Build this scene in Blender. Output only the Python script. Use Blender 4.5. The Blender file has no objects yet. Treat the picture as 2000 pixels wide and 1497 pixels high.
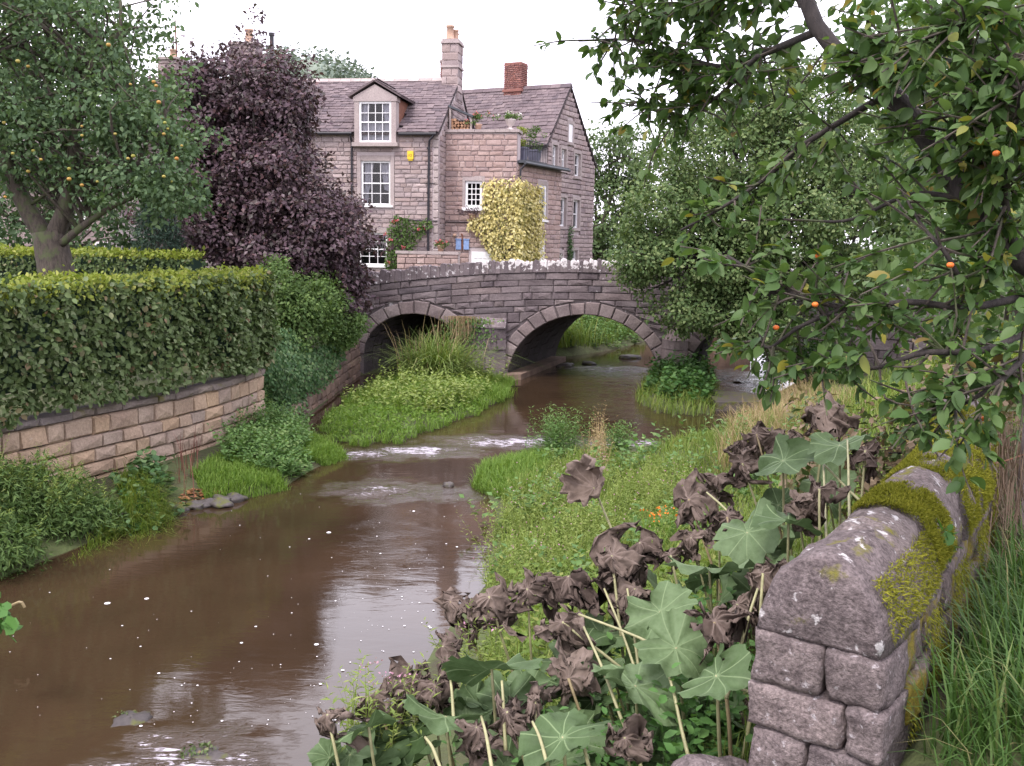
import bpy, bmesh, math, random
import numpy as np
from mathutils import Vector, Matrix, noise

# ------------------------------------------------------------------ scene, camera, sky, sun
S = bpy.context.scene
S.render.engine = 'CYCLES'
S.cycles.use_denoising = True
S.cycles.max_bounces = 8
S.cycles.diffuse_bounces = 3
S.cycles.glossy_bounces = 3
S.cycles.transmission_bounces = 4
S.cycles.transparent_max_bounces = 8
S.cycles.caustics_reflective = False
S.cycles.caustics_refractive = False
COL = S.collection
EYE = 3.9                      # eye height above the river surface (z = 0)
PITCH, ROLL, FPX = math.radians(8.2), math.radians(1.0), 1900.0
cam = bpy.data.cameras.new('camera'); cam.lens = 36.0 * FPX / 2000.0; cam.sensor_width = 36.0
cam.clip_start = 0.05; cam.clip_end = 2000.0
camo = bpy.data.objects.new('camera', cam); COL.objects.link(camo)
CM = Matrix.Rotation(math.pi / 2 - PITCH, 4, 'X') @ Matrix.Rotation(ROLL, 4, 'Z')
camo.matrix_world = Matrix.Translation((0, 0, EYE)) @ CM
S.camera = camo

SUN_EL, SUN_AZ = 58.0, 215.0   # azimuth clockwise from +Y
world = bpy.data.worlds.new('World'); S.world = world; world.use_nodes = True
wn = world.node_tree; wn.nodes.clear()
wo = wn.nodes.new('ShaderNodeOutputWorld')
sky = wn.nodes.new('ShaderNodeTexSky'); sky.sky_type = 'NISHITA'; sky.sun_disc = False
sky.sun_elevation = math.radians(SUN_EL); sky.sun_rotation = math.radians(SUN_AZ)
sky.dust_density = 4.0
bg1 = wn.nodes.new('ShaderNodeBackground'); bg1.inputs['Strength'].default_value = 0.05
wn.links.new(sky.outputs[0], bg1.inputs['Color'])
# overcast cloud layer: even white, faintly mottled
bg2 = wn.nodes.new('ShaderNodeBackground'); bg2.inputs['Strength'].default_value = 1.68
tc = wn.nodes.new('ShaderNodeTexCoord'); nz = wn.nodes.new('ShaderNodeTexNoise')
nz.inputs['Scale'].default_value = 2.2; nz.inputs['Detail'].default_value = 5
wn.links.new(tc.outputs['Generated'], nz.inputs['Vector'])
rp = wn.nodes.new('ShaderNodeValToRGB')
rp.color_ramp.elements[0].color = (0.88, 0.83, 0.96, 1); rp.color_ramp.elements[1].color = (1.0, 0.95, 1.04, 1)
rp.color_ramp.elements[0].position = 0.3; rp.color_ramp.elements[1].position = 0.7
wn.links.new(nz.outputs[0], rp.inputs[0]); wn.links.new(rp.outputs[0], bg2.inputs['Color'])
ad = wn.nodes.new('ShaderNodeAddShader')
wn.links.new(bg1.outputs[0], ad.inputs[0]); wn.links.new(bg2.outputs[0], ad.inputs[1])
wn.links.new(ad.outputs[0], wo.inputs['Surface'])

sl = bpy.data.lights.new('sun', 'SUN'); sl.energy = 2.0; sl.angle = math.radians(14); sl.color = (1.0, 0.95, 0.94)
so = bpy.data.objects.new('sun', sl); COL.objects.link(so)
a, e = math.radians(SUN_AZ), math.radians(SUN_EL)
sdir = Vector((math.sin(a) * math.cos(e), math.cos(a) * math.cos(e), math.sin(e)))
so.rotation_euler = sdir.to_track_quat('Z', 'Y').to_euler(); so.location = (0, 0, 60)

vs = S.view_settings
vs.view_transform = 'Standard'; vs.look = 'None'; vs.gamma = 1.0; vs.exposure = 0.6; vs.use_curve_mapping = False

# ------------------------------------------------------------------ helpers
R = np.random.default_rng(7)
CM3 = np.array(CM.to_3x3())
def at(px, py, Y):
    """measured point of the photograph at a known distance Y (metres ahead of the viewer)"""
    d = CM3 @ np.array([(px - 1000) / FPX, -(py - 748.5) / FPX, -1.0])
    return np.array([0, 0, EYE]) + d * (Y / d[1])
def atz(px, py, z=0.0):
    d = CM3 @ np.array([(px - 1000) / FPX, -(py - 748.5) / FPX, -1.0])
    return np.array([0, 0, EYE]) + d * ((z - EYE) / d[2])

def tag(o, label=None, cat=None, group=None, kind=None):
    if label: o['label'] = label
    if cat: o['category'] = cat
    if group: o['group'] = group
    if kind: o['kind'] = kind
    return o
def put(o, parent=None):
    COL.objects.link(o)
    if parent is not None:
        o.parent = parent
        o.matrix_parent_inverse = parent.matrix_basis.inverted()
    return o
def thing(name, loc, label, cat, group=None):
    o = bpy.data.objects.new(name, None); o.location = loc; o.empty_display_size = 0.2
    COL.objects.link(o); o.matrix_basis = Matrix.Translation(Vector(loc))
    return tag(o, label, cat, group)
def obj(name, me, mat=None, parent=None, M=None):
    if mat is not None and not me.materials: me.materials.append(mat)
    o = bpy.data.objects.new(name, me)
    if M is not None: o.matrix_basis = M
    return put(o, parent)
def mesh_np(name, V, F, smooth=False, uv=None):
    """V (n,3), F (m,k) arrays -> mesh"""
    V = np.ascontiguousarray(V, np.float32); F = np.ascontiguousarray(F, np.int32)
    me = bpy.data.meshes.new(name); k = F.shape[1]
    me.vertices.add(len(V)); me.vertices.foreach_set('co', V.ravel())
    me.loops.add(F.size); me.loops.foreach_set('vertex_index', F.ravel())
    me.polygons.add(len(F)); me.polygons.foreach_set('loop_start', np.arange(0, F.size, k, dtype=np.int32))
    if smooth: me.polygons.foreach_set('use_smooth', np.ones(len(F), bool))
    if uv is not None:
        l = me.uv_layers.new(name='UVMap'); l.data.foreach_set('uv', np.ascontiguousarray(uv[F.ravel()], np.float32).ravel())
    me.update(calc_edges=True); me.validate()
    return me
class MB:
    def __init__(s): s.v = []; s.f = []
    def add(s, v, f):
        b = len(s.v); s.v += [tuple(p) for p in v]; s.f += [tuple(b + i for i in q) for q in f]
    def box(s, x0, x1, y0, y1, z0, z1, M=None):
        v = [Vector(p) for p in ((x0,y0,z0),(x1,y0,z0),(x1,y1,z0),(x0,y1,z0),(x0,y0,z1),(x1,y0,z1),(x1,y1,z1),(x0,y1,z1))]
        if M is not None: v = [M @ p for p in v]
        s.add(v, ((3,2,1,0),(4,5,6,7),(0,1,5,4),(1,2,6,5),(2,3,7,6),(3,0,4,7)))
    def prism(s, poly, a, b):
        """poly: list of 3-D points, extruded from +a to +b (vectors)"""
        n = len(poly); a = Vector(a); b = Vector(b)
        v = [Vector(p) + a for p in poly] + [Vector(p) + b for p in poly]
        s.add(v, [tuple(range(n - 1, -1, -1)), tuple(range(n, 2 * n))] + [(i, (i + 1) % n, n + (i + 1) % n, n + i) for i in range(n)])
    def tube(s, pts, rad, n=8, cap=True):
        pts = [Vector(p) for p in pts]; b = len(s.v); up = Vector((0.13, 0.21, 1)).normalized()
        for i, p in enumerate(pts):
            t = (pts[min(i + 1, len(pts) - 1)] - pts[max(i - 1, 0)]).normalized()
            sd = t.cross(up)
            if sd.length < 1e-3: sd = t.cross(Vector((1, 0, 0)))
            sd.normalize(); u2 = sd.cross(t); r = rad[i] if hasattr(rad, '__len__') else rad
            for k in range(n):
                q = 2 * math.pi * k / n; s.v.append(tuple(p + (sd * math.cos(q) + u2 * math.sin(q)) * r))
        for i in range(len(pts) - 1):
            for k in range(n):
                k2 = (k + 1) % n
                s.f.append((b + i*n + k, b + i*n + k2, b + (i+1)*n + k2, b + (i+1)*n + k))
        if cap:
            s.f.append(tuple(b + k for k in range(n - 1, -1, -1))); s.f.append(tuple(b + (len(pts)-1)*n + k for k in range(n)))
    def mesh(s, name, smooth=False):
        me = bpy.data.meshes.new(name); me.from_pydata(s.v, [], s.f)
        if smooth: me.polygons.foreach_set('use_smooth', np.ones(len(me.polygons), bool))
        me.update(); return me
    def build(s, name, mat, parent=None, smooth=False):
        return obj(name, s.mesh(name, smooth), mat, parent)

def spline(pts, n):
    """Catmull-Rom through pts -> n points"""
    P = np.array(pts, float); P = np.vstack([2*P[0]-P[1], P, 2*P[-1]-P[-2]])
    out = []
    for t in np.linspace(0, len(P) - 3 - 1e-6, n):
        i = int(t); u = t - i; a, b, c, d = P[i:i+4]
        out.append(0.5*((2*b)+(c-a)*u+(2*a-5*b+4*c-d)*u*u+(3*b-a-3*c+d)*u**3))
    return np.array(out)

# ------------------------------------------------------------------ materials
def NT(name):
    m = bpy.data.materials.new(name); m.use_nodes = True; t = m.node_tree; t.nodes.clear()
    return m, t, t.nodes, t.links
def nd(t, typ, **kw):
    n = t.nodes.new(typ)
    for k, v in kw.items():
        if k in n.inputs: n.inputs[k].default_value = v
        else: setattr(n, k, v)
    return n
def ramp(t, cols, poss=None, interp='LINEAR'):
    n = t.nodes.new('ShaderNodeValToRGB'); r = n.color_ramp; r.interpolation = interp
    while len(r.elements) < len(cols): r.elements.new(0.5)
    for i, c in enumerate(cols):
        r.elements[i].position = poss[i] if poss else i / max(1, len(cols) - 1)
    for i, c in enumerate(cols): r.elements[i].color = (*c[:3], 1)
    return n
def rnd_node(t):
    L = t.links; g = t.nodes.new('ShaderNodeNewGeometry'); o = t.nodes.new('ShaderNodeObjectInfo')
    m = nd(t, 'ShaderNodeMath', operation='ADD'); L.new(g.outputs['Random Per Island'], m.inputs[0]); L.new(o.outputs['Random'], m.inputs[1])
    f = nd(t, 'ShaderNodeMath', operation='FRACT'); L.new(m.outputs[0], f.inputs[0])
    return f, g
def mixc(t, fac, a, b, blend='MIX'):
    n = t.nodes.new('ShaderNodeMix'); n.data_type = 'RGBA'; n.blend_type = blend
    for sock, v in ((n.inputs['Factor'], fac), (n.inputs[6], a), (n.inputs[7], b)):
        if hasattr(v, 'is_output') or isinstance(v, bpy.types.NodeSocket): t.links.new(v, sock)
        elif isinstance(v, (int, float)): sock.default_value = v
        else: sock.default_value = (*v[:3], 1)
    return n.outputs[2]
def noise_fac(t, vec, scale, lo, hi, detail=4.0, rough=0.6):
    n = nd(t, 'ShaderNodeTexNoise', Scale=scale, Detail=detail, Roughness=rough)
    t.links.new(vec, n.inputs['Vector'])
    m = nd(t, 'ShaderNodeMapRange'); m.inputs[1].default_value = lo; m.inputs[2].default_value = hi
    t.links.new(n.outputs[0], m.inputs[0]); return m.outputs[0]
def mat_stone(name, cols, stain=(0.55, 0.5, 0.5), stain_amt=0.6, stain_scale=1.6, lichen=None, lichen_thr=(0.62, 0.68), lichen_scale=9.0,
              moss=None, moss_thr=(0.55, 0.65), moss_scale=2.5, bump=0.35, grain=30.0, rough=0.9, fine=0.25):
    if name not in ('log', 'red_brick', 'apple_skin', 'orange_apple', 'garden_stone', 'river_stone'):      # cool lilac-grey gritstone
        cw = .26 if name.split('_')[0] in ('cottage', 'extension', 'gable', 'dressed', 'slate', 'mortar', 'near') else .32; br = 1.0 if name == 'slate' else 1.14
        cols = [tuple(br*((1-cw)*v + cw*sum(c_)/3*k_) for v, k_ in zip(c_, (1.0, .94, 1.06))) for c_ in cols]
    m, t, N, L = NT(name); f, g = rnd_node(t); pos = g.outputs['Position']
    c = ramp(t, cols); L.new(f.outputs[0], c.inputs[0]); col = c.outputs[0]
    s = noise_fac(t, pos, stain_scale, 0.38, 0.68, 6)
    k = nd(t, 'ShaderNodeMath', operation='MULTIPLY'); L.new(s, k.inputs[0]); k.inputs[1].default_value = stain_amt
    col = mixc(t, k.outputs[0], col, stain, 'MULTIPLY')
    gr = noise_fac(t, pos, grain, 0.3, 0.7, 5)
    dk = mixc(t, gr, (1 - fine,) * 3, (1 + fine * 0.6,) * 3)
    col = mixc(t, 1.0, col, dk, 'MULTIPLY')
    if moss: col = mixc(t, noise_fac(t, pos, moss_scale, *moss_thr, 6), col, moss)
    if lichen: col = mixc(t, noise_fac(t, pos, lichen_scale, *lichen_thr, 5), col, lichen)
    p = nd(t, 'ShaderNodeBsdfPrincipled', Roughness=rough); L.new(col, p.inputs['Base Color'])
    p.inputs['Specular IOR Level'].default_value = 0.25
    bn = nd(t, 'ShaderNodeTexNoise', Scale=grain * 0.6, Detail=8.0, Roughness=0.65); L.new(pos, bn.inputs['Vector'])
    b = nd(t, 'ShaderNodeBump', Strength=bump, Distance=0.03); L.new(bn.outputs[0], b.inputs['Height']); L.new(b.outputs[0], p.inputs['Normal'])
    o = N.new('ShaderNodeOutputMaterial'); L.new(p.outputs[0], o.inputs[0]); return m
def mat_leaf(name, cols, rough=0.58, trans=0.3, patch=1.2, patch_amt=0.45, tint=(0.55, 0.6, 0.55), spec=0.2, poss=None):
    m, t, N, L = NT(name); f, g = rnd_node(t)
    c = ramp(t, cols, poss); L.new(f.outputs[0], c.inputs[0])
    pf = noise_fac(t, g.outputs['Position'], patch, 0.35, 0.7, 3)
    k = nd(t, 'ShaderNodeMath', operation='MULTIPLY'); L.new(pf, k.inputs[0]); k.inputs[1].default_value = patch_amt
    col = mixc(t, k.outputs[0], c.outputs[0], tint, 'MULTIPLY')
    p = nd(t, 'ShaderNodeBsdfPrincipled', Roughness=rough); L.new(col, p.inputs['Base Color']); p.inputs['Specular IOR Level'].default_value = spec
    tr = N.new('ShaderNodeBsdfTranslucent'); tcol = mixc(t, 1.0, col, (1.25, 1.3, 0.7), 'MULTIPLY'); L.new(tcol, tr.inputs['Color'])
    mx = nd(t, 'ShaderNodeMixShader'); mx.inputs[0].default_value = trans; L.new(p.outputs[0], mx.inputs[1]); L.new(tr.outputs[0], mx.inputs[2])
    o = N.new('ShaderNodeOutputMaterial'); L.new(mx.outputs[0], o.inputs[0]); return m
def mat_plain(name, col, rough=0.6, metal=0.0, var=0.15, scale=8.0, spec=0.4, bump=0.0):
    m, t, N, L = NT(name); g = N.new('ShaderNodeNewGeometry')
    v = noise_fac(t, g.outputs['Position'], scale, 0.3, 0.7, 5)
    mul = mixc(t, v, (1 - var,) * 3, (1 + var * 0.5,) * 3)
    c = mixc(t, 1.0, col, mul, 'MULTIPLY')
    p = nd(t, 'ShaderNodeBsdfPrincipled', Roughness=rough, Metallic=metal); L.new(c, p.inputs['Base Color']); p.inputs['Specular IOR Level'].default_value = spec
    if bump:
        bn = nd(t, 'ShaderNodeTexNoise', Scale=scale * 3, Detail=6.0); L.new(g.outputs['Position'], bn.inputs['Vector'])
        b = nd(t, 'ShaderNodeBump', Strength=bump, Distance=0.02); L.new(bn.outputs[0], b.inputs['Height']); L.new(b.outputs[0], p.inputs['Normal'])
    o = N.new('ShaderNodeOutputMaterial'); L.new(p.outputs[0], o.inputs[0]); return m
def mat_bark(name, c1, c2, moss=None):
    m, t, N, L = NT(name); g = N.new('ShaderNodeNewGeometry'); mp = N.new('ShaderNodeMapping'); mp.inputs['Scale'].default_value = (1, 1, 0.25)
    L.new(g.outputs['Position'], mp.inputs[0])
    n = nd(t, 'ShaderNodeTexNoise', Scale=28.0, Detail=8.0, Roughness=0.7); L.new(mp.outputs[0], n.inputs['Vector'])
    c = ramp(t, [c1, c2], [0.35, 0.65]); L.new(n.outputs[0], c.inputs[0]); col = c.outputs[0]
    if moss: col = mixc(t, noise_fac(t, g.outputs['Position'], 5.0, 0.5, 0.62), col, moss)
    p = nd(t, 'ShaderNodeBsdfPrincipled', Roughness=0.9); L.new(col, p.inputs['Base Color'])
    b = nd(t, 'ShaderNodeBump', Strength=0.8, Distance=0.02); L.new(n.outputs[0], b.inputs['Height']); L.new(b.outputs[0], p.inputs['Normal'])
    o = N.new('ShaderNodeOutputMaterial'); L.new(p.outputs[0], o.inputs[0]); return m

M = {}
M['cottage_stone'] = mat_stone('cottage_stone', [(.27,.20,.18),(.36,.27,.24),(.30,.235,.215),(.40,.31,.28),(.24,.19,.185),(.33,.24,.20)], stain=(.7,.66,.7), stain_amt=.5, lichen=(.5,.45,.44), lichen_thr=(.64,.74), lichen_scale=5)
M['extension_stone'] = mat_stone('extension_stone', [(.32,.21,.17),(.38,.26,.21),(.30,.20,.17),(.41,.29,.24),(.27,.19,.17)], stain=(.72,.66,.68), stain_amt=.5, lichen=(.5,.44,.42), lichen_thr=(.64,.74), lichen_scale=4)
M['gable_stone'] = mat_stone('gable_stone', [(.29,.22,.20),(.36,.28,.25),(.25,.19,.185),(.33,.24,.21)], stain=(.7,.66,.7), stain_amt=.5)
M['dressed_stone'] = mat_stone('dressed_stone', [(.33,.27,.24),(.38,.31,.28)], stain=(.65,.62,.66), stain_amt=.5)
M['mortar'] = mat_stone('mortar', [(.46,.385,.37),(.46,.385,.37)], stain=(.7,.68,.7), stain_amt=.5, grain=60, bump=.2)
M['dark_mortar'] = mat_stone('dark_mortar', [(.12,.10,.095),(.12,.10,.095)], stain=(.6,.6,.6), stain_amt=.6, grain=40, bump=.3)
M['bridge_stone'] = mat_stone('bridge_stone', [(.135,.102,.105),(.195,.15,.145),(.15,.117,.12),(.25,.195,.18),(.11,.087,.093),(.215,.16,.145)], stain=(.5,.47,.5), stain_amt=.8, stain_scale=1.3, lichen=(.55,.51,.52), lichen_thr=(.68,.74), lichen_scale=7, grain=22, bump=.6)
M['bridge_joint'] = mat_stone('bridge_joint', [(.17,.135,.13),(.17,.135,.13)], stain=(.5,.5,.5), stain_amt=.7, lichen=(.5,.46,.47), lichen_thr=(.60,.68), lichen_scale=6, grain=40)
M['arch_stone'] = mat_stone('arch_stone', [(.22,.17,.15),(.28,.22,.19),(.19,.145,.135),(.25,.185,.16)], stain=(.55,.52,.55), stain_amt=.7, stain_scale=1.5, lichen=(.5,.45,.44), lichen_thr=(.70,.76), lichen_scale=8, grain=22, bump=.6)
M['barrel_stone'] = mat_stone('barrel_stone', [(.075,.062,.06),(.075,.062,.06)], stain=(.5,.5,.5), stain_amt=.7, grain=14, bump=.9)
M['coping_dark'] = mat_stone('coping_dark', [(.12,.09,.095),(.19,.145,.145),(.15,.115,.12)], stain=(.5,.5,.5), stain_amt=.7, lichen=(.6,.57,.58), lichen_thr=(.60,.66), lichen_scale=10, moss=(.10,.11,.03), moss_thr=(.62,.70), moss_scale=4, grain=26)
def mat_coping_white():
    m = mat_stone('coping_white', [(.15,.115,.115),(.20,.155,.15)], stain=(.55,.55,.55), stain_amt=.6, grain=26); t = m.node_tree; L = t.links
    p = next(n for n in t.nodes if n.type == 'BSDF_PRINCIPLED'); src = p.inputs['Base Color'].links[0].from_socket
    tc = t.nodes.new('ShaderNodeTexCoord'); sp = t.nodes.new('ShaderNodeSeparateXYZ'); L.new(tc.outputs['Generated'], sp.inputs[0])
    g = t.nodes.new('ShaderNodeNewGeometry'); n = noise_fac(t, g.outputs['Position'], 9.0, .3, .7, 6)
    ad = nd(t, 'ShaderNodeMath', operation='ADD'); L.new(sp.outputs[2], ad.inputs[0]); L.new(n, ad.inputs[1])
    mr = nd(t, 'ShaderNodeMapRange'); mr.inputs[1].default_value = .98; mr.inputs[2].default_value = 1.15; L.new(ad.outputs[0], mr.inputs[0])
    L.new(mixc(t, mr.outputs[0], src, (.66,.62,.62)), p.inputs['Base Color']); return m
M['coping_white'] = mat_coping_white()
M['garden_stone'] = mat_stone('garden_stone', [(.40,.29,.205),(.46,.33,.22),(.36,.27,.21),(.43,.315,.215),(.33,.26,.22),(.49,.365,.26),(.36,.285,.24)], stain=(.62,.58,.6), stain_amt=.6, stain_scale=1.8, grain=26, bump=.7, lichen=(.5,.43,.37), lichen_thr=(.68,.78), lichen_scale=6)
M['garden_cap'] = mat_stone('garden_cap', [(.19,.15,.12),(.24,.185,.13),(.17,.14,.12)], stain=(.6,.58,.6), stain_amt=.6, grain=26, bump=.7, moss=(.14,.13,.04), moss_thr=(.56,.68))
M['river_stone'] = mat_stone('river_stone', [(.26,.175,.13),(.20,.145,.12),(.30,.21,.16),(.17,.125,.11)], stain=(.45,.42,.42), stain_amt=.8, stain_scale=2.5, grain=24, moss=(.09,.10,.035), moss_thr=(.62,.72))
M['near_stone'] = mat_stone('near_stone', [(.21,.165,.15),(.26,.20,.18),(.17,.135,.13),(.22,.17,.155)], stain=(.40,.38,.40), stain_amt=.8, stain_scale=16, grain=75, bump=.9, fine=.55, lichen=(.46,.42,.43), lichen_thr=(.62,.70), lichen_scale=22)
M['near_coping'] = mat_stone('near_coping', [(.20,.155,.14),(.23,.18,.16),(.18,.14,.135)], stain=(.40,.38,.39), stain_amt=.8, stain_scale=18, grain=75, bump=.9, fine=.55, moss=(.17,.16,.025), moss_thr=(.57,.66), moss_scale=6, lichen=(.56,.53,.53), lichen_thr=(.61,.66), lichen_scale=11)
M['near_side'] = mat_stone('near_side', [(.15,.115,.10),(.20,.155,.13),(.17,.13,.11)], stain=(.34,.32,.32), stain_amt=.95, stain_scale=10, grain=38, bump=1.0, fine=.6, moss=(.20,.16,.025), moss_thr=(.50,.60), moss_scale=5, lichen=(.55,.50,.50), lichen_thr=(.66,.70), lichen_scale=18)
M['slate'] = mat_stone('slate', [(.135,.100,.105),(.185,.135,.135),(.155,.115,.12),(.22,.165,.16),(.12,.092,.10)], stain=(.6,.58,.6), stain_amt=.6, stain_scale=.9, lichen=(.36,.31,.30), lichen_thr=(.66,.76), lichen_scale=5, grain=18)
M['roof_bed'] = mat_plain('roof_bed', (.06,.048,.05), .9)
M['red_brick'] = mat_stone('red_brick', [(.25,.115,.095),(.30,.14,.115),(.20,.09,.08),(.28,.15,.13)], stain=(.6,.55,.55), stain_amt=.5, grain=40)
M['clay'] = mat_plain('clay', (.46,.30,.22), .8, var=.3)
M['white_paint'] = mat_plain('white_paint', (.80,.79,.80), .4, var=.06)
M['black_paint'] = mat_plain('black_paint', (.022,.020,.026), .45, var=.2)
M['lead'] = mat_plain('lead', (.05,.055,.065), .5, var=.3)
M['dark_room'] = mat_plain('dark_room', (.02,.018,.02), .9)
M['curtain'] = mat_plain('curtain', (.55,.53,.58), .9, var=.1)
M['yellow_plastic'] = mat_plain('yellow_plastic', (.75,.50,.03), .4, var=.06)
M['brown_print'] = mat_plain('brown_print', (.20,.09,.03), .6)
M['blue_paint'] = mat_plain('blue_paint', (.22,.32,.55), .5)
M['grey_planter'] = mat_plain('grey_planter', (.13,.13,.18), .5)
M['urn'] = mat_plain('urn', (.55,.48,.46), .8)
M['rust_wood'] = mat_plain('rust_wood', (.20,.085,.055), .8, var=.3)
M['log'] = mat_stone('log', [(.36,.20,.12),(.48,.30,.19),(.28,.16,.10),(.42,.24,.14)], grain=30)
def mat_glass():
    m, t, N, L = NT('window_glass')
    tr = N.new('ShaderNodeBsdfTransparent'); tr.inputs[0].default_value = (.85,.86,.88,1)
    g = nd(t, 'ShaderNodeBsdfGlossy', Roughness=0.03); fr = nd(t, 'ShaderNodeFresnel', IOR=1.5)
    mx = N.new('ShaderNodeMixShader'); L.new(fr.outputs[0], mx.inputs[0]); L.new(tr.outputs[0], mx.inputs[1]); L.new(g.outputs[0], mx.inputs[2])
    o = N.new('ShaderNodeOutputMaterial'); L.new(mx.outputs[0], o.inputs[0]); return m
M['glass'] = mat_glass()
# ------------------------------------------------------------------ terrain
YL = np.array([-80, 0, 6, 10.68, 13.5, 14.8, 16.2, 17.6, 19.2, 21.2, 24, 28, 30.5, 33, 36, 40, 45, 60, 120, 600.])
XL = np.array([-9, -7.2, -6.8, -5.82, -4.88, -3.6, -3.4, -2.95, -4.0, -4.48, -4.5, -4.42, -3.2, 1.3, 3.6, 5.6, 8, 20, 70, 300.])
YR = np.array([-80, 0, 3, 5, 7, 8.15, 9.4, 10.8, 13.8, 15.2, 16, 16.8, 17.6, 18.2, 18.9, 22, 25, 28, 33, 40, 45, 60, 120, 600.])
XR = np.array([-3.0, -2.3, -1.8, -1.3, -.95, -.86, -.63, -.26, -.2, -.45, -.66, -.2, 1.0, 2.5, 4.3, 5.6, 6.6, 8.2, 9.0, 10.2, 12, 25, 78, 310.])
WY = np.array([7, 8, 9, 10, 11, 12, 13, 14, 15, 16, 17, 18, 18.8])          # garden wall line
WX = np.array([-8.05, -7.9, -7.75, -7.57, -7.32, -7.0, -6.62, -6.2, -5.76, -5.38, -5.1, -4.93, -4.86])
NW = np.array([(1.07, 3.2), (1.33, 3.55), (1.60, 3.98), (2.08, 4.73), (2.43, 5.30), (2.78, 5.95), (3.27, 7.0), (3.9, 8.6)])  # near wall line
def ss(x, a, b):
    t = np.clip((x - a) / (b - a), 0, 1); return t * t * (3 - 2 * t)
def fbm(x, y, s):
    return (np.sin(x*1.7*s+1.3)*np.cos(y*1.3*s-.4)+.5*np.sin(x*3.1*s-y*2.3*s)+.3*np.cos(x*5.3*s+y*4.7*s+2))/1.8
def H(x, y):
    x = np.asarray(x, float); y = np.asarray(y, float)
    xl = np.interp(y, YL, XL); xr = np.interp(y, YR, XR)
    dl = xl - x; dr = x - xr
    # left bank, garden terrace and the house terrace
    hl = np.interp(dl, [-1.2, -.3, 0, .2, .8, 1.6, 4], [-.6, -.25, 0, .1, .2, .3, .4])
    wx = np.where(y < 18.8, np.interp(y, WY, WX), np.interp(y, [18.8, 21, 28, 33], [-4.86, -4.75, -4.72, -4.7]))
    gz = np.interp(y, [6, 18, 21, 27, 33], [1.28, 1.28, 1.0, 2.1, 2.5])
    lev = np.where(y < 18.5, gz, gz * ss(wx - x, .1, 1.6) * .6 + gz * .4)
    hl = np.where(x < wx - .12, np.maximum(lev, hl), hl)
    far = np.interp(dl, [-1, 0, .4, 1.4, 2.6, 5], [-.5, 0, .25, .6, 2.0, 2.6])
    sh_ = np.where(x < -.6, 1.6, 0.); w = ss(y+sh_, 31, 33.5); hl = np.where(y+sh_ > 31, hl * (1 - w) + far * w, hl)  # extra ground lifted behind the left arch, blocking the light through it
    # right bank
    k = np.interp(y, [0, 2, 6, 9, 12, 18, 23], [1.5, 1.35, 1.0, .72, .42, .40, .6])
    hr = np.interp(dr * k, [-1.2, -.3, 0, .3, 1, 2, 3, 4, 5.2, 8], [-.6, -.25, 0, .16, .36, .75, 1.35, 1.9, 2.15, 2.3])
    nx = np.interp(y, NW[:, 1], NW[:, 0]); side = x - nx
    up = ss(side, .05, .35) * ss(y, 2.6, 3.2) * (1 - ss(y, 7.5, 9))
    hr = hr * (1 - up) + np.maximum(hr, 2.12) * up
    lowl = (1 - ss(side, -.9, -.1)) * ss(y, 2.5, 3.4) * (1 - ss(y, 7, 9))
    hr = np.where((side < 0) & (y > 2.8) & (y < 9), np.minimum(hr, 1.75), hr)
    mid = .5 * (xl + xr)
    h = np.where(x < mid, hl, hr)
    b = np.where(h > .05, .05 * fbm(x, y, .9) * np.clip(h, 0, 1), 0)
    return h + b

def axis(lo, hi, a, b, step, grow=1.22):
    c = list(np.arange(a, b + 1e-6, step)); s = step
    while c[-1] < hi: s *= grow; c.append(c[-1] + s)
    s = step
    while c[0] > lo: s *= grow; c.insert(0, c[0] - s)
    return np.array(c)
gx = axis(-700, 700, -9.5, 11, .16); gy = axis(-60, 900, 1, 38, .18)
X, Y = np.meshgrid(gx, gy); Z = H(X, Y)
nx_, ny_ = len(gx), len(gy)
I = np.arange(nx_ * ny_).reshape(ny_, nx_)
F = np.stack([I[:-1, :-1], I[:-1, 1:], I[1:, 1:], I[1:, :-1]], -1).reshape(-1, 4)
def mat_ground():
    m, t, N, L = NT('ground_soil'); g = N.new('ShaderNodeNewGeometry'); p0 = g.outputs['Position']
    c = ramp(t, [(.045,.032,.022),(.055,.065,.022),(.075,.10,.03)], [.3,.5,.7])
    n = nd(t, 'ShaderNodeTexNoise', Scale=1.4, Detail=8.0, Roughness=.65); L.new(p0, n.inputs['Vector']); L.new(n.outputs[0], c.inputs[0])
    p = nd(t, 'ShaderNodeBsdfPrincipled', Roughness=.95); L.new(c.outputs[0], p.inputs['Base Color'])
    b = nd(t, 'ShaderNodeBump', Strength=.8, Distance=.05); n2 = nd(t, 'ShaderNodeTexNoise', Scale=14.0, Detail=8.0); L.new(p0, n2.inputs['Vector'])
    L.new(n2.outputs[0], b.inputs['Height']); L.new(b.outputs[0], p.inputs['Normal'])
    o = N.new('ShaderNodeOutputMaterial'); L.new(p.outputs[0], o.inputs[0]); return m
M['ground'] = mat_ground()
g_ = obj('ground', mesh_np('ground', np.stack([X, Y, Z], -1).reshape(-1, 3), F, True), M['ground'])
tag(g_, 'earth banks and meadow either side of the river', 'ground', kind='structure')

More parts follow.
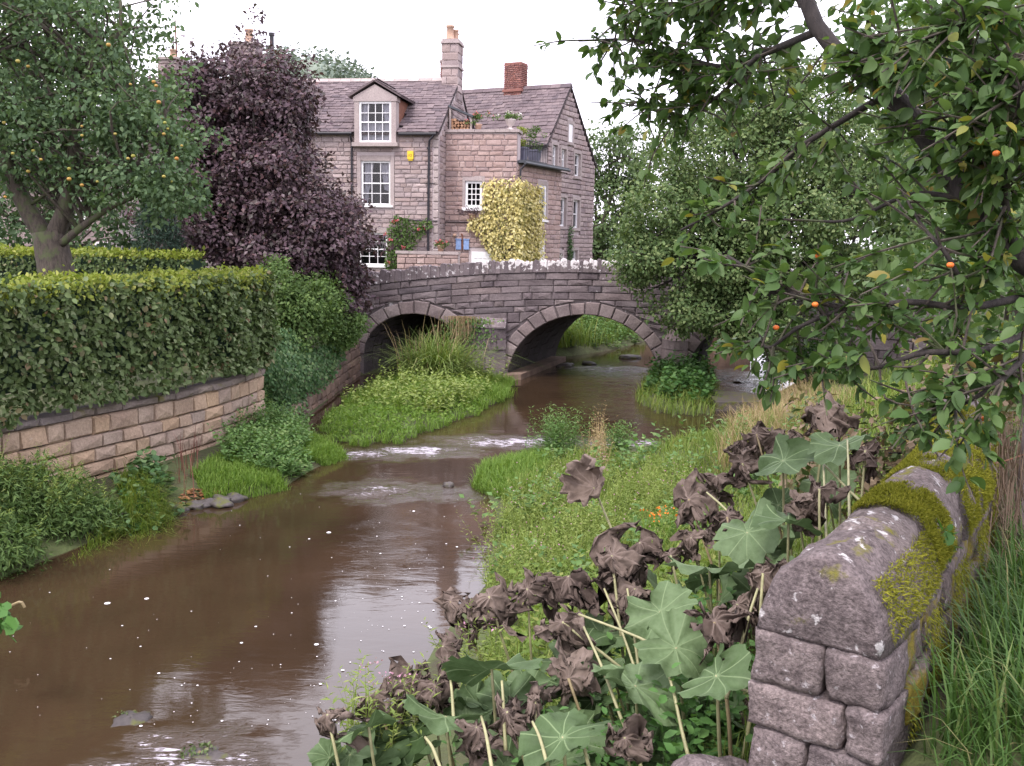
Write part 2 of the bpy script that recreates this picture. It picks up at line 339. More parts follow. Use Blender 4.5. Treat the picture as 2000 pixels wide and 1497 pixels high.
# ------------------------------------------------------------------ river
# riffles: centre x, y, radius x, radius y, strength
RIF = [(-1.7, 17.9, 1.0, .55, 1.0), (-2.8, 17.5, .9, .5, .9), (.0, 18.9, 1.5, .6, 1.0), (-2.0, 14.9, .9, .6, .85), (-.9, 14.8, .7, .4, .5), (2.6, 18.9, 1.6, .6, .9), (2.8, 27.5, 1.3, 4.5, .5),
       (3.2, 30.5, 1.4, .8, .9), (6.6, 28, .8, 2.2, .9), (-2.45, 6.95, .55, .32, 1.0), (-2.1, 6.6, .5, .25, .9), (-1.6, 12.9, .7, 1.4, .07)]
def rif(x, y):
    r = np.zeros_like(x)
    for cx, cy, rx, ry, s in RIF:
        r = np.maximum(r, s * np.exp(-(((x - cx) / rx) ** 2 + ((y - cy) / ry) ** 2)))
    return r
wx_ = axis(-60, 120, -8.2, 9.2, .09, 1.5); wy_ = axis(-40, 150, 4.5, 33, .085, 1.5)
X, Y = np.meshgrid(wx_, wy_); Rf = rif(X, Y)
rs = np.random.default_rng(3); Zw = np.zeros_like(X)
for i in range(26):
    a_ = rs.uniform(-.9, .9) - math.pi / 2; kf = rs.uniform(6, 26); ph = rs.uniform(0, 6.28)
    w_ = np.sin((X * math.cos(a_) + Y * math.sin(a_)) * kf + ph + 1.5 * np.sin(X * 1.7 + i) + 1.2 * np.sin(Y * 1.3 - i))
    Zw += w_ * (.00007 + .0045 * Rf) * (8.0 / kf) ** .5
Zw += .03 * Rf * np.exp(-((Y - 17.9) / .5) ** 2)
I = np.arange(X.size).reshape(X.shape); F = np.stack([I[:-1, :-1], I[:-1, 1:], I[1:, 1:], I[1:, :-1]], -1).reshape(-1, 4)
def mat_water():
    m, t, N, L = NT('river_water'); g = N.new('ShaderNodeNewGeometry'); p0 = g.outputs['Position']
    bc = noise_fac(t, p0, .35, .35, .65, 3)
    col = mixc(t, bc, (.030, .0185, .0105), (.045, .0275, .0155))
    p = nd(t, 'ShaderNodeBsdfPrincipled', Roughness=.02, IOR=1.6); L.new(col, p.inputs['Base Color'])
    # riffle mask from position, its outline broken up by noise
    tot = None; wn_ = nd(t, 'ShaderNodeTexNoise', Scale=2.2, Detail=4.0); L.new(p0, wn_.inputs['Vector']); wv = nd(t, 'ShaderNodeVectorMath', operation='MULTIPLY_ADD'); L.new(wn_.outputs['Color'], wv.inputs[0]); wv.inputs[1].default_value = (2.6, 1.1, 0); wa = nd(t, 'ShaderNodeVectorMath', operation='SUBTRACT'); L.new(p0, wa.inputs[0]); wa.inputs[1].default_value = (1.3, .55, 0); L.new(wa.outputs[0], wv.inputs[2]); pw = wv.outputs[0]
    for cx, cy, rx, ry, s in RIF:
        mp = N.new('ShaderNodeMapping'); mp.vector_type = 'POINT'
        mp.inputs['Location'].default_value = (-cx / rx, -cy / ry, 0); mp.inputs['Scale'].default_value = (1 / rx, 1 / ry, 0)
        L.new(pw, mp.inputs[0]); ln = nd(t, 'ShaderNodeVectorMath', operation='LENGTH'); L.new(mp.outputs[0], ln.inputs[0])
        mr = nd(t, 'ShaderNodeMapRange', interpolation_type='SMOOTHSTEP'); mr.inputs[1].default_value = 1.7; mr.inputs[2].default_value = .2; mr.inputs[4].default_value = s
        L.new(ln.outputs['Value'], mr.inputs[0])
        if tot is None: tot = mr.outputs[0]
        else:
            mx = nd(t, 'ShaderNodeMath', operation='MAXIMUM'); L.new(tot, mx.inputs[0]); L.new(mr.outputs[0], mx.inputs[1]); tot = mx.outputs[0]
    mp = N.new('ShaderNodeMapping'); mp.inputs['Scale'].default_value = (2.2, 6.5, 1); L.new(p0, mp.inputs[0])
    n1 = nd(t, 'ShaderNodeTexNoise', Scale=1.0, Detail=3.0, Roughness=.5, Distortion=.6); L.new(mp.outputs[0], n1.inputs['Vector'])
    mp2 = N.new('ShaderNodeMapping'); mp2.inputs['Scale'].default_value = (9, 22, 1); L.new(p0, mp2.inputs[0])
    n2 = nd(t, 'ShaderNodeTexNoise', Scale=1.0, Detail=4.0, Roughness=.6, Distortion=1.0); L.new(mp2.outputs[0], n2.inputs['Vector'])
    b1 = nd(t, 'ShaderNodeBump', Strength=.035, Distance=.05); L.new(n1.outputs[0], b1.inputs['Height'])
    st = nd(t, 'ShaderNodeMapRange'); st.inputs[3].default_value = .018; st.inputs[4].default_value = 1.0; L.new(tot, st.inputs[0])
    b2 = nd(t, 'ShaderNodeBump', Distance=.028); L.new(st.outputs[0], b2.inputs['Strength']); L.new(n2.outputs[0], b2.inputs['Height']); L.new(b1.outputs[0], b2.inputs['Normal'])
    L.new(b2.outputs[0], p.inputs['Normal'])
    # white water and sky glitter painted as pale streaks on the riffle crests
    fz = nd(t, 'ShaderNodeTexNoise', Scale=1.0, Detail=6.0, Roughness=.7, Distortion=1.5); mp3 = N.new('ShaderNodeMapping'); mp3.inputs['Scale'].default_value = (4.5, 20, 1)
    L.new(p0, mp3.inputs[0]); L.new(mp3.outputs[0], fz.inputs['Vector'])
    thr = nd(t, 'ShaderNodeMapRange'); thr.inputs[3].default_value = .95; thr.inputs[4].default_value = .47; L.new(tot, thr.inputs[0])
    gt = nd(t, 'ShaderNodeMath', operation='SUBTRACT'); L.new(fz.outputs[0], gt.inputs[0]); L.new(thr.outputs[0], gt.inputs[1])
    gm = nd(t, 'ShaderNodeMapRange'); gm.inputs[1].default_value = 0; gm.inputs[2].default_value = .09; gm.inputs[4].default_value = .75; L.new(gt.outputs[0], gm.inputs[0])
    fo = nd(t, 'ShaderNodeBsdfPrincipled', Roughness=.6); fo.inputs['Base Color'].default_value = (.62, .58, .66, 1)
    mx = N.new('ShaderNodeMixShader'); L.new(gm.outputs[0], mx.inputs[0]); L.new(p.outputs[0], mx.inputs[1]); L.new(fo.outputs[0], mx.inputs[2])
    o = N.new('ShaderNodeOutputMaterial'); L.new(mx.outputs[0], o.inputs[0]); return m
M['water'] = mat_water()
tag(obj('water', mesh_np('water', np.stack([X, Y, Zw], -1).reshape(-1, 3), F, True), M['water']), 'peat brown river water with ripples and riffles', 'water', kind='structure')

# ------------------------------------------------------------------ stone pieces
def unit_stone(seed, bev=.10, bulge=.22):
    r = random.Random(seed); j = lambda s: r.uniform(-s, s)
    v = [(-.5,.5,-.5),(.5,.5,-.5),(.5,.5,.5),(-.5,.5,.5)]
    v += [(x+j(.012), -.5+bulge+j(.03), z+j(.03)) for x, z in ((-.5,-.5),(.5,-.5),(.5,.5),(-.5,.5))]
    v += [(x*(1-bev*.8)+j(.02), -.5+j(.09), z*(1-bev*1.9)+j(.03)) for x, z in ((-.5,-.5),(.5,-.5),(.5,.5),(-.5,.5))]
    v += [(j(.2), -.54+j(.07), j(.15))]
    f = []
    for i in range(4):
        k = (i+1) % 4; f += [(i, k, 4+k, 4+i), (4+i, 4+k, 8+k, 8+i), (8+i, 8+k, 12)]
    return v, f
USTONE = [unit_stone(i) for i in range(8)]
USLATE = []
for i in range(6):
    r = random.Random(50 + i); j = lambda s: r.uniform(-s, s)
    USLATE.append(([(-.5,-.5+j(.05),0),(.5,-.5+j(.05),0),(.5,.5,0),(-.5,.5,0),(-.5,-.5+j(.04),1+j(.1)),(.5,-.5+j(.04),1+j(.1)),(.5,.5,1),(-.5,.5,1)],
                   [(4,5,6,7),(0,1,5,4),(1,2,6,5),(3,0,4,7),(2,3,7,6)]))
_cache = {}
def shared(kind, idx, mat):
    k = (kind, idx, mat.name)
    if k not in _cache:
        v, f = (USTONE if kind == 'stone' else USLATE)[idx]
        me = bpy.data.meshes.new(kind); me.from_pydata(v, [], f); me.materials.append(mat); me.update(); _cache[k] = me
    return _cache[k]
def pieces(parent, name, mats, mat, kind='stone', cap=300, key=None, rest=None):
    """mats: list of 4x4 matrices for the unit piece; the first `cap` (after sorting by key) are objects, the others one joined part"""
    order = sorted(range(len(mats)), key=(lambda i: key(mats[i])) if key else (lambda i: i))
    rr = random.Random(len(mats)); joined = MB(); n = 6 if kind == 'slate' else 8
    for c, i in enumerate(order):
        q = rr.randrange(n)
        if c < cap: obj(name, shared(kind, q, mat), None, parent, mats[i])
        else:
            v, f = (USTONE if kind == 'stone' else USLATE)[q]
            joined.add([mats[i] @ Vector(p) for p in v], f)
    if joined.v:
        o = joined.build(rest or name + '_mass', mat, parent); o['kind'] = 'stuff'
def frame(p0, ang):
    """world matrix: local x along the wall, y into the building, z up"""
    return Matrix.Translation((p0[0], p0[1], 0)) @ Matrix.Rotation(math.radians(ang), 4, 'Z')
def wall_rows(rows, openings, lens, seed, gap=.012, depth=.12, proud=.02):
    """rows: (z0, z1, x0, x1); returns local matrices of stones, openings (x0,x1,z0,z1) left free"""
    r = random.Random(seed); out = []
    for z0, z1, x0, x1 in rows:
        cuts = sorted((o[0], o[1]) for o in openings if o[2] < z1 - .03 and o[3] > z0 + .03)
        segs = []; c = x0
        for a_, b_ in cuts:
            if a_ > c: segs.append((c, min(a_, x1)))
            c = max(c, b_)
        if c < x1: segs.append((c, x1))
        for a_, b_ in segs:
            if b_ - a_ < .04: continue
            x = a_
            while x < b_ - 1e-4:
                l = r.uniform(*lens)
                if r.random() < .2: l *= .55
                if b_ - x - l < lens[0] * .5: l = b_ - x
                d = depth + r.uniform(-.012, .012)
                out.append(Matrix.Translation((x + l/2, depth/2 - proud - r.uniform(0, .012), (z0+z1)/2)) @ Matrix.Diagonal((max(l-gap, .02), d, z1-z0-gap, 1)))
                x += l
    return out
def courses(z0, z1, h, seed, x0, x1, var=.15, clip=None):
    r = random.Random(seed); z = z0; rows = []
    while z < z1 - .02:
        hh = h * r.uniform(1-var, 1+var)
        if z1 - z - hh < h * .5: hh = z1 - z
        a_, b_ = (x0, x1) if clip is None else clip(z + hh)
        if b_ > a_: rows.append((z, z + hh, a_, b_))
        z += hh
    return rows

# ------------------------------------------------------------------ bridge
BA = -3.0
BF = frame((-.15, 28.0), BA)                     # local s along the parapet, y through the bridge
bridge = thing('stone_bridge', (2.0, 30.0, 0), 'humped old stone road bridge with three arches over the river', 'bridge')
SK = Vector((math.sin(math.radians(18)), math.cos(math.radians(18)), 0)) * 5.2      # direction of the (skewed) barrels
SKl = BF.to_3x3().inverted() @ SK
def ztop(s): return 3.45 - .0125 * (s - 2.2) ** 2 if s < 2.2 else 3.45 - .004 * (s - 2.2) ** 2
ARCH = [(-4.2, -1.25, .62, 1.82), (0.0, 4.42, -.05, 1.90), (5.15, 8.4, .1, 1.75)]     # s0, s1, spring z, crown z
def arch_z(s, off=0.0):
    for s0, s1, zs, zc in ARCH:
        c = (s0+s1)/2; hw = (s1-s0)/2 + off; rz = zc - zs + off
        if abs(s-c) < hw: return zs + rz * math.sqrt(max(0, 1-((s-c)/hw)**2))
    return None
S0, S1 = -8.0, 13.0
ss_ = sorted(set(list(np.round(np.arange(S0, S1 + .01, .12), 4)) + [a_ + d for A in ARCH for a_, d in ((A[0], 1e-3), (A[1], -1e-3), (A[0], -1e-3), (A[1], 1e-3))]))
core = MB(); deck = -1.0
V0 = []; 
for s in ss_:
    zb = arch_z(s); zb = -.5 if zb is None else zb
    V0.append((s, zb, ztop(s) + deck, ztop(s) - .33))
def loc(s, y, z): return BF @ Vector((s, y, z))
for i in range(len(V0) - 1):
    a_, b_ = V0[i], V0[i+1]
    for off, flip in ((Vector((0,0.03,0)), False), (SKl, True)):
        q = [loc(a_[0]+off.x, off.y, a_[1]), loc(b_[0]+off.x, off.y, b_[1]), loc(b_[0]+off.x, off.y, b_[3]), loc(a_[0]+off.x, off.y, a_[3])]
        core.add(q, [(3,2,1,0) if flip else (0,1,2,3)])
    core.add([loc(a_[0],.03,a_[3]), loc(b_[0],.03,b_[3]), loc(b_[0],.4,b_[3]), loc(a_[0],.4,a_[3]), loc(b_[0],.4,b_[2]), loc(a_[0],.4,a_[2]),
              loc(b_[0]+SKl.x,SKl.y-.4,b_[2]), loc(a_[0]+SKl.x,SKl.y-.4,a_[2]), loc(b_[0]+SKl.x,SKl.y-.4,b_[3]), loc(a_[0]+SKl.x,SKl.y-.4,a_[3]),
              loc(b_[0]+SKl.x,SKl.y,b_[3]), loc(a_[0]+SKl.x,SKl.y,a_[3])], [(0,1,2,3),(3,2,4,5),(5,4,6,7),(7,6,8,9),(9,8,10,11)])
core.build('core', M['bridge_joint'], bridge)
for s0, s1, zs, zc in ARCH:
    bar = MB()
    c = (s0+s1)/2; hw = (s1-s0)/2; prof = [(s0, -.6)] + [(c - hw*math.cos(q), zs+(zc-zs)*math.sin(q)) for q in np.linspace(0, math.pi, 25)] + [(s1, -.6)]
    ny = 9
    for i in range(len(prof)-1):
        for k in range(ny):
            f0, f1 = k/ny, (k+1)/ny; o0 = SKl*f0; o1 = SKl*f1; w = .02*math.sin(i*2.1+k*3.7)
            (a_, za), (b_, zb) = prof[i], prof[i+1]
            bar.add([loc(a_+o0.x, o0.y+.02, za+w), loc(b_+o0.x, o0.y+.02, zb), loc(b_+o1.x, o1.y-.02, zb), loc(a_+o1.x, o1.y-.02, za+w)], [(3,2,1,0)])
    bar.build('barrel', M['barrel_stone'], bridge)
def quad_stone(c4, depth, r, proud=.025, bev=.025):
    """stone from 4 (s,z) corners on the bridge face"""
    cs = sum(p[0] for p in c4)/4; cz = sum(p[1] for p in c4)/4; v = []
    for s, z in c4: v.append(loc(s, depth, z))
    for s, z in c4: v.append(loc(s, -proud*.25, z))
    for s, z in c4:
        ds, dz = cs-s, cz-z; ln = math.hypot(ds, dz) + 1e-6; k = min(bev*1.4/ln, .4)
        v.append(loc(s+ds*k, -proud-r.uniform(-.012,.02), z+dz*k))
    v.append(loc(cs, -proud-r.uniform(0,.025), cz))
    f = []
    for i in range(4):
        k = (i+1) % 4; f += [(i,k,4+k,4+i),(4+i,4+k,8+k,8+i),(8+i,8+k,12)]
    return v, f
rr = random.Random(11)
# voussoirs
for s0, s1, zs, zc in ARCH:
    c = (s0+s1)/2; hw = (s1-s0)/2; rz = zc-zs; n = int((s1-s0)*4.2)
    for i in range(n):
        q0, q1 = math.pi*i/n+.006, math.pi*(i+1)/n-.006; t = .36+rr.uniform(-.03,.03)
        P = lambda q, o: (c-(hw+o)*math.cos(q), zs+(rz+o)*math.sin(q))
        v, f = quad_stone([P(q0,0),P(q0,t),P(q1,t),P(q1,0)][::-1], .35, rr, .045)
        mb = MB(); mb.add(v, f); mb.build('voussoir', M['arch_stone'], bridge)
# coursed stones following the hump
bs = []; z_off = .36; hts = [.20,.17,.19,.21,.18,.17,.30,.32,.24,.24,.24,.24,.24,.25,.25,.25,.25]
for hgt in hts:
    s = S0 + rr.uniform(0,.3)
    while s < 11.5:
        l = rr.choice((.3,.4,.5,.6,.8,1.0))*rr.uniform(.8,1.15)
        if hgt > .28: l *= 1.5
        e = min(s + l, 11.5); g = .008
        def lim(q, z):
            a_ = arch_z(q, .385); return max(z, a_+.01) if a_ is not None else max(z, -.3)
        tl, tr_ = ztop(s)-z_off-g, ztop(e)-z_off-g
        bl, br_ = tl-hgt+2*g, tr_-hgt+2*g
        bl2, br2 = lim(s+g, bl), lim(e-g, br_)
        if tl - bl2 > .05 and tr_ - br2 > .05:
            bs.append([(s+g, bl2),(e-g, br2),(e-g, tr_),(s+g, tl)])
        elif tl - bl2 > .05 or tr_ - br2 > .05:       # stone cut off where it meets the arch ring
            a0, a1 = s+g, e-g
            for _ in range(24):
                if tl - bl2 > .05: a1 -= (e-s)/26
                else: a0 += (e-s)/26
                if ztop(a0)-z_off-g-lim(a0, ztop(a0)-z_off-hgt+g) > .03 and ztop(a1)-z_off-g-lim(a1, ztop(a1)-z_off-hgt+g) > .03: break
            if a1 - a0 > .05: bs.append([(a0, lim(a0, ztop(a0)-z_off-hgt+g)),(a1, lim(a1, ztop(a1)-z_off-hgt+g)),(a1, ztop(a1)-z_off-g),(a0, ztop(a0)-z_off-g)])
        s = e
    z_off += hgt
bs.sort(key=lambda q: abs(q[0][0]-.6))
rest = MB()
for i, q in enumerate(bs):
    v, f = quad_stone(q, .2, rr, .03, .03)
    if i < 300: mb = MB(); mb.add(v, f); mb.build('stone', M['bridge_stone'], bridge)
    else: rest.add(v, f)
if rest.v: rest.build('end_stones', M['bridge_stone'], bridge)['kind'] = 'stuff'
# keystone-like dressed block and upright coping stones
s = -6.0
while s < 9.5:
    w = rr.uniform(.08,.19); h = rr.uniform(.28,.37); zt = ztop(s+w/2); lean = rr.uniform(-.012,.012)
    white = 0 < s + .8 < 6 and rr.random() < .8 or (s > 4 and rr.random() < .5)
    me = MB(); g = .002; z0 = zt-.345
    pr = [(s+g, z0),(s+w-g, z0),(s+w-g+lean, zt-.02+h-.33),(s+w*.75+lean, zt+h-.325),(s+w*.3+lean, zt+h-.315+rr.uniform(-.02,.02)),(s+g+lean, zt+h-.37)]
    me.prism([loc(q, -.05-rr.uniform(0,.03), z) for q, z in pr], (0,0,0), BF.to_3x3() @ Vector((0,.47,0)))
    me.build('coping_stone', M['coping_white' if white else 'coping_dark'], bridge); s += w
# pier buttress between the arches and round-nosed pier right of the middle arch
def block(parent, name, pts, z0, z1, mat, r, taper=.0):
    mb = MB(); c = sum((Vector(p) for p in pts), Vector((0,0)))/len(pts); n = len(pts); v = []
    for z, k in ((z0,.985),(z0+.02,1),(z1-.02,1-taper),(z1,.985-taper)):
        for p in pts:
            q = c+(Vector(p)-c)*k; v.append(loc(q.x+r.uniform(-.008,.008), q.y+r.uniform(-.008,.008), z))
    f = [tuple(range(n-1,-1,-1)), tuple(range(3*n,4*n))]
    for k in range(3):
        for i in range(n): f.append((k*n+i,k*n+(i+1)%n,(k+1)*n+(i+1)%n,(k+1)*n+i))
    mb.add(v, f); return mb.build(name, mat, parent)
z = -.3
while z < 1.35:
    h = rr.uniform(.24,.33); sp = rr.choice((-.45,-.62,-.3))
    block(bridge, 'pier_stone', [(-1.08,-.2),(sp-.006,-.26),(sp-.006,.1),(-1.08,.1)], z, z+h-.012, M['bridge_stone'], rr)
    block(bridge, 'pier_stone', [(sp+.006,-.26),(-.04,-.18),(-.04,.1),(sp+.006,.1)], z, z+h-.012, M['bridge_stone'], rr); z += h
mb = MB(); mb.prism([loc(-1.08,-.27,z), loc(-1.08,.05,z), loc(-1.08,.05,z+.34), loc(-1.08,-.1,z+.24), loc(-1.08,-.27,z+.04)], (0,0,0), BF.to_3x3() @ Vector((1.04,0,0)))
mb.build('pier_cap', M['coping_dark'], bridge)
z = -.3
while z < 1.0:
    h = rr.uniform(.26,.36); pts = [(4.44,.1)]+[(4.80-.36*math.cos(q), -.05-.5*math.sin(q)) for q in np.linspace(0,math.pi,8)]+[(5.16,.1)]
    block(bridge, 'pier_stone', pts, z, z+h-.012, M['arch_stone'], rr); z += h
mb = MB(); base = [loc(4.80-.38*math.cos(q), -.05-.52*math.sin(q), z) for q in np.linspace(0,math.pi,10)]
mb.add([loc(4.8,.02,z+.45)]+base, [(0,i,i+1) for i in range(1,10)]); mb.build('pier_cap', M['arch_stone'], bridge)
# stone footing inside the middle arch
mb = MB(); mb.prism([loc(-.1,-.4,-.3),loc(.42,-.25,-.3),loc(.5+SKl.x*.9,SKl.y*.9,-.3),loc(-.1+SKl.x*.9,SKl.y*.9,-.3)], (0,0,0), (0,0,.46)); mb.build('pier_footing', M['river_stone'], bridge)
# ------------------------------------------------------------------ foliage helpers
def norm(a): return a / (np.linalg.norm(a, axis=-1, keepdims=True) + 1e-9)
LEAF2 = (np.array([(0,0,0),(.32,.45,.07),(0,1,-.06),(-.32,.45,.07)]), np.array([(0,1,2),(0,2,3)]))
LEAF4 = (np.array([(0,0,0),(.25,.22,.06),(.30,.58,.04),(0,1,-.14),(-.30,.58,.04),(-.25,.22,.06),(0,.45,-.01)]),
         np.array([(0,1,6),(1,2,6),(2,3,6),(3,4,6),(4,5,6),(5,0,6)]))
LEAF8 = (np.array([(0,-.15,0),(0,0,0),(.17,.10,.05),(.28,.30,.07),(.29,.52,.05),(.20,.76,0),(0,1,-.16),(-.20,.76,0),(-.29,.52,.05),(-.28,.30,.07),(-.17,.10,.05),(0,.30,0),(0,.62,-.04),(.012,-.15,0)]),
         np.array([(0,13,1),(1,2,11),(2,3,11),(3,4,12),(3,12,11),(4,5,12),(5,6,12),(6,7,12),(7,8,12),(8,9,11),(8,11,12),(9,10,11),(10,1,11)]))
NARROW = (np.array([(0,0,0),(.11,.4,.04),(0,1,-.12),(-.11,.4,.04)]), np.array([(0,1,2),(0,2,3)]))
ROUND = (np.array([(0,0,0),(.42,.3,.08),(.34,.75,.05),(0,.95,0),(-.34,.75,.05),(-.42,.3,.08)]), np.array([(0,1,2),(0,2,3),(0,3,4),(0,4,5)]))
def inst(tmpl, P, fwd, nrm, s):
    tv, tf = tmpl; fwd = norm(fwd); side = norm(np.cross(fwd, nrm)); nn = np.cross(side, fwd)
    s = np.asarray(s, float).reshape(-1, 1, 1) * np.ones((len(P), 1, 1))
    V = P[:, None, :] + s * (tv[None, :, 0:1]*side[:, None] + tv[None, :, 1:2]*fwd[:, None] + tv[None, :, 2:3]*nn[:, None])
    n = len(tv); F = tf[None] + (np.arange(len(P)) * n)[:, None, None]
    return V.reshape(-1, 3), F.reshape(-1, 3)
def leaf_mesh(name, parts):
    VS, FS, b = [], [], 0
    for V, F in parts: VS.append(V); FS.append(F + b); b += len(V)
    return mesh_np(name, np.vstack(VS), np.vstack(FS))
def rdir(n, r=R): return norm(r.normal(size=(n, 3)))
def clump_leaves(C, n, rad, size, tmpl=LEAF2, flat=.75, r=R, up=.5, out=None):
    """n leaves round each clump centre C"""
    k = len(C); rad = np.asarray(rad, float).reshape(-1, 1, 1) * np.ones((k, 1, 1))
    o = r.normal(size=(k, n, 3)); o = o / np.linalg.norm(o, axis=2, keepdims=True) * r.uniform(.25, 1, (k, n, 1)) ** .6
    o[:, :, 2] *= flat
    P = (C[:, None] + o * rad).reshape(-1, 3); o = o.reshape(-1, 3)
    nr = norm(o * .6 + np.array([0, 0, up]) + .55 * rdir(len(P), r))
    if out is not None: nr = norm(nr + .7 * np.repeat(out, n, 0))
    fw = norm(o * .7 + .6 * rdir(len(P), r) + np.array([0, 0, -.25]))
    return inst(tmpl, P, fw, nr, size * r.uniform(.5, 1.38, len(P)))
def lobe_pts(lobes, r=R, shell=.5):
    C = []; D = []; RR = []
    for cx, cy, cz, rx, ry, rz, n in lobes:
        d = norm(r.normal(size=(n, 3))); q = r.uniform(shell, 1, (n, 1)) ** .7
        w = 1 + .16*np.sin(d[:, :1]*5+cx)+.16*np.cos(d[:, 2:]*6+cy)
        q = np.where(r.random((n, 1)) < .14, q*r.uniform(1.05, 1.38, (n, 1)), q); C.append(np.array([cx, cy, cz]) + d*q*w*np.array([rx, ry, rz])); D.append(d); RR.append(np.full(n, (rx*ry*rz) ** (1/3)))
    return np.vstack(C), np.vstack(D), np.concatenate(RR)
def wobble(p, q, n, amp, r):
    t = np.linspace(0, 1, n)[:, None]; P = p*(1-t) + q*t
    return P + np.sin(t*math.pi) * np.array([r.normal()*amp, r.normal()*amp, abs(r.normal())*amp])
def tree(name, label, cat, base, forks, lobes, leafm, barkm, leaf=.1, per=55, crad=.33, tr=.2, tmpl=LEAF2, seed=1, group=None, branches=3, flat=.75, up=.5, shell=.5, trunk_n=9):
    r = np.random.default_rng(seed); t = thing(name, base, label, cat, group)
    mb = MB(); base = np.array(base, float); fk = np.array(forks, float)
    P = spline([base - [0, 0, .2], (base*.5+fk*.5)+r.normal(size=3)*.04, fk], 8); mb.tube(P, np.linspace(tr*1.15, tr*.72, 8), trunk_n)
    tm = mb.build('trunk', barkm, t, True)
    C, D, Rr = lobe_pts(lobes, r, shell); lb = MB()
    for cx, cy, cz, rx, ry, rz, n in lobes:
        c = np.array([cx, cy, cz]); L0 = wobble(fk - [0, 0, .05], c, 7, .12*rx, r); lb.tube(L0, np.linspace(tr*.6, tr*.16, 7), 7)
        sub = C[(np.abs((C - c) / np.array([rx, ry, rz])) < 1.3).all(1)]
        for k in range(branches*3):
            if len(sub) == 0: break
            q = sub[r.integers(len(sub))]; L1 = wobble(L0[r.integers(2, 7)], q, 6, .10*rx, r); lb.tube(L1, np.linspace(tr*.22, tr*.05, 6), 5)
    lb.build('branch', barkm, t, True)
    V, F = clump_leaves(C, per, crad*r.uniform(.7, 1.35, len(C)), leaf, tmpl, flat, r, up, D)
    o = obj('crown', mesh_np('crown', V, F), leafm, t); return t, C, D
def in_poly(P, poly):
    poly = np.array(poly); x, y = P[:, 0], P[:, 1]; ins = np.zeros(len(P), bool); j = len(poly)-1
    for i in range(len(poly)):
        xi, yi = poly[i]; xj, yj = poly[j]
        ins ^= ((yi > y) != (yj > y)) & (x < (xj-xi)*(y-yi)/(yj-yi+1e-12)+xi); j = i
    return ins
def poly_pts(poly, n, r=R):
    poly = np.array(poly, float); lo, hi = poly.min(0), poly.max(0); out = np.zeros((0, 2))
    while len(out) < n:
        q = r.uniform(lo, hi, (n*2, 2)); out = np.vstack([out, q[in_poly(q, poly)]])
    return out[:n]
def ground_pts(poly, n, r=R, hf=H):
    q = poly_pts(poly, n, r); return np.column_stack([q, hf(q[:, 0], q[:, 1])])
def blades(P, h, w, bend=.5, r=R, lean=None):
    """tapered, bent grass blades: 7 verts, 5 triangles each"""
    n = len(P); h = np.asarray(h)*np.ones(n); w = np.asarray(w)*np.ones(n); a = r.uniform(0, 2*math.pi, n)
    d = np.column_stack([np.cos(a), np.sin(a), np.zeros(n)]); b = bend*r.uniform(.2, 1.3, n)
    if lean is not None: d = norm(d*.6+np.array(lean))
    sd = np.column_stack([-d[:, 1], d[:, 0], np.zeros(n)]); V = []
    for t, ww in ((0, 1), (.4, .9), (.75, .55)):
        c = P + d*(b*h*t*t)[:, None] + np.array([0, 0, 1])*(h*t*(1-.35*b*t))[:, None]
        V += [c - sd*(w*ww/2)[:, None], c + sd*(w*ww/2)[:, None]]
    V.append(P + d*(b*h)[:, None] + np.array([0, 0, 1])*(h*(1-.5*b))[:, None])
    V = np.stack(V, 1); T = np.array([(0,1,3),(0,3,2),(2,3,5),(2,5,4),(4,5,6)])
    F = T[None] + (np.arange(n)*7)[:, None, None]
    return V.reshape(-1, 3), F.reshape(-1, 3)
def stems(P, h, nl, leaf, tmpl=NARROW, r=R, lean=.18, w=.012, droop=.2, top=1.0, start=.1):
    """upright leafy herbs: a stem blade and nl leaves each"""
    n = len(P); h = np.asarray(h)*np.ones(n); tip = P + np.column_stack([r.normal(size=n)*lean, r.normal(size=n)*lean, np.ones(n)])*h[:, None]
    a = r.uniform(0, 6.28, n); sd = np.column_stack([np.cos(a), np.sin(a), np.zeros(n)])*(w/2)
    V = np.stack([P-sd, P+sd, tip], 1).reshape(-1, 3); F = np.arange(n*3).reshape(-1, 3)
    t = np.tile(np.linspace(start, 1, nl), n); i = np.repeat(np.arange(n), nl)
    Q = P[i]+(tip[i]-P[i])*t[:, None]; an = np.tile(np.arange(nl)*2.4, n)+a[i]
    fw = np.column_stack([np.cos(an), np.sin(an), .55-droop+.5*(t-.5)+.25*r.normal(size=len(t))])
    V2, F2 = inst(tmpl, Q, fw, np.column_stack([np.zeros((len(t), 2)), np.ones(len(t))])+.3*r.normal(size=(len(t), 3)), leaf*(1.15-.55*t*top)*r.uniform(.7, 1.2, len(t)))
    return np.vstack([V, V2]), np.vstack([F, F2+len(V)])

G = lambda *c: c
M['apple_leaf'] = mat_leaf('apple_leaf', [(0.0632, 0.1075, 0.0521), (0.1037, 0.1646, 0.076), (0.0842, 0.1396, 0.0732), (0.1632, 0.2296, 0.1134)], trans=.28, patch=1.1)
M['near_leaf'] = mat_leaf('near_leaf', [(.04,.085,.025),(.075,.135,.038),(.06,.115,.036),(.095,.16,.045),(.13,.20,.075),(.085,.145,.045),(.30,.27,.05),(.20,.13,.06)], trans=.34, patch=2.2, rough=.5, patch_amt=.55, spec=.25, poss=[0,.22,.42,.6,.78,.95,.985,1])
M['copper_leaf'] = mat_leaf('copper_leaf', [(0.055, 0.036, 0.047), (0.1, 0.063, 0.078), (0.078, 0.05, 0.063), (0.155, 0.105, 0.12), (0.075, 0.068, 0.06), (0.125, 0.065, 0.07)], trans=.15, patch=1.0, rough=.4, tint=(.6,.55,.6))
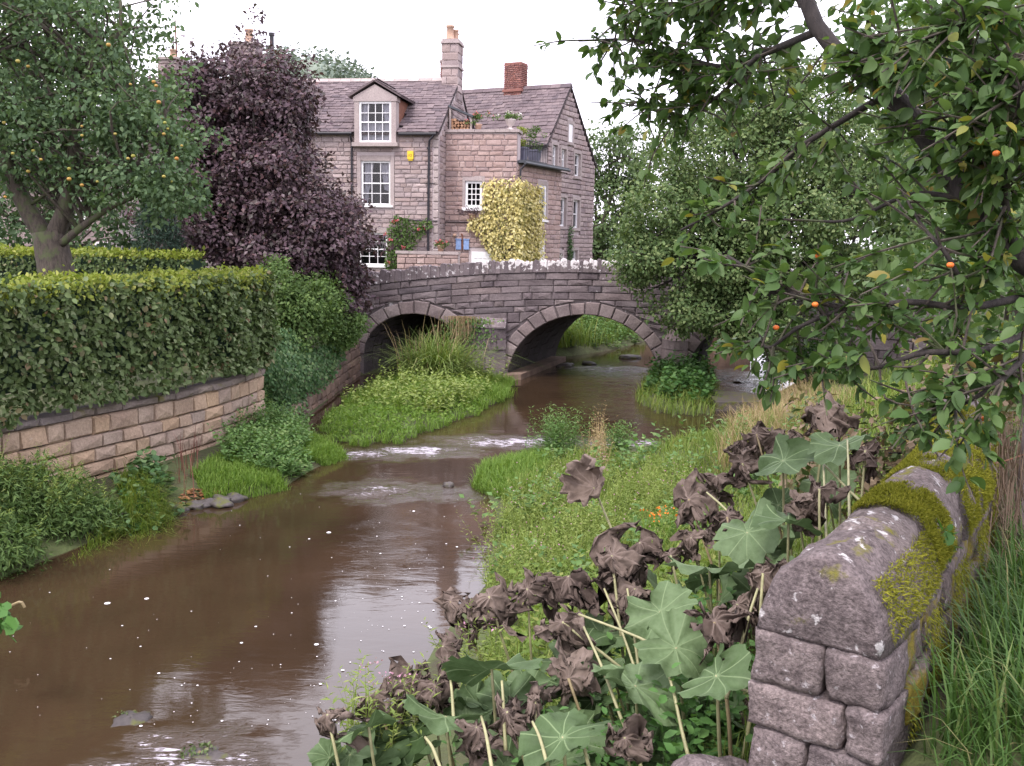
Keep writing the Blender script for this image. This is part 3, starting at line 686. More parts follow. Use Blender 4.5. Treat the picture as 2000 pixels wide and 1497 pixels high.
M['alder_leaf'] = mat_leaf('alder_leaf', [(0.06, 0.1, 0.036), (0.095, 0.15, 0.05), (0.08, 0.13, 0.046), (0.15, 0.205, 0.075), (0.2, 0.245, 0.105)], trans=.25, patch=.8)
M['far_leaf'] = mat_leaf('far_leaf', [(0.07, 0.115, 0.048), (0.105, 0.16, 0.062), (0.09, 0.14, 0.055), (0.16, 0.21, 0.085)], trans=.2, patch=.5)
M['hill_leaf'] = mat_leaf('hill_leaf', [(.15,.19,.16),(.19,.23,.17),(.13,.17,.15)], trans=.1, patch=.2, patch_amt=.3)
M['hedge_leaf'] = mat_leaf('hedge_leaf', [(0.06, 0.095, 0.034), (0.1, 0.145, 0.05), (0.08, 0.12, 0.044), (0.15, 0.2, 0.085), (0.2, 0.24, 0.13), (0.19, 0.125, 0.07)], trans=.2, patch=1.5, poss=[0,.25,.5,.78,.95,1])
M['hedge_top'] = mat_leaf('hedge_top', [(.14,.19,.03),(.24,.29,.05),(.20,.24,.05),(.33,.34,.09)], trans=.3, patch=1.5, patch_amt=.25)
M['ivy_leaf'] = mat_leaf('ivy_leaf', [(0.0325, 0.078, 0.026), (0.052, 0.117, 0.0364), (0.0715, 0.1365, 0.0455), (0.13, 0.195, 0.078)], trans=.15, patch=2.0, rough=.5, spec=.25)
M['shrub_leaf'] = mat_leaf('shrub_leaf', [(0.055, 0.105, 0.03), (0.095, 0.16, 0.042), (0.075, 0.125, 0.038), (0.145, 0.215, 0.06)], trans=.25, patch=1.5)
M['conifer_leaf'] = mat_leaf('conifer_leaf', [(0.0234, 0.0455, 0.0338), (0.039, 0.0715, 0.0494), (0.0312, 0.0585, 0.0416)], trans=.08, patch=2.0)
M['golden_leaf'] = mat_leaf('golden_leaf', [(0.45, 0.39, 0.15), (0.66, 0.58, 0.27), (0.56, 0.49, 0.2), (0.78, 0.72, 0.42), (0.25, 0.24, 0.08), (0.1, 0.11, 0.03)], trans=.25, patch=3.0, patch_amt=.3, tint=(.7,.65,.5), poss=[0,.25,.5,.75,.93,1])
M['bright_grass'] = mat_leaf('bright_grass', [(0.1, 0.185, 0.03), (0.155, 0.255, 0.045), (0.125, 0.215, 0.038), (0.23, 0.32, 0.075)], trans=.4, patch=1.6, patch_amt=.3)
M['bank_grass'] = mat_leaf('bank_grass', [(0.11, 0.175, 0.035), (0.175, 0.245, 0.05), (0.135, 0.21, 0.04), (0.29, 0.3, 0.09)], trans=.35, patch=1.8, patch_amt=.35)
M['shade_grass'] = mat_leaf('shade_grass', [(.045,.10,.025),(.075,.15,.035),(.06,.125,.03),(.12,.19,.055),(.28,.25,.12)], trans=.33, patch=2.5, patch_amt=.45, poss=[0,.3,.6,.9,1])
M['dry_grass'] = mat_leaf('dry_grass', [(.30,.22,.12),(.40,.31,.18),(.26,.17,.11),(.34,.30,.13)], trans=.25, patch=2.0, patch_amt=.25)
M['sedge'] = mat_leaf('sedge', [(.10,.16,.035),(.17,.23,.06),(.13,.20,.045),(.26,.28,.10)], trans=.3, patch=2.0, patch_amt=.3)
M['herb'] = mat_leaf('herb', [(0.0813, 0.1577, 0.0485), (0.1272, 0.2255, 0.0671), (0.1043, 0.1917, 0.0606), (0.1952, 0.2717, 0.1023)], trans=.3, patch=1.8, patch_amt=.35)
M['pale_herb'] = mat_leaf('pale_herb', [(0.15, 0.21, 0.05), (0.23, 0.29, 0.075), (0.18, 0.25, 0.06), (0.31, 0.35, 0.12)], trans=.3, patch=2.0, patch_amt=.3)
M['dark_herb'] = mat_leaf('dark_herb', [(0.0375, 0.0938, 0.025), (0.0625, 0.1375, 0.035), (0.05, 0.1125, 0.03), (0.1063, 0.1875, 0.0562)], trans=.25, patch=1.2)
M['nettle'] = mat_leaf('nettle', [(.06,.14,.035),(.09,.20,.05),(.075,.165,.045),(.13,.25,.07)], trans=.3, patch=3.0, patch_amt=.3)
M['pink_flower'] = mat_leaf('pink_flower', [(.45,.20,.33),(.55,.33,.42)], trans=.3)
M['red_flower'] = mat_leaf('red_flower', [(0.6, 0.09, 0.12), (0.68, 0.17, 0.2)], trans=.2)
M['orange_flower'] = mat_leaf('orange_flower', [(.75,.17,.02),(.80,.25,.04)], trans=.2)
M['white_flower'] = mat_leaf('white_flower', [(.7,.66,.68),(.8,.78,.8)], trans=.2)
M['moss'] = mat_leaf('moss', [(0.13, 0.14, 0.018), (0.21, 0.215, 0.024), (0.17, 0.175, 0.02), (0.31, 0.29, 0.045)], trans=.2, patch=6.0, patch_amt=.4, rough=.8, spec=.1)
M['bark'] = mat_bark('bark', (.035,.026,.022), (.10,.08,.065), (.07,.085,.035))
M['dark_bark'] = mat_bark('dark_bark', (.018,.014,.014), (.05,.04,.036))
M['apple_skin'] = mat_stone('apple_skin', [(.22,.26,.05),(.30,.28,.07),(.36,.20,.05),(.24,.27,.07)], stain=(1,.6,.5), stain_amt=.6, stain_scale=12, grain=40, bump=0, rough=.35, fine=.1)
M['orange_apple'] = mat_stone('orange_apple', [(.62,.17,.035),(.55,.13,.03)], stain=(1,.7,.5), stain_amt=.5, stain_scale=20, grain=60, bump=0, rough=.35, fine=.1)
M['moss_rock'] = mat_stone('moss_rock', [(.06,.05,.045),(.09,.075,.065)], stain=(.6,.6,.6), grain=30, moss=(.08,.085,.02), moss_thr=(.5,.62), moss_scale=6, rough=.5)

# ------------------------------------------------------------------ houses
def panel(mb, MF, x0, x1, z0, z1, y, ops):
    """flat wall sheet at local depth y with rectangular holes"""
    xs = sorted({x0, x1, *[min(max(v, x0), x1) for o in ops for v in o[:2]]}); zs = sorted({z0, z1, *[min(max(v, z0), z1) for o in ops for v in o[2:]]})
    for i in range(len(xs)-1):
        for k in range(len(zs)-1):
            cx, cz = (xs[i]+xs[i+1])/2, (zs[k]+zs[k+1])/2
            if any(o[0] < cx < o[1] and o[2] < cz < o[3] for o in ops): continue
            mb.add([MF @ Vector(p) for p in ((xs[i],y,zs[k]),(xs[i+1],y,zs[k]),(xs[i+1],y,zs[k+1]),(xs[i],y,zs[k+1]))], [(0,1,2,3)])
def window(parent, MF, x0, x1, z0, z1, nx, nz, y=.07, fw=.07, bar=.022, curtain=None, sill='white_paint', sill_h=.07, back=.5, label=None, meeting=True):
    f = MB(); B = lambda *a: f.box(*a, MF)
    B(x0, x0+fw, y-.03, y+.06, z0, z1); B(x1-fw, x1, y-.03, y+.06, z0, z1); B(x0+fw, x1-fw, y-.03, y+.06, z1-fw, z1); B(x0+fw, x1-fw, y-.03, y+.06, z0, z0+fw)
    gx0, gx1, gz0, gz1 = x0+fw, x1-fw, z0+fw, z1-fw; dx, dz = (gx1-gx0)/nx, (gz1-gz0)/nz
    for i in range(1, nx): B(gx0+i*dx-bar/2, gx0+i*dx+bar/2, y-.012, y+.03, gz0, gz1)
    for k in range(1, nz):
        bw = bar*(2.0 if meeting and k == nz//2 else 1.0)
        B(gx0, gx1, y-.016, y+.032, gz0+k*dz-bw/2, gz0+k*dz+bw/2)
    w = f.build('window', M['white_paint'], parent)
    if label: w['label'] = label
    for i in range(nx):
        for k in range(nz):
            p = MB(); e = bar/2+.002; tx, tz_ = .004*math.sin(i*3+k), .004*math.cos(k*5+i)
            c = [(gx0+i*dx+e, gz0+k*dz+e), (gx0+(i+1)*dx-e, gz0+k*dz+e), (gx0+(i+1)*dx-e, gz0+(k+1)*dz-e), (gx0+i*dx+e, gz0+(k+1)*dz-e)]
            p.add([MF @ Vector((q[0], y+.012+(tx if n in (1, 2) else 0)+(tz_ if n > 1 else 0), q[1])) for n, q in enumerate(c)], [(0,1,2,3)]); p.build('pane', M['glass'], w)
    rm = MB(); X0, X1, Z0, Z1 = x0+.004, x1-.004, z0+.004, z1-.004; yb = y+back
    q = [MF @ Vector(p) for p in ((X0,y-.025,Z0),(X1,y-.025,Z0),(X1,y-.025,Z1),(X0,y-.025,Z1),(X0,yb,Z0),(X1,yb,Z0),(X1,yb,Z1),(X0,yb,Z1))]
    rm.add(q, [(4,5,6,7),(0,4,7,3),(1,2,6,5),(0,1,5,4),(3,7,6,2)]); rm.build('recess', M['dark_room'], w)
    if curtain:
        c = MB(); yy = y+.12
        def drape(pts): 
            n = 10; v = []
            for i in range(n+1):
                t = i/n; xa, xb, za, zb = pts(t); o = .018*math.sin(i*2.3)
                v += [MF @ Vector((xa, yy+o, za)), MF @ Vector((xb, yy+o, zb))]
            c.add(v, [(2*i, 2*i+1, 2*i+3, 2*i+2) for i in range(n)])
        W, Hh = gx1-gx0, gz1-gz0
        if curtain == 'tied':
            drape(lambda t: (gx0+W*.02+W*.36*t, gx0+W*.02+W*.20*t, gz1, gz0+Hh*(.30+.05*t)))
            drape(lambda t: (gx1-W*.02-W*.36*t, gx1-W*.02-W*.20*t, gz1, gz0+Hh*(.30+.05*t)))
            drape(lambda t: (gx0+W*.20*t, gx0+W*.14*t, gz0+Hh*.38, gz0))
        elif curtain == 'net': drape(lambda t: (gx0+W*t, gx0+W*t, gz1, gz0))
        elif curtain == 'half':
            drape(lambda t: (gx0+W*t, gx0+W*t, gz0+Hh*.50, gz0+.01)); drape(lambda t: (gx0+W*.28*t, gx0+W*.2*t, gz1, gz0+Hh*.5)); drape(lambda t: (gx1-W*.28*t, gx1-W*.2*t, gz1, gz0+Hh*.5))
        c.build('curtain', M['curtain'], w)
    if sill:
        s = MB(); s.box(x0-.10, x1+.10, -.09, y+.05, z0-sill_h, z0-.003, MF); s.build('sill', M[sill], w)
    return w
def slates(parent, O, ex, es, L, D, seed, mat, skip=None, key=None, cap=300, e0=.24, e1=.15):
    r = random.Random(seed); ex = Vector(ex).normalized(); es = Vector(es).normalized(); n = ex.cross(es); ms = []; d = -.04; O = Vector(O)
    while d < D - .05:
        exp = e0+(e1-e0)*d/D; x = -r.uniform(0, .2)
        while x < L:
            w = r.uniform(.18, .36)*(exp/.2)**.5; w2 = min(w, L-x)
            if w2 > .05 and not (skip and skip(x+w2/2, d+exp/2)):
                ln = exp*1.5; a_ = es*math.cos(.10)-n*math.sin(.10); nn = n*math.cos(.10)+es*math.sin(.10)
                c = O+ex*(x+w2/2)+es*(d+ln/2)+n*(.035+r.uniform(-.006, .010)); th = r.uniform(.018, .034)
                m = Matrix.Identity(4); tw = r.uniform(-.02, .02)
                for k in range(3): m[k][0] = (ex[k]+es[k]*tw)*(w2-.008); m[k][1] = a_[k]*ln; m[k][2] = nn[k]*th; m[k][3] = c[k]
                ms.append(m)
            x += w
        d += exp
    pieces(parent, 'slate', ms, mat, 'slate', cap, key, 'slate_mass')
def cam_key(m):     # largest in the picture first
    p = m.translation; q = CM3.T @ (np.array(p)-np.array([0, 0, EYE])); px, py = 1000+FPX*q[0]/-q[2], 748.5-FPX*q[1]/-q[2]
    return 0 if (600 < px < 1170 and py < 520) else 1+abs(px-900)

H0 = np.array([-2.797, 36.0]); HF = frame(H0, -9); HX = HF.to_3x3()
cot = thing('stone_cottage', (-8, 38, 2.6), 'long two-storey stone cottage with slate roof, dormer and tall gable chimney', 'house')
OPS = [(-2.92,-1.80,5.18,6.78), (-2.92,-1.72,7.50,8.86), (-3.02,-1.92,2.98,4.18), (-6.6,-5.6,5.2,6.7), (-9.2,-8.2,5.2,6.7)]
OW = [(-2.92,-1.80,5.18,6.78), (-3.02,-1.92,2.98,4.18), (-6.6,-5.6,5.2,6.7), (-9.2,-8.2,5.2,6.7)]
sur = [(-3.07,-1.65,5.06,6.98), (-3.15,-1.78,2.85,4.36), (-6.75,-5.45,5.05,6.9), (-9.35,-8.05,5.05,6.9), (-3.14,-1.50,7.30,9)]
wl = MB(); panel(wl, HF, -13, 0, 2.2, 7.86, .010, OW+[(-2.92,-1.72,7.5,9)]); 
wl.add([HF @ Vector(p) for p in ((0,.05,2.2),(0,6.55,2.2),(0,6.55,7.86),(0,3.3,10.05),(0,.05,7.86),(-13,.05,2.2),(-13,6.55,2.2),(-13,6.55,7.86),(-13,3.3,10.05),(-13,.05,7.86))], [(0,1,2,3,4),(9,8,7,6,5),(1,6,7,2)])
wl.build('wall', M['mortar'], cot)
ms = [HF @ m for m in wall_rows(courses(2.3, 7.82, .165, 5, -11.5, -.22), sur, (.22,.62), 6)]
pieces(cot, 'stone', ms, M['cottage_stone'], key=cam_key, rest='stone_mass')
# quoins at the corner, gable stones
r_ = random.Random(8); z = 2.3; q_ = []
while z < 7.8:
    h = r_.uniform(.24,.32); w = r_.choice((.2,.19)); q_.append(HF @ Matrix.Translation((-w/2+.003,.06,z+h/2)) @ Matrix.Diagonal((w-.01,.17,h-.012,1))); z += h
pieces(cot, 'quoin', q_, M['dressed_stone'])
GFc = frame(H0, 81)
ms = [GFc @ m for m in wall_rows(courses(2.4, 9.9, .2, 9, .12, 6.5, clip=lambda z: (.12, 6.5) if z < 7.7 else (.12+(z-7.7)*1.42, 6.5-(z-7.7)*1.42)), [(1.0,6.6,0,7.7)], (.25,.6), 10)]
pieces(cot, 'gable_stone', ms, M['gable_stone'], key=cam_key, cap=120)
# stone dressings
ds = MB()
for a_, b_, c_, d_ in OW:
    for bx in ((a_-.15,a_,c_-.1,d_+.20), (b_,b_+.15,c_-.1,d_+.20), (a_+.003,b_-.003,d_,d_+.20)): 
        p = MB(); p.box(bx[0]+.003, bx[1]-.003, -.035, .11, bx[2], bx[3], HF); p.build('window_surround', M['dressed_stone'], cot)
window(cot, HF, -2.92,-1.80,5.18,6.78, 3, 4, curtain='tied', label='white twelve-pane sash window with tied-back curtains')
window(cot, HF, -3.02,-1.92,2.98,4.18, 3, 4, label='white ground-floor window half hidden by the copper tree')
window(cot, HF, -6.6,-5.6,5.2,6.7, 3, 4); window(cot, HF, -9.2,-8.2,5.2,6.7, 3, 4)
# roof
rf = MB(); e = Vector((0,-.14,7.80)); rd = Vector((0,3.3,10.16))
for sx in ((-13.1, .06),):
    rf.add([HF @ Vector(p) for p in ((sx[0],-.14,7.76),(sx[1],-.14,7.76),(sx[1],3.3,10.12),(sx[0],3.3,10.12),(sx[0],6.75,7.76),(sx[1],6.75,7.76),(sx[0],-.14,7.70),(sx[1],-.14,7.70),(sx[1],3.3,10.06),(sx[0],3.3,10.06),(sx[0],6.75,7.70),(sx[1],6.75,7.70))],
           [(0,1,2,3),(3,2,5,4),(7,6,9,8),(8,9,10,11),(0,6,7,1),(1,7,8,2),(2,8,11,5)])
roof = rf.build('roof', M['roof_bed'], cot)
eaves = HF @ Vector((-13.1,-.14,7.765)); slope = Vector((0,3.44,2.36)); D_ = slope.length
def skip(x, d):
    t = x-13.1; return -3.02 < t < -1.5 and d < D_*(.66-.36*abs(t+2.26)/.76)
slates(roof, eaves, HX @ Vector((1,0,0)), HX @ slope, 13.15, D_, 21, M['slate'], skip, cam_key)
rg = MB()
x = -13.1
while x < -.45:
    l = r_.uniform(.4,.55); rg.prism([HF @ Vector((x+.005,y,zz)) for y, zz in ((3.12,10.10),(3.3,10.25),(3.48,10.10))], (0,0,0), HX @ Vector((l-.01,0,0))); x += l
rg.build('ridge_tile', M['dressed_stone'], roof)
# dormer
dm = MB(); ft = -.20
dm.prism([HF @ Vector(p) for p in ((-3.10,ft,7.42),(-2.925,ft,7.42),(-2.925,ft,9.0),(-3.10,ft,9.0))], (0,0,0), HX @ Vector((0,.42,0)))
dm.prism([HF @ Vector(p) for p in ((-1.715,ft,7.42),(-1.54,ft,7.42),(-1.54,ft,9.0),(-1.715,ft,9.0))], (0,0,0), HX @ Vector((0,.42,0)))
dm.prism([HF @ Vector(p) for p in ((-3.14,ft-.02,8.865),(-1.50,ft-.02,8.865),(-1.50,ft-.02,9.02),(-2.32,ft-.02,9.46),(-3.14,ft-.02,9.02))], (0,0,0), HX @ Vector((0,.45,0)))
dormer = dm.build('dormer', M['dressed_stone'], cot)
for xx in (-3.08, -1.58):
    ck = MB(); ck.prism([HF @ Vector(p) for p in ((xx,.2,7.8),(xx,.2,9.0),(xx,1.95,9.0))], (0,0,0), HX @ Vector((.04,0,0)))
    ck.build('cheek', M['rust_wood'], dormer)
sl_ = MB(); sl_.box(-3.18,-1.46,-.28,.06,7.28,7.42, HF); sl_.build('dormer_sill', M['dressed_stone'], dormer)
window(cot, HF, -2.92,-1.72,7.42,8.86, 4, 4, y=-.14, curtain='half', sill=None, label='white sixteen-pane dormer window')
dr = MB()
for s_ in (-1, 1):
    a0 = Vector((-2.32,-.30,9.56)); b0 = Vector((-2.32+s_*.98,-.30,9.00)); a1 = Vector((-2.32,2.6,9.56)); b1 = Vector((-2.32+s_*.98,1.75,9.00))
    n_ = Vector((s_*.5,0,.87))*.06
    dr.add([HF @ p for p in (a0,b0,b1,a1,a0+n_,b0+n_,b1+n_,a1+n_)], [(0,1,2,3),(7,6,5,4),(0,4,5,1),(1,5,6,2),(2,6,7,3),(3,7,4,0)])
dr.build('dormer_roof', M['slate'], dormer)
for s_ in (-1, 1):
    o = HF @ Vector((-2.32+s_*.98,-.32,9.06)); es = HX @ Vector((-s_*.98,0,.56)); ex = HX @ Vector((0,1,0))
    if s_ < 0: o = HF @ Vector((-2.32+s_*.98,2.3,9.06)); ex = HX @ Vector((0,-1,0))
    rr2 = random.Random(4); L_ = 2.4; d = 0; k_ = 0; mm = []
    exn = ex.normalized(); esn = es.normalized(); n_ = exn.cross(esn)
    while d < 1.05:
        x = 0; 
        while x < L_ - d*.1:
            w = rr2.uniform(.2,.34); m = Matrix.Identity(4); c = o+exn*(x+w/2)+esn*(d+.13)+n_*.02
            for k in range(3): m[k][0] = exn[k]*(w-.01); m[k][1] = esn[k]*.28; m[k][2] = n_[k]*.025; m[k][3] = c[k]
            mm.append(m); x += w
        d += .19
    pieces(dormer, 'slate', mm, M['slate'], 'slate', 60)
# gutters and pipes
gt = MB(); gt.tube([HF @ Vector((x,-.2,7.74)) for x in (-13,-3.2)], .055, 8); gt.tube([HF @ Vector((x,-.2,7.72)) for x in (-1.44,-.05)], .055, 8); gt.build('gutter', M['black_paint'], cot)
dp = MB(); dp.tube([HF @ Vector(p) for p in ((-.14,-.2,7.68),(-.30,-.16,7.5),(-.34,-.09,7.3),(-.36,-.09,2.6))], .042, 8)
for zz in (7.2,5.6,4.2): dp.tube([HF @ Vector((-.36,-.09,zz)), HF @ Vector((-.36,-.09,zz+.06))], .058, 8)
dp.build('downpipe', M['black_paint'], cot)
dp = MB(); dp.tube([HF @ Vector(p) for p in ((-3.26,-.2,7.68),(-3.24,-.09,7.45),(-3.26,-.09,2.6))], .04, 8); dp.build('downpipe', M['black_paint'], cot)
cb = MB(); cb.tube([HF @ Vector((x,-.06,z)) for x, z in ((-1.3,4.66),(-.6,4.65),(-.02,4.64))], .02, 6); cb.tube([HF @ Vector((x,-.06,5.98)) for x in (-.5,-.12)], .015, 6); cb.build('cable', M['black_paint'], cot)
ab = MB(); ab.box(-1.14,-.92,-.11,-.03,6.84,7.13, HF); ab.box(-1.11,-.95,-.09,-.03,6.79,6.836, HF); box_ = ab.build('alarm_box', M['yellow_plastic'], cot); box_['label'] = 'small yellow alarm box with brown lettering'
tx = bpy.data.curves.new('alarm_print', 'FONT'); tx.body = 'IQ'; tx.size = .13; tx.align_x = 'CENTER'; tx.extrude = .001; tx.materials.append(M['brown_print'])
_t = bpy.data.objects.new('lettering', tx); COL.objects.link(_t); bpy.context.view_layer.update(); tm_ = bpy.data.meshes.new_from_object(_t.evaluated_get(bpy.context.evaluated_depsgraph_get())); bpy.data.objects.remove(_t); to = bpy.data.objects.new('lettering', tm_); to.matrix_basis = HF @ Matrix.Translation((-1.03,-.114,6.93)) @ Matrix.Rotation(math.pi/2, 4, 'X'); put(to, box_)
# chimneys
def chimney(parent, MF, x0, x1, y0, y1, z0, z1, mat, seed, h=.25, l=(.2,.5), cap_mat=None, name='chimney', steps=()):
    c = MB(); c.box(x0+.03, x1-.03, y0+.03, y1-.03, z0, z1, MF); ch = c.build(name, M['mortar'], parent)
    sides = [(MF @ Matrix.Translation((0,y0,0)), x0, x1), (MF @ Matrix.Translation((x1,0,0)) @ Matrix.Rotation(math.pi/2,4,'Z'), y0, y1),
             (MF @ Matrix.Translation((0,y1,0)) @ Matrix.Rotation(math.pi,4,'Z'), -x1, -x0), (MF @ Matrix.Translation((x0,0,0)) @ Matrix.Rotation(-math.pi/2,4,'Z'), -y1, -y0)]
    allm = []
    for k, (fm, a_, b_) in enumerate(sides): allm += [fm @ m for m in wall_rows(courses(z0, z1, h, seed, a_, b_, .05), [], l, seed+k, gap=.01, depth=.1, proud=0)]
    if h > .12: pieces(ch, 'stone', allm, mat)
    else: pieces(ch, 'brick', allm, mat, cap=0, rest='brickwork')
    for (za, zb, o) in steps: cp = MB(); cp.box(x0-o, x1+o, y0-o, y1+o, za, zb, MF); cp.build('chimney_cap', cap_mat or M['dressed_stone'], ch)
    return ch
def pot(parent, MF, x, y, z, h, r0, mat):
    p = MB(); p.tube([MF @ Vector((x,y,z+h*k)) for k in (0,.06,.1,.8,.86,1)], [r0*1.15,r0*1.15,r0,r0*.85,r0*1.1,r0*1.1], 10); p.build('chimney_pot', mat, parent, True)
ch = chimney(roof, HF, -.58,.06,2.85,3.75,9.35,11.45, M['cottage_stone'], 31, .3, (.3,.7), steps=((11.45,11.53,.05),(11.53,11.62,.0),(10.55,10.63,.04)))
pot(ch, HF, -.30,3.05,11.62,.52,.15, M['clay']); pot(ch, HF, -.16,3.35,11.62,.42,.12, M['clay']); pot(ch, HF, -.2,3.6,11.62,.34,.12, M['clay'])
chimney(roof, HF, -1.15,-.72,5.0,5.45,8.5,11.25, M['red_brick'], 33, .075, (.1,.22), steps=((11.15,11.22,.04),))
ch = chimney(roof, HF, -9.3,-8.2,2.95,3.65,9.7,11.55, M['cottage_stone'], 35, .28, (.3,.6), steps=((11.55,11.64,.06),)); pot(ch, HF, -8.62,3.3,11.64,.55,.17, M['clay'])
fl = MB(); fl.tube([HF @ Vector((-7.62,3.2,9.8)), HF @ Vector((-7.62,3.2,11.9))], .085, 10); fl.tube([HF @ Vector((-7.62,3.2,11.9)), HF @ Vector((-7.62,3.2,12.02))], .12, 10); fl.build('flue_pipe', M['black_paint'], roof)
an = MB(); an.tube([HF @ Vector((-8.4,3.3,11.5)), HF @ Vector((-8.38,3.3,13.4))], .014, 5); an.tube([HF @ Vector((-.5,3.4,11.5)), HF @ Vector((-.5,3.4,14.2))], .012, 5)
an.tube([HF @ Vector((-.85,5.2,11.2)), HF @ Vector((-.85,5.2,12.0))], .015, 5); an.build('aerial', M['black_paint'], roof)
ch = chimney(roof, HF, -12.4,-11.6,2.95,3.65,9.7,11.0, M['cottage_stone'], 37, .28, (.3,.6), steps=((11.0,11.1,.06),)); pot(ch, HF, -11.9,3.3,11.1,.35,.15, M['clay'])
an = MB(); an.tube([HF @ Vector((-11.75,3.3,11.0)), HF @ Vector((-11.78,3.3,12.6))], .03, 6); an.build('mast', M['rust_wood'], roof)

# extension between cottage and gabled house
E0 = H0+np.array(HX @ Vector((0,1.0,0)))[:2]; EF = frame(E0, -9); EX = EF.to_3x3()
ext = thing('stone_extension', (-1.3, 37, 2.6), 'flat-topped stone extension between the two pitched roofs', 'house')
OE = [(.78,1.42,5.18,6.15), (1.05,2.0,3.0,3.56)]
wl = MB(); panel(wl, EF, 0.01, 2.72, 2.2, 7.9, .010, OE)
wl.add([EF @ Vector(p) for p in ((2.72,.05,2.2),(2.72,.75,2.2),(2.72,.75,7.9),(2.72,.05,7.9),(.01,.05,7.9),(.01,.75,7.9),(.01,.75,6.0),(2.72,.75,6.0))], [(0,1,2,3),(3,2,5,4),(5,2,7,6)])
wl.build('wall', M['mortar'], ext)
ms = [EF @ m for m in wall_rows(courses(2.4, 7.86, .185, 41, .02, 2.72, .25), [(.70,1.50,5.08,6.3),(.95,2.1,2.9,3.62)], (.22,.6), 42)]
pieces(ext, 'stone', ms, M['extension_stone'])
cp = MB(); x = 0.0
while x < 2.75:
    l = r_.uniform(.5,.8); l = min(l, 2.8-x); p = MB(); p.box(x+.006, x+l-.006, -.09, .8, 7.9+r_.uniform(0,.01), 8.0+r_.uniform(0,.02), EF); p.build('coping_slab', M['dressed_stone'], ext); x += l
p = MB(); p.box(.68,.777,-.03,.1,5.1,6.33, EF); p.box(1.423,1.52,-.03,.1,5.1,6.33, EF); p.box(.78,1.42,-.03,.1,6.153,6.33, EF); p.build('window_surround', M['dressed_stone'], ext)
window(ext, EF, .78,1.42,5.18,6.15, 3, 4, fw=.09, bar=.03, meeting=False, label='white small-paned window beside the golden climber', sill_h=.12)
g_ = MB(); g_.box(1.05,2.0,-.01,.06,3.0,3.555, EF); gd = g_.build('door', M['white_paint'], ext); gd['label'] = 'white panelled door top seen over the parapet'
g_ = MB()
for i in range(5): g_.box(1.15+i*.17,1.27+i*.17,-.025,-.012,3.3,3.46, EF)
g_.build('door_panel', M['white_paint'], gd)
cb = MB(); cb.tube([EF @ Vector((x,-.06,4.63)) for x in (.02,.9)], .022, 6); cb.build('cable', M['black_paint'], ext)
for k in (0, 1):
    p = MB(); x = .46+k*.30; p.box(x, x+.2, -.08, -.03, 3.62, 3.98, EF); p.box(x-.02, x+.22, -.1, -.03, 3.984, 4.02, EF); p.build('hatch', M['blue_paint'], ext)['label'] = 'small pale blue hatch on the extension wall'
p = MB(); p.tube([EF @ Vector(q) for q in ((.42,.02,4.15),(.42,-.14,4.15),(.42,-.18,4.1))], .06, 8); p.build('vent_pipe', M['clay'], ext)
p = MB(); p.tube([EF @ Vector(q) for q in ((.70,-.05,3.6),(.70,-.05,4.15),(.66,-.05,4.2))], .03, 6); p.build('pipe', M['rust_wood'], ext)

# lower wing with flat roof terrace and the tall gabled house
B0 = E0+np.array(EX @ Vector((2.72,0,0)))[:2]; WF = frame(B0, 63); WX3 = WF.to_3x3()
gab = thing('gabled_house', (2.0, 41, 2.6), 'tall three-storey gable-ended stone house with red brick chimney', 'house')
OWg = [(1.90,2.56,4.80,6.13), (1.90,2.50,2.9,4.03)]
wl = MB(); panel(wl, WF, .03, 3.95, 2.2, 6.8, .010, OWg)
wl.add([WF @ Vector(p) for p in ((3.95,.05,2.2),(3.95,.4,2.2),(3.95,.4,6.8),(3.95,.05,6.8),(.03,.05,6.8),(.03,4,6.8),(3.95,4,6.8))], [(0,1,2,3),(4,3,6,5)])
wing = wl.build('wing_wall', M['mortar'], gab)
ms = [WF @ m for m in wall_rows(courses(2.4, 6.76, .19, 43, .04, 3.96, .2), [(1.78,2.68,4.7,6.3),(1.8,2.6,2.8,4.2)], (.25,.6), 44)]
pieces(wing, 'stone', ms, M['extension_stone'], cap=200)
p = MB(); p.box(1.76,1.897,-.03,.1,4.7,6.3, WF); p.box(2.563,2.7,-.03,.1,4.7,6.3, WF); p.box(1.90,2.56,-.03,.1,6.133,6.3, WF); p.build('window_surround', M['dressed_stone'], gab)
window(gab, WF, 1.90,2.56,4.80,6.13, 2, 2, y=.03, fw=.1, curtain='net', label='white sash window on the lower wing')
d_ = MB(); d_.box(1.92,2.48,.0,.06,2.9,4.0, WF); d_.build('door', M['white_paint'], gab)['label'] = 'white side door beside the golden climber'
fa = MB(); fa.box(.06,4.1,-.28,-.03,6.82,6.92, WF); fa.box(.06,4.1,-.03,4.0,6.82,6.90, WF); fa.tube([WF @ Vector((x,-.3,6.82)) for x in (.06,4.12)], .055, 8); fa.build('flat_roof', M['lead'], gab)
dp = MB(); dp.tube([WF @ Vector(q) for q in ((.14,-.28,6.78),(.06,-.12,6.58),(.05,-.12,6.15))], .04, 8); dp.build('downpipe', M['black_paint'], gab)
NV = Vector((-math.sin(math.radians(63)), math.cos(math.radians(63)), 0)); g0 = Vector((B0[0], B0[1], 0))+NV*.35; GF = frame((g0.x, g0.y), 63); GX = GF.to_3x3()
AP, EL, ER = (5.45,10.28), (3.38,7.86), (8.30,7.36)
OG = [(3.80,4.28,6.98,7.84), (4.68,5.16,6.94,7.76), (6.05,6.68,6.76,7.70), (5.34,5.78,8.10,8.84), (4.56,5.28,4.62,5.80), (6.02,6.70,4.58,5.76), (4.5,5.0,2.9,3.5), (6.0,6.6,2.9,3.62)]
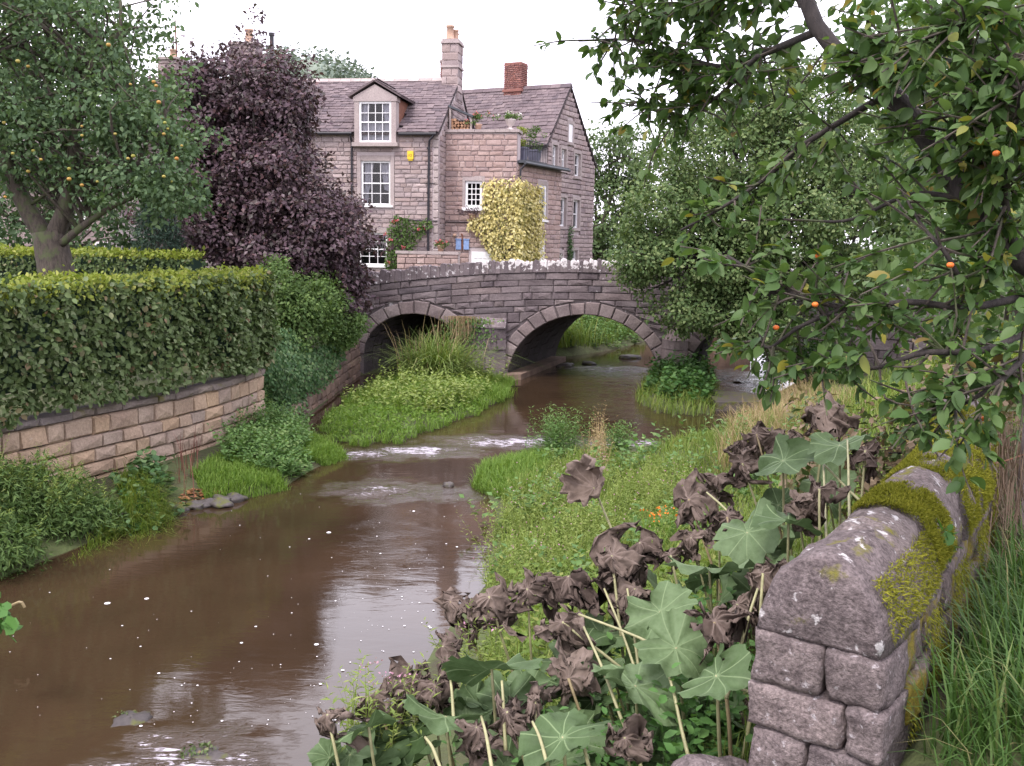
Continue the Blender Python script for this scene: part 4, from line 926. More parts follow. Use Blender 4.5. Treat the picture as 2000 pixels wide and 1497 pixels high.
def gz(x): return EL[1]+(AP[1]-EL[1])*(x-EL[0])/(AP[0]-EL[0]) if x < AP[0] else AP[1]+(ER[1]-AP[1])*(x-AP[0])/(ER[0]-AP[0])
wl = MB(); panel(wl, GF, EL[0], ER[0], 2.2, 7.36, .05, OG); panel(wl, GF, 3.8, ER[0]-.0, 7.36, 7.86, .05, OG+[(7.75,8.4,7,8)]); 
wl.add([GF @ Vector(p) for p in ((EL[0],.05,7.36),(3.8,.05,7.36),(3.8,.05,7.86),(EL[0],.05,EL[1]))], [(0,1,2,3)]); wl.add([GF @ Vector(p) for p in ((7.75,.05,7.36),(8.30,.05,7.36),(7.75,.05,7.86))], [(0,1,2)])
wl.add([GF @ Vector(p) for p in ((EL[0],.05,7.86),(5.34,.05,7.86),(5.34,.05,gz(5.34)))], [(0,1,2)]); wl.add([GF @ Vector(p) for p in ((5.34,.05,7.86),(5.78,.05,7.86),(5.78,.05,8.10),(5.34,.05,8.10))], [(0,1,2,3)])
wl.add([GF @ Vector(p) for p in ((5.34,.05,8.84),(5.78,.05,8.84),(5.78,.05,gz(5.78)),(5.45,.05,AP[1]),(5.34,.05,gz(5.34)))], [(0,1,2,3,4)]); wl.add([GF @ Vector(p) for p in ((5.78,.05,7.86),(7.8,.05,7.86),(5.78,.05,gz(5.78)))], [(0,1,2)])
wl.add([GF @ Vector(p) for p in ((EL[0],.05,2.2),(EL[0],9,2.2),(EL[0],9,EL[1]),(EL[0],.05,EL[1]),(ER[0],.05,2.2),(ER[0],9,2.2),(ER[0],9,ER[1]),(ER[0],.05,ER[1]),(AP[0],9,AP[1]))], [(3,2,1,0),(4,5,6,7),(1,2,8,6,5)])
wl.build('wall', M['mortar'], gab)
def gclip(z):
    a_ = EL[0] if z < EL[1] else EL[0]+(z-EL[1])*(AP[0]-EL[0])/(AP[1]-EL[1]); b_ = ER[0] if z < ER[1] else ER[0]-(z-ER[1])*(ER[0]-AP[0])/(AP[1]-ER[1]); return (a_+.02, b_-.02)
so_ = [(o[0]-.13, o[1]+.13, o[2]-.13, o[3]+.15) for o in OG]
ms = [GF @ m for m in wall_rows(courses(2.4, 10.1, .19, 45, 0, 1, .2, gclip), so_, (.25,.6), 46)]
pieces(gab, 'stone', ms, M['gable_stone'], key=cam_key, rest='stone_mass')
for o in OG:
    p = MB(); a_, b_, c_, d_ = o
    p.box(a_-.12,a_-.003,-.03,.1,c_-.12,d_+.14, GF); p.box(b_+.003,b_+.12,-.03,.1,c_-.12,d_+.14, GF); p.box(a_,b_,-.03,.1,d_+.003,d_+.14, GF); p.box(a_-.04,b_+.04,-.07,.04,c_-.12,c_-.003, GF); p.build('window_surround', M['dressed_stone'], gab)
    if o[2] > 8: p = MB(); p.box(a_,b_,.0,.06,c_,d_, GF); p.build('attic_shutter', M['white_paint'], gab)
    else: window(gab, GF, a_, b_, c_, d_, 1, 2, y=.12, fw=.07, sill=None, curtain='net' if o[2] > 4 else None)
rf = MB(); n_ = .07
def gslope(x0, z0, x1, z1):
    rf.add([GF @ Vector(p) for p in ((x0,-.06,z0),(x1,-.06,z1),(x1,9,z1),(x0,9,z0),(x0,-.06,z0+n_),(x1,-.06,z1+n_),(x1,9,z1+n_),(x0,9,z0+n_))], [(0,1,2,3),(7,6,5,4),(0,4,5,1),(1,5,6,2),(3,2,6,7),(0,3,7,4)])
gslope(EL[0]-.2, EL[1]-.2, AP[0], AP[1]); gslope(AP[0], AP[1], ER[0]+.12, ER[1]-.1)
roof2 = rf.build('roof', M['roof_bed'], gab)
o = GF @ Vector((EL[0]-.2, 8.95, EL[1]-.2+n_)); es = GX @ Vector((AP[0]-EL[0]+.2,0,AP[1]-EL[1]+.2)); slates(roof2, o, GX @ Vector((0,-1,0)), es, 9.0, es.length, 23, M['slate'], None, cam_key)
rg = MB(); y = -.05
while y < 8.9:
    rg.prism([GF @ Vector((AP[0]+x,y+.005,AP[1]+zz)) for x, zz in ((-.17,.02),(0,.2),(.17,.02))], (0,0,0), GX @ Vector((0,.45,0))); y += .46
rg.build('ridge_tile', M['slate'], roof2)
ch = chimney(roof2, GF, AP[0]-.32,AP[0]+.32,2.15,2.95,9.7,11.35, M['red_brick'], 47, .075, (.1,.22), cap_mat=M['red_brick'], steps=((11.35,11.42,.0),(10.22,10.32,.05)))
# terrace railing and the things on the roofs
rl = thing('terrace_railing', tuple(WF @ Vector((.9,.5,6.9))), 'thin black iron railing round the flat roof terrace', 'railing')
def P_(x, y, z): return WF @ Vector((x, y, z))
m_ = MB(); m_.tube([P_(1.0,.15,7.75),P_(2.9,.15,7.75)], .018, 6); m_.tube([P_(1.0,.15,7.02),P_(2.9,.15,7.02)], .014, 6); m_.build('rail', M['black_paint'], rl)
for i in range(14):
    m_ = MB(); x = 1.0+i*.146; m_.tube([P_(x,.15,6.9),P_(x,.15,7.75)], .011, 5); m_.build('baluster', M['black_paint'], rl)
def planter(x, y, kind, label):
    t = thing('planter', tuple(P_(x,y,6.9)), label, 'planter', 'tall grey planters on the terrace'); m_ = MB(); a_ = P_(x,y,6.9)
    v = []
    for z, w in ((0,.15),(.5,.2),(.54,.22),(.6,.22),(.56,.18)): v += [a_+WX3 @ Vector((sx*w,sy*w,z)) for sx, sy in ((-1,-1),(1,-1),(1,1),(-1,1))]
    f = [(3,2,1,0)]+[(k*4+i,k*4+(i+1)%4,(k+1)*4+(i+1)%4,(k+1)*4+i) for k in range(4) for i in range(4)]+[(16,17,18,19)]
    m_.add(v, f); m_.build('pot', M['grey_planter'], t); c = np.array(a_)
    r = np.random.default_rng(int(x*100))
    if kind == 'ball':
        st = MB(); st.tube([c+[0,0,.5],c+[0,0,1.1]], .015, 5); st.build('stem', M['bark'], t)
        V, F = clump_leaves(np.array([c+[0,0,1.22],c+[0,0,.78]]), 420, [.2,.17], .06, r=r); obj('foliage', mesh_np('foliage', V, F), M['hedge_top'], t)
    else:
        C = c+np.column_stack([r.normal(size=26)*.14, r.normal(size=26)*.14, r.uniform(.6,1.45,26)]); V, F = clump_leaves(C, 30, .12, .07, r=r); obj('foliage', mesh_np('foliage', V, F), M['shrub_leaf'], t)
planter(1.25,.45,'ball','tall grey terrace planter with two yellow-green topiary balls'); planter(2.35,.45,'shrub','tall grey terrace planter holding a loose green conifer shrub')
lg = thing('log_store', tuple(EF @ Vector((.45,.6,8.0))), 'lean-to store full of split logs on the flat roof', 'log store'); Q_ = lambda x, y, z: EF @ Vector((x, y, z))
m_ = MB(); m_.prism([Q_(.06,.25,8.86),Q_(.06,.25,8.94),Q_(1.0,.25,8.55),Q_(1.0,.25,8.47)], (0,0,0), EX @ Vector((0,.8,0))); m_.build('roof_panel', M['lead'], lg)
for x, zt in ((.08,8.84),(.88,8.50)): m_ = MB(); m_.box(x,x+.07,.3,.37,8.02,zt, EF); m_.build('post', M['dressed_stone'], lg)
m_ = MB(); m_.box(.1,.9,.95,.99,8.02,8.45, EF); m_.build('back_board', M['black_paint'], lg)
r2 = random.Random(5)
for k in range(4):
    for i in range(6):
        if k == 3 and i > 1: continue
        m_ = MB(); x = .2+i*.115+r2.uniform(-.02,.02); z = 8.08+k*.105; rr_ = r2.uniform(.045,.06); m_.tube([Q_(x,.33+r2.uniform(-.03,.03),z),Q_(x,.85,z)], rr_, 6); m_.build('log', M['log'], lg)
def potted(name, label, cat, p, leafm, flm, r0=.16, hh=.35, nfl=10, urn=None, seed=1):
    t = thing(name, tuple(p), label, cat); r = np.random.default_rng(seed); p = np.array(p)
    m_ = MB()
    if urn: m_.tube([p+[0,0,z] for z in (0,.05,.07,.14,.2,.34,.38,.4)], [.15,.15,.07,.06,.14,.18,.21,.2], 12); zt = .4; m_.build('urn', M['urn'], t, True)
    else: m_.tube([p+[0,0,z] for z in (0,.18,.2,.22)], [.09,.13,.15,.14], 10); zt = .2; m_.build('pot', M['clay'], t, True)
    C = p+np.column_stack([r.normal(size=16)*r0, r.normal(size=16)*r0*.6, zt+r.uniform(0,hh,16)]); V, F = clump_leaves(C, 26, .1, .07, r=r); obj('foliage', mesh_np('foliage', V, F), leafm, t)
    V, F = clump_leaves(C[:nfl]+[0,0,.08], 6, .05, .05, r=r, tmpl=ROUND); obj('flower', mesh_np('flower', V, F), flm, t)
potted('urn_planter', 'pale stone urn with trailing plants on the extension parapet', 'urn', Q_(2.38,.4,8.02), M['shrub_leaf'], M['white_flower'], urn=True, seed=2, r0=.2, hh=.2)
potted('potted_geranium', 'bushy red potted geranium beside the log store', 'potted plant', Q_(1.18,.35,8.02), M['shrub_leaf'], M['red_flower'], r0=.18, hh=.42, seed=3)
potted('window_box', 'dark planted window box under the small-paned window', 'window box', Q_(1.1,-.2,4.72), M['copper_leaf'], M['white_flower'], r0=.26, hh=.22, seed=4, nfl=5)
# climbers
gc = thing('golden_climber', tuple(EF @ Vector((2.2,-.1,3.0))), 'large golden-leaved climber covering the extension corner', 'climber'); rg_ = np.random.default_rng(61)
q1 = poly_pts([(1.50,6.05),(1.8,6.22),(2.9,6.15),(2.98,3.2),(1.95,3.2),(1.6,3.9),(1.35,4.25),(.92,4.50),(1.05,4.75),(1.45,4.85)], 2600, rg_); q2 = poly_pts([(-.25,6.15),(1.2,6.0),(1.75,6.1),(1.86,5.6),(1.84,4.8),(2.0,4.3),(1.85,3.2),(-.25,3.2)], 3200, rg_)
def onwall(MF, q, d): 
    m3 = np.array(MF); P = np.column_stack([q[:,0], d, q[:,1], np.ones(len(q))]); return (m3 @ P.T).T[:, :3]
q1 = q1+rg_.normal(size=q1.shape)*[.05,.09]; q2 = q2+rg_.normal(size=q2.shape)*[.07,.09]; Pa = onwall(EF, q1, -rg_.uniform(.02,.3,len(q1))); Pb = onwall(WF, q2, -rg_.uniform(.02,.3,len(q2)))
na = np.tile(np.array(EX @ Vector((0,-1,0))), (len(Pa),1)); nb = np.tile(np.array(WX3 @ Vector((0,-1,0))), (len(Pb),1))
P2 = np.vstack([Pa,Pb]); N2 = np.vstack([na,nb])
V, F = inst(LEAF2, P2, N2*.3+.5*rdir(len(P2),rg_)+[0,0,-.6], N2+.7*rdir(len(P2),rg_)+[0,0,.3], .135*rg_.uniform(.6,1.25,len(P2))); obj('foliage', mesh_np('foliage', V, F), M['golden_leaf'], gc)
st = MB()
for k in range(9):
    p = np.array(EF @ Vector((2.4+rg_.normal()*.12,-.05,2.9))); q = Pa[rg_.integers(len(Pa))] if k % 2 else Pb[rg_.integers(len(Pb))]; st.tube(wobble(p,q,6,.15,rg_), np.linspace(.03,.008,6), 5)
st.build('stem', M['bark'], gc)
def wall_climber(name, label, cat, MF, poly, n, leafm, flm=None, nfl=0, leaf=.1, seed=1, dep=.3):
    r = np.random.default_rng(seed); q = poly_pts(poly, n, r); c = np.mean(np.array(poly),0); t = thing(name, tuple(MF @ Vector((c[0],-.1,min(p[1] for p in poly)))), label, cat)
    P = onwall(MF, q, -r.uniform(.02,dep,n)); nn = np.tile(np.array(MF.to_3x3() @ Vector((0,-1,0))),(n,1))
    V, F = inst(LEAF2, P, .7*rdir(n,r)+[0,0,-.4], nn+.8*rdir(n,r)+[0,0,.3], leaf*r.uniform(.6,1.2,n)); obj('foliage', mesh_np('foliage', V, F), leafm, t)
    s_ = MB(); b = np.array(MF @ Vector((c[0],-.05,min(p[1] for p in poly)-.1)))
    for k in range(6): s_.tube(wobble(b,P[r.integers(n)],6,.1,r), np.linspace(.02,.006,6), 5)
    s_.build('stem', M['bark'], t)
    if flm:
        C = P[r.integers(0,n,nfl)]+nn[:nfl]*.12
        for c_ in C: V, F = clump_leaves(c_[None], 14, .06, .06, ROUND, r=r); obj('bloom', mesh_np('bloom', V, F), flm, t)
wall_climber('climbing_rose', 'climbing rose with pink-red blooms on the cottage front', 'climber', HF, [(-1.95,2.9),(-1.9,4.2),(-1.6,4.85),(-1.1,4.75),(-.75,4.6),(-.3,4.75),(-.12,4.5),(-.6,4.1),(-.95,3.5),(-1.1,2.8)], 1300, M['shrub_leaf'], M['red_flower'], 8, .12, 71)
wall_climber('green_climber', 'narrow green climber between the lower gable windows', 'climber', GF, [(5.45,2.8),(5.4,3.8),(5.55,4.6),(5.75,4.7),(5.85,3.9),(6.0,2.8)], 420, M['ivy_leaf'], None, 0, .11, 72, .15)
wall_climber('thin_climber', 'thin young climber with white flowers left of the gable window', 'climber', GF, [(4.2,2.8),(4.25,3.8),(4.35,4.5),(4.5,4.5),(4.5,3.6),(4.65,2.8)], 200, M['ivy_leaf'], M['white_flower'], 3, .1, 73, .12)
# low wall and geranium before the cottage
lw = thing('forecourt_wall', tuple(HF @ Vector((.3,-.9,2.6))), 'low stone forecourt wall with slab top before the cottage', 'wall'); LF = HF @ Matrix.Translation((0,-.9,0))
c = MB(); c.box(-1.3,.95,.05,.28,2.2,3.42, LF); c.build('core', M['mortar'], lw); pieces(lw, 'stone', [LF @ m for m in wall_rows(courses(2.3,3.44,.2,81,-1.3,.95), [], (.3,.6), 82)], M['extension_stone'], cap=60)
x = -1.35
while x < .9: l = r_.uniform(.5,.75); p = MB(); p.box(x+.005,x+l-.005,-.05,.34,3.45,3.55, LF); p.build('coping_slab', M['dressed_stone'], lw); x += l
potted('geranium_pot', 'small pot of bright red geranium on the forecourt wall', 'potted plant', HF @ Vector((.28,-.75,3.55)), M['shrub_leaf'], M['red_flower'], r0=.08, hh=.1, seed=9, nfl=14)
# ------------------------------------------------------------------ left bank: garden wall, hedge, trees
WL = np.column_stack([WX, WY]); WS = spline(np.column_stack([WL, np.zeros(len(WL))]), 400)[:, :2]
seg = np.linalg.norm(np.diff(WS, axis=0), axis=1); WA = np.concatenate([[0], np.cumsum(seg)]); WLEN = WA[-1]
def wpt(s): return np.array([np.interp(s, WA, WS[:, 0]), np.interp(s, WA, WS[:, 1])])
def wtan(s): d = wpt(min(s+.05, WLEN))-wpt(max(s-.05, 0)); return d/np.linalg.norm(d)
gw = thing('garden_wall', (-5.6, 15.3, 0), 'curved retaining wall of rock-faced buff sandstone below the clipped hedge', 'wall')
core = MB(); st_ = np.linspace(0, WLEN, 60)
for a_, b_ in zip(st_[:-1], st_[1:]):
    q = []
    for s in (a_, b_):
        p, t = wpt(s), wtan(s); n = np.array([-t[1], t[0]])
        q.append([(*(p+n*o), z) for o, z in ((.06,-.3),(.06,1.36),(.40,1.36))])
    core.add(q[0]+q[1], [(0,3,4,1),(1,4,5,2)])
p, t = wpt(WLEN), wtan(WLEN); n = np.array([-t[1], t[0]]); core.add([(*(p-t*.02+n*.06),-.3),(*(p-t*.02+n*.40),-.3),(*(p-t*.02+n*.40),1.36),(*(p-t*.02+n*.06),1.36)], [(0,1,2,3)])
core.build('core', M['dark_mortar'], gw)
r_ = random.Random(19); rows = [(-.25,-.04)]+[(z, z+.205) for z in np.arange(-.04, 1.18, .205)]; rows[-1] = (rows[-1][0], 1.27); ms = []; caps = []
for k, (z0, z1) in enumerate(rows+[(1.275, 1.40)]):
    s = -r_.uniform(0, .3); cap_ = k == len(rows)
    while s < WLEN-.05:
        l = r_.uniform(.26, .58) if not cap_ else r_.uniform(.35,.75); l = min(l, WLEN-s)
        if WLEN-s-l < .12: l = WLEN-s
        sm = max(s+l/2, .02); p, t = wpt(sm), wtan(sm); rot = Matrix.Rotation(math.atan2(t[1], t[0])+r_.uniform(-.012,.012), 4, 'Z')
        m = Matrix.Translation((p[0], p[1], (z0+z1)/2)) @ rot @ Matrix.Translation((0,.08-r_.uniform(0,.025)-(.03 if cap_ else 0),0)) @ Matrix.Diagonal((l-.014,.19,z1-z0-.014,1))
        (caps if cap_ else ms).append(m); s += l
pieces(gw, 'stone', ms, M['garden_stone'], key=lambda m: -m.translation.y, rest='stone_mass')
pieces(gw, 'coping_stone', caps, M['garden_cap'])
# hedge
hg = thing('clipped_hedge', (-6.2, 15.3, 1.4), 'clipped beech hedge with yellow-green top above the curved wall', 'hedge')
core = MB(); HW = 1.0
def hp(s, o, z):
    p, t = wpt(s), wtan(s); n = np.array([-t[1], t[0]]); return (*(p+n*o), z)
st_ = np.linspace(0, WLEN+.0, 40)
for a_, b_ in zip(st_[:-1], st_[1:]):
    v = [hp(s, o, z) for s in (a_, b_) for o, z in ((.10,1.78),(.08,3.10),(.85,3.10),(.85,1.78))]
    core.add(v, [(0,4,5,1),(1,5,6,2),(2,6,7,3),(3,7,4,0)])
core.add([hp(WLEN,o,z) for o, z in ((.10,1.66),(.85,1.66),(.85,3.10),(.08,3.10))], [(0,1,2,3)])
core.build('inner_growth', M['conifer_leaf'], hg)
rh = np.random.default_rng(31)
n = 19000; s = rh.uniform(0, WLEN+.12, n); zb_ = np.interp(s,[0,4,8,WLEN],[1.30,1.38,1.5,1.55]); z = zb_+(3.27-zb_)*rh.uniform(0,1,n)
z += .06*np.sin(s*2.1)*(z < 1.7)
TT = np.array([wtan(min(q, WLEN)) for q in np.linspace(0, WLEN, 200)]); tx_ = np.interp(s, np.linspace(0,WLEN,200), TT[:,0]); ty_ = np.interp(s, np.linspace(0,WLEN,200), TT[:,1])
px_ = np.interp(s, WA, WS[:,0])+tx_*np.maximum(s-WLEN,0); py_ = np.interp(s, WA, WS[:,1])+ty_*np.maximum(s-WLEN,0)
off = -.12-.07*np.sin(s*3.3+z*2)-.06*np.sin(s*7.1-z*5)-.05*np.sin(s*13.7+z*11)+rh.normal(size=n)*.05-.10*np.clip(1.75-z,0,.4)+.10*np.clip(z-3.1,0,.3)*3
P = np.column_stack([px_-ty_*off, py_+tx_*off, z]); nn = np.column_stack([ty_, -tx_, np.full(n,.35)])
V, F = inst(LEAF4, P, .8*rdir(n,rh)+nn*.4+[0,0,-.5], nn+.75*rdir(n,rh), .095*rh.uniform(.7,1.3,n))
n2 = 3000; z2 = rh.uniform(1.4,3.2,n2); o2 = rh.uniform(-.1,.95,n2); p, t = wpt(WLEN), wtan(WLEN); nl = np.array([-t[1],t[0]])
b2 = .1+.12*np.sin(math.pi*np.clip((o2+.1)/1.05,0,1)); P2 = np.column_stack([p[0]+nl[0]*o2+t[0]*b2, p[1]+nl[1]*o2+t[1]*b2, z2])+rh.normal(size=(n2,3))*.03
V2, F2 = inst(LEAF4, P2, .8*rdir(n2,rh)+[0,0,-.4], np.array([t[0],t[1],.3])+.75*rdir(n2,rh), .095*rh.uniform(.7,1.3,n2))
obj('side_foliage', leaf_mesh('side_foliage', [(V,F),(V2,F2)]), M['hedge_leaf'], hg)
n = 9500; s = rh.uniform(0,WLEN+.15,n); o_ = rh.uniform(-.16,1.0,n); tx_ = np.interp(s, np.linspace(0,WLEN,200), TT[:,0]); ty_ = np.interp(s, np.linspace(0,WLEN,200), TT[:,1])
z = 3.2+.05*np.sin(s*2.7)+.03*np.sin(s*6.1+o_*4)+rh.normal(size=n)*.035+(rh.random(n) < .04)*rh.uniform(.03,.14,n)-.12*np.clip(-o_,0,1)
P = np.column_stack([np.interp(s,WA,WS[:,0])-ty_*o_+tx_*np.maximum(s-WLEN,0), np.interp(s,WA,WS[:,1])+tx_*o_+ty_*np.maximum(s-WLEN,0), z])
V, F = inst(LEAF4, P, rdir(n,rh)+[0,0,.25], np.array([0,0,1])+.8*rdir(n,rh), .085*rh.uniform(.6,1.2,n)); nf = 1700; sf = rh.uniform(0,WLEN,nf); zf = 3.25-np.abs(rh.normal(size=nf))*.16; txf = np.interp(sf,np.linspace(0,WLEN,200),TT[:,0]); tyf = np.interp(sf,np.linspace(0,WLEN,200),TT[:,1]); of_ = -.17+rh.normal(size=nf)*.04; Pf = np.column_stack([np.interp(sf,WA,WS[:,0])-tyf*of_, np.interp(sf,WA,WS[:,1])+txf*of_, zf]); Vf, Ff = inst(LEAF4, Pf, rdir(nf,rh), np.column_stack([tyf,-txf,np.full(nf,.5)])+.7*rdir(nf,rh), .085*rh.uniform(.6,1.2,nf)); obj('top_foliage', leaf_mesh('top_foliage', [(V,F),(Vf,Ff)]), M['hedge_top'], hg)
# second hedge deeper in the garden
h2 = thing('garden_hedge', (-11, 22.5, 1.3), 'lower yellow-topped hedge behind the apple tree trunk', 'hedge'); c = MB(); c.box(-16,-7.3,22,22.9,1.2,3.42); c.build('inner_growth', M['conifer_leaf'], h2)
n = 6000; P = np.column_stack([rh.uniform(-16,-7.2,n), rh.uniform(21.75,22.9,n), np.full(n,3.5)]); P[:,2] += rh.normal(size=n)*.05; V, F = inst(LEAF2, P, rdir(n,rh), [0,0,1]+.7*rdir(n,rh), .11*rh.uniform(.6,1.2,n)); obj('top_foliage', mesh_np('top_foliage', V, F), M['hedge_top'], h2)
n = 6000; P = np.column_stack([rh.uniform(-16,-7.2,n), 21.85+rh.normal(size=n)*.06, rh.uniform(2.2,3.45,n)]); V, F = inst(LEAF2, P, rdir(n,rh)+[0,0,-.4], [0,-1,.3]+.7*rdir(n,rh), .11*rh.uniform(.6,1.2,n)); obj('side_foliage', mesh_np('side_foliage', V, F), M['hedge_leaf'], h2)

# apple tree behind the hedge, three-limbed
ap = thing('apple_tree', (-7.9, 16.6, 1.3), 'fruiting apple tree with forked trunk behind the clipped hedge', 'tree'); ra = np.random.default_rng(41)
tb = MB(); tb.tube(spline([(-7.75,16.6,1.2),(-7.72,16.6,2.8),(-7.80,16.6,3.5),(-7.86,16.6,3.95)],8), np.linspace(.34,.27,8), 12)
limbs = [[(-7.9,16.6,3.8),(-8.2,16.6,4.3),(-8.42,16.6,4.8),(-8.6,16.5,5.6),(-8.9,16.4,6.6)], [(-7.82,16.6,3.8),(-7.6,16.55,4.2),(-7.42,16.5,4.7),(-7.3,16.5,5.5),(-7.0,16.4,6.5),(-6.4,16.3,7.2)],
         [(-7.7,16.8,4.0),(-7.75,17.0,4.7),(-7.7,17.2,5.4),(-7.6,17.3,6.6)], [(-7.62,16.5,3.75),(-7.2,16.4,4.05),(-6.7,16.3,4.35),(-6.2,16.2,4.55)], [(-7.4,16.5,4.75),(-6.9,16.4,4.8),(-6.4,16.2,5.0),(-5.6,16.1,5.2)]]
rads = [(.17,.08),(.17,.05),(.12,.05),(.075,.03),(.09,.03)]
tb.build('trunk', M['bark'], ap, True)
for L_, (r0, r1) in zip(limbs, rads):
    lb = MB(); lb.tube(spline(L_, 12), np.linspace(r0, r1, 12), 9); lb.build('limb', M['bark'], ap, True)
lob = [(-8.8,16.4,6.8,1.5,1.5,1.5,150),(-7.2,16.5,7.0,1.5,1.4,1.3,150),(-6.2,16.4,6.2,1.0,1.1,.85,80),(-5.9,16.2,5.25,1.0,1.0,.75,85),(-8.9,16.3,5.3,1.2,1.2,.8,90),(-7.2,16.2,5.5,1.1,1.1,.7,70),(-9.2,16.6,8.2,1.5,1.4,1.0,90),(-7.9,16.6,8.3,1.2,1.2,.8,70),(-5.55,16.1,4.55,.65,.7,.42,40),(-10.4,16.5,6.2,1.2,1.3,1.8,80),(-6.6,16.2,4.75,.7,.7,.35,28)]
C, D, _ = lobe_pts(lob, ra, .35); lb = MB()
for k in range(110):
    q = C[ra.integers(len(C))]; L_ = spline(limbs[ra.integers(5)],12); d2 = np.linalg.norm(L_-q,axis=1); lb.tube(wobble(L_[max(d2.argmin(),3)], q, 6, .18, ra), np.linspace(.032,.008,6), 5)
lb.build('twigs', M['bark'], ap, True)['kind'] = 'stuff'
C = C[ra.random(len(C)) < .86]; V, F = clump_leaves(C, 30, .27*ra.uniform(.5,1.5,len(C)), .092, LEAF4, .8, ra, .4); obj('crown', mesh_np('crown', V, F), M['apple_leaf'], ap)
bm = bmesh.new(); bmesh.ops.create_icosphere(bm, subdivisions=2, radius=1)
for v in bm.verts:
    v.co.z *= .88
    if v.co.z > .6: v.co.z -= .25*(v.co.z-.6)
apm = bpy.data.meshes.new('apple'); bm.to_mesh(apm); bm.free(); apm.polygons.foreach_set('use_smooth', np.ones(len(apm.polygons),bool)); apm.materials.append(M['apple_skin'])
APX = [(8,240),(160,247),(225,262),(300,160),(212,88),(65,295),(160,265),(255,165),(305,168),(310,200),(315,230),(322,240),(328,252),(320,262),(260,305),(345,310),(320,345),(335,355),(80,312),(55,335),(135,350),(160,362),(190,355),(10,385),(55,130),(35,120),(135,330),(250,310),(355,285),(25,300)]
for i, (x, y) in enumerate(APX):
    o = bpy.data.objects.new('apple', apm); p = at(x, y, 15.1+.5*math.sin(i*2.7)); s = .029+.006*math.sin(i*5.1); o.matrix_basis = Matrix.Translation(p) @ Matrix.Diagonal((s,s,s,1)); put(o, ap)

# copper-leaved tree, conifer and shrubs
tree('copper_tree', 'dark purple-leaved copper tree in front of the cottage', 'tree', (-7.4,25.2,1.6), (-7.3,25.2,3.4),
     [(-6.9,25.2,7.6,1.35,1.3,1.15,170),(-7.9,25.2,6.6,1.2,1.3,1.0,130),(-6.0,25.2,6.9,.95,1.1,1.1,110),(-7.0,25,5.6,1.9,1.6,.95,190),(-5.4,24.9,4.6,1.6,1.5,.95,210),(-7.6,24.8,4.3,1.6,1.4,1.0,170),(-4.7,24.8,3.9,1.2,1.3,.85,130),(-6.0,24.5,3.5,1.5,1.2,.7,130),(-8.1,25.2,7.5,.8,.9,.75,60),(-5.65,25.2,7.4,.7,.9,.85,60),(-8.3,25.2,5.5,1.0,1.1,.9,80),(-6.1,25.0,5.9,1.2,1.2,.8,90),(-4.3,24.9,3.0,.55,.8,.6,50),(-4.15,25.0,2.35,.32,.6,.38,22)],
     M['copper_leaf'], M['dark_bark'], leaf=.12, per=46, crad=.34, tr=.24, seed=51, flat=.7, shell=.45)
cn = thing('dark_conifer', (-8.2,22.6,1.4), 'narrow dark conifer between apple tree and copper tree', 'conifer'); rc = np.random.default_rng(53)
tk = MB(); tk.tube([(-8.2,22.6,1.3),(-8.2,22.6,5.0)], [.09,.02], 7); tk.build('trunk', M['dark_bark'], cn)
zc = rc.uniform(1.6,5.3,170); rad = .62*np.clip((5.5-zc)/2.6,.12,1); an_ = rc.uniform(0,6.28,170); C = np.column_stack([-8.2+np.cos(an_)*rad, 22.6+np.sin(an_)*rad, zc]); V, F = clump_leaves(C, 70, .2, .1, NARROW, 1.3, rc, .2); obj('crown', mesh_np('crown', V, F), M['conifer_leaf'], cn)
tree('bank_shrub', 'dense green shrub between the hedge end and the bridge', 'shrub', (-5.1,22.8,.9), (-5.1,22.8,1.5),
     [(-4.95,22.3,2.0,.75,.8,.75,120),(-5.5,22.3,2.7,.8,.8,.7,100),(-4.6,23.2,2.5,.6,.7,.55,70),(-4.35,24.2,1.85,.55,.8,.5,65),(-5.3,21.4,1.4,.6,.7,.5,60)], M['shrub_leaf'], M['dark_bark'], leaf=.085, per=50, crad=.25, tr=.06, seed=55)
tree('verge_bush', 'light green leafy bush trailing over the river wall by the left arch', 'shrub', (-4.55,25.6,1.0), (-4.55,25.6,1.25), [(-4.45,25.3,1.42,.32,.7,.33,50),(-4.4,26.6,1.6,.3,.7,.25,36)], M['herb'], M['dark_bark'], leaf=.08, per=40, crad=.18, tr=.02, seed=56)
# ivy
iv = thing('ivy', (-4.6,20.6,.1), 'dark ivy spilling over the bank beside the curved wall end', 'ivy'); ri = np.random.default_rng(57)
q = poly_pts([(508,690),(560,640),(600,680),(655,670),(672,690),(640,745),(600,765),(585,800),(590,830),(545,830),(508,815)], 5200, ri); Yv = np.interp(q[:,0],[505,560,600,650,700],[19.6,20.3,21.6,23.6,26.0]); Yv += .35*np.sin(q[:,1]*.05)-(q[:,1]-740)*.006
P = np.array([at(a_,b_,y_) for (a_,b_),y_ in zip(q,Yv)])+ri.normal(size=(5200,3))*.07; V, F = inst(LEAF4, P, .6*rdir(5200,ri)+[.3,-.3,-.7], np.array([.6,-.7,.5])+.7*rdir(5200,ri), .085*ri.uniform(.6,1.25,5200)); obj('foliage', mesh_np('foliage', V, F), M['ivy_leaf'], iv)
st = MB()
for k in range(14): a_ = P[ri.integers(5200)]; b_ = P[ri.integers(5200)]; st.tube(wobble(a_+[-.1,.1,-.05],b_+[-.1,.1,-.05],5,.06,ri), .012, 5)
st.build('stem', M['dark_bark'], iv)
bk = MB(); bk.prism([(-4.95,19.0,-.2),(-4.6,19.2,-.2),(-4.72,23.0,-.2),(-5.2,24,-.2)], (0,0,0), (0,0,.9)); 
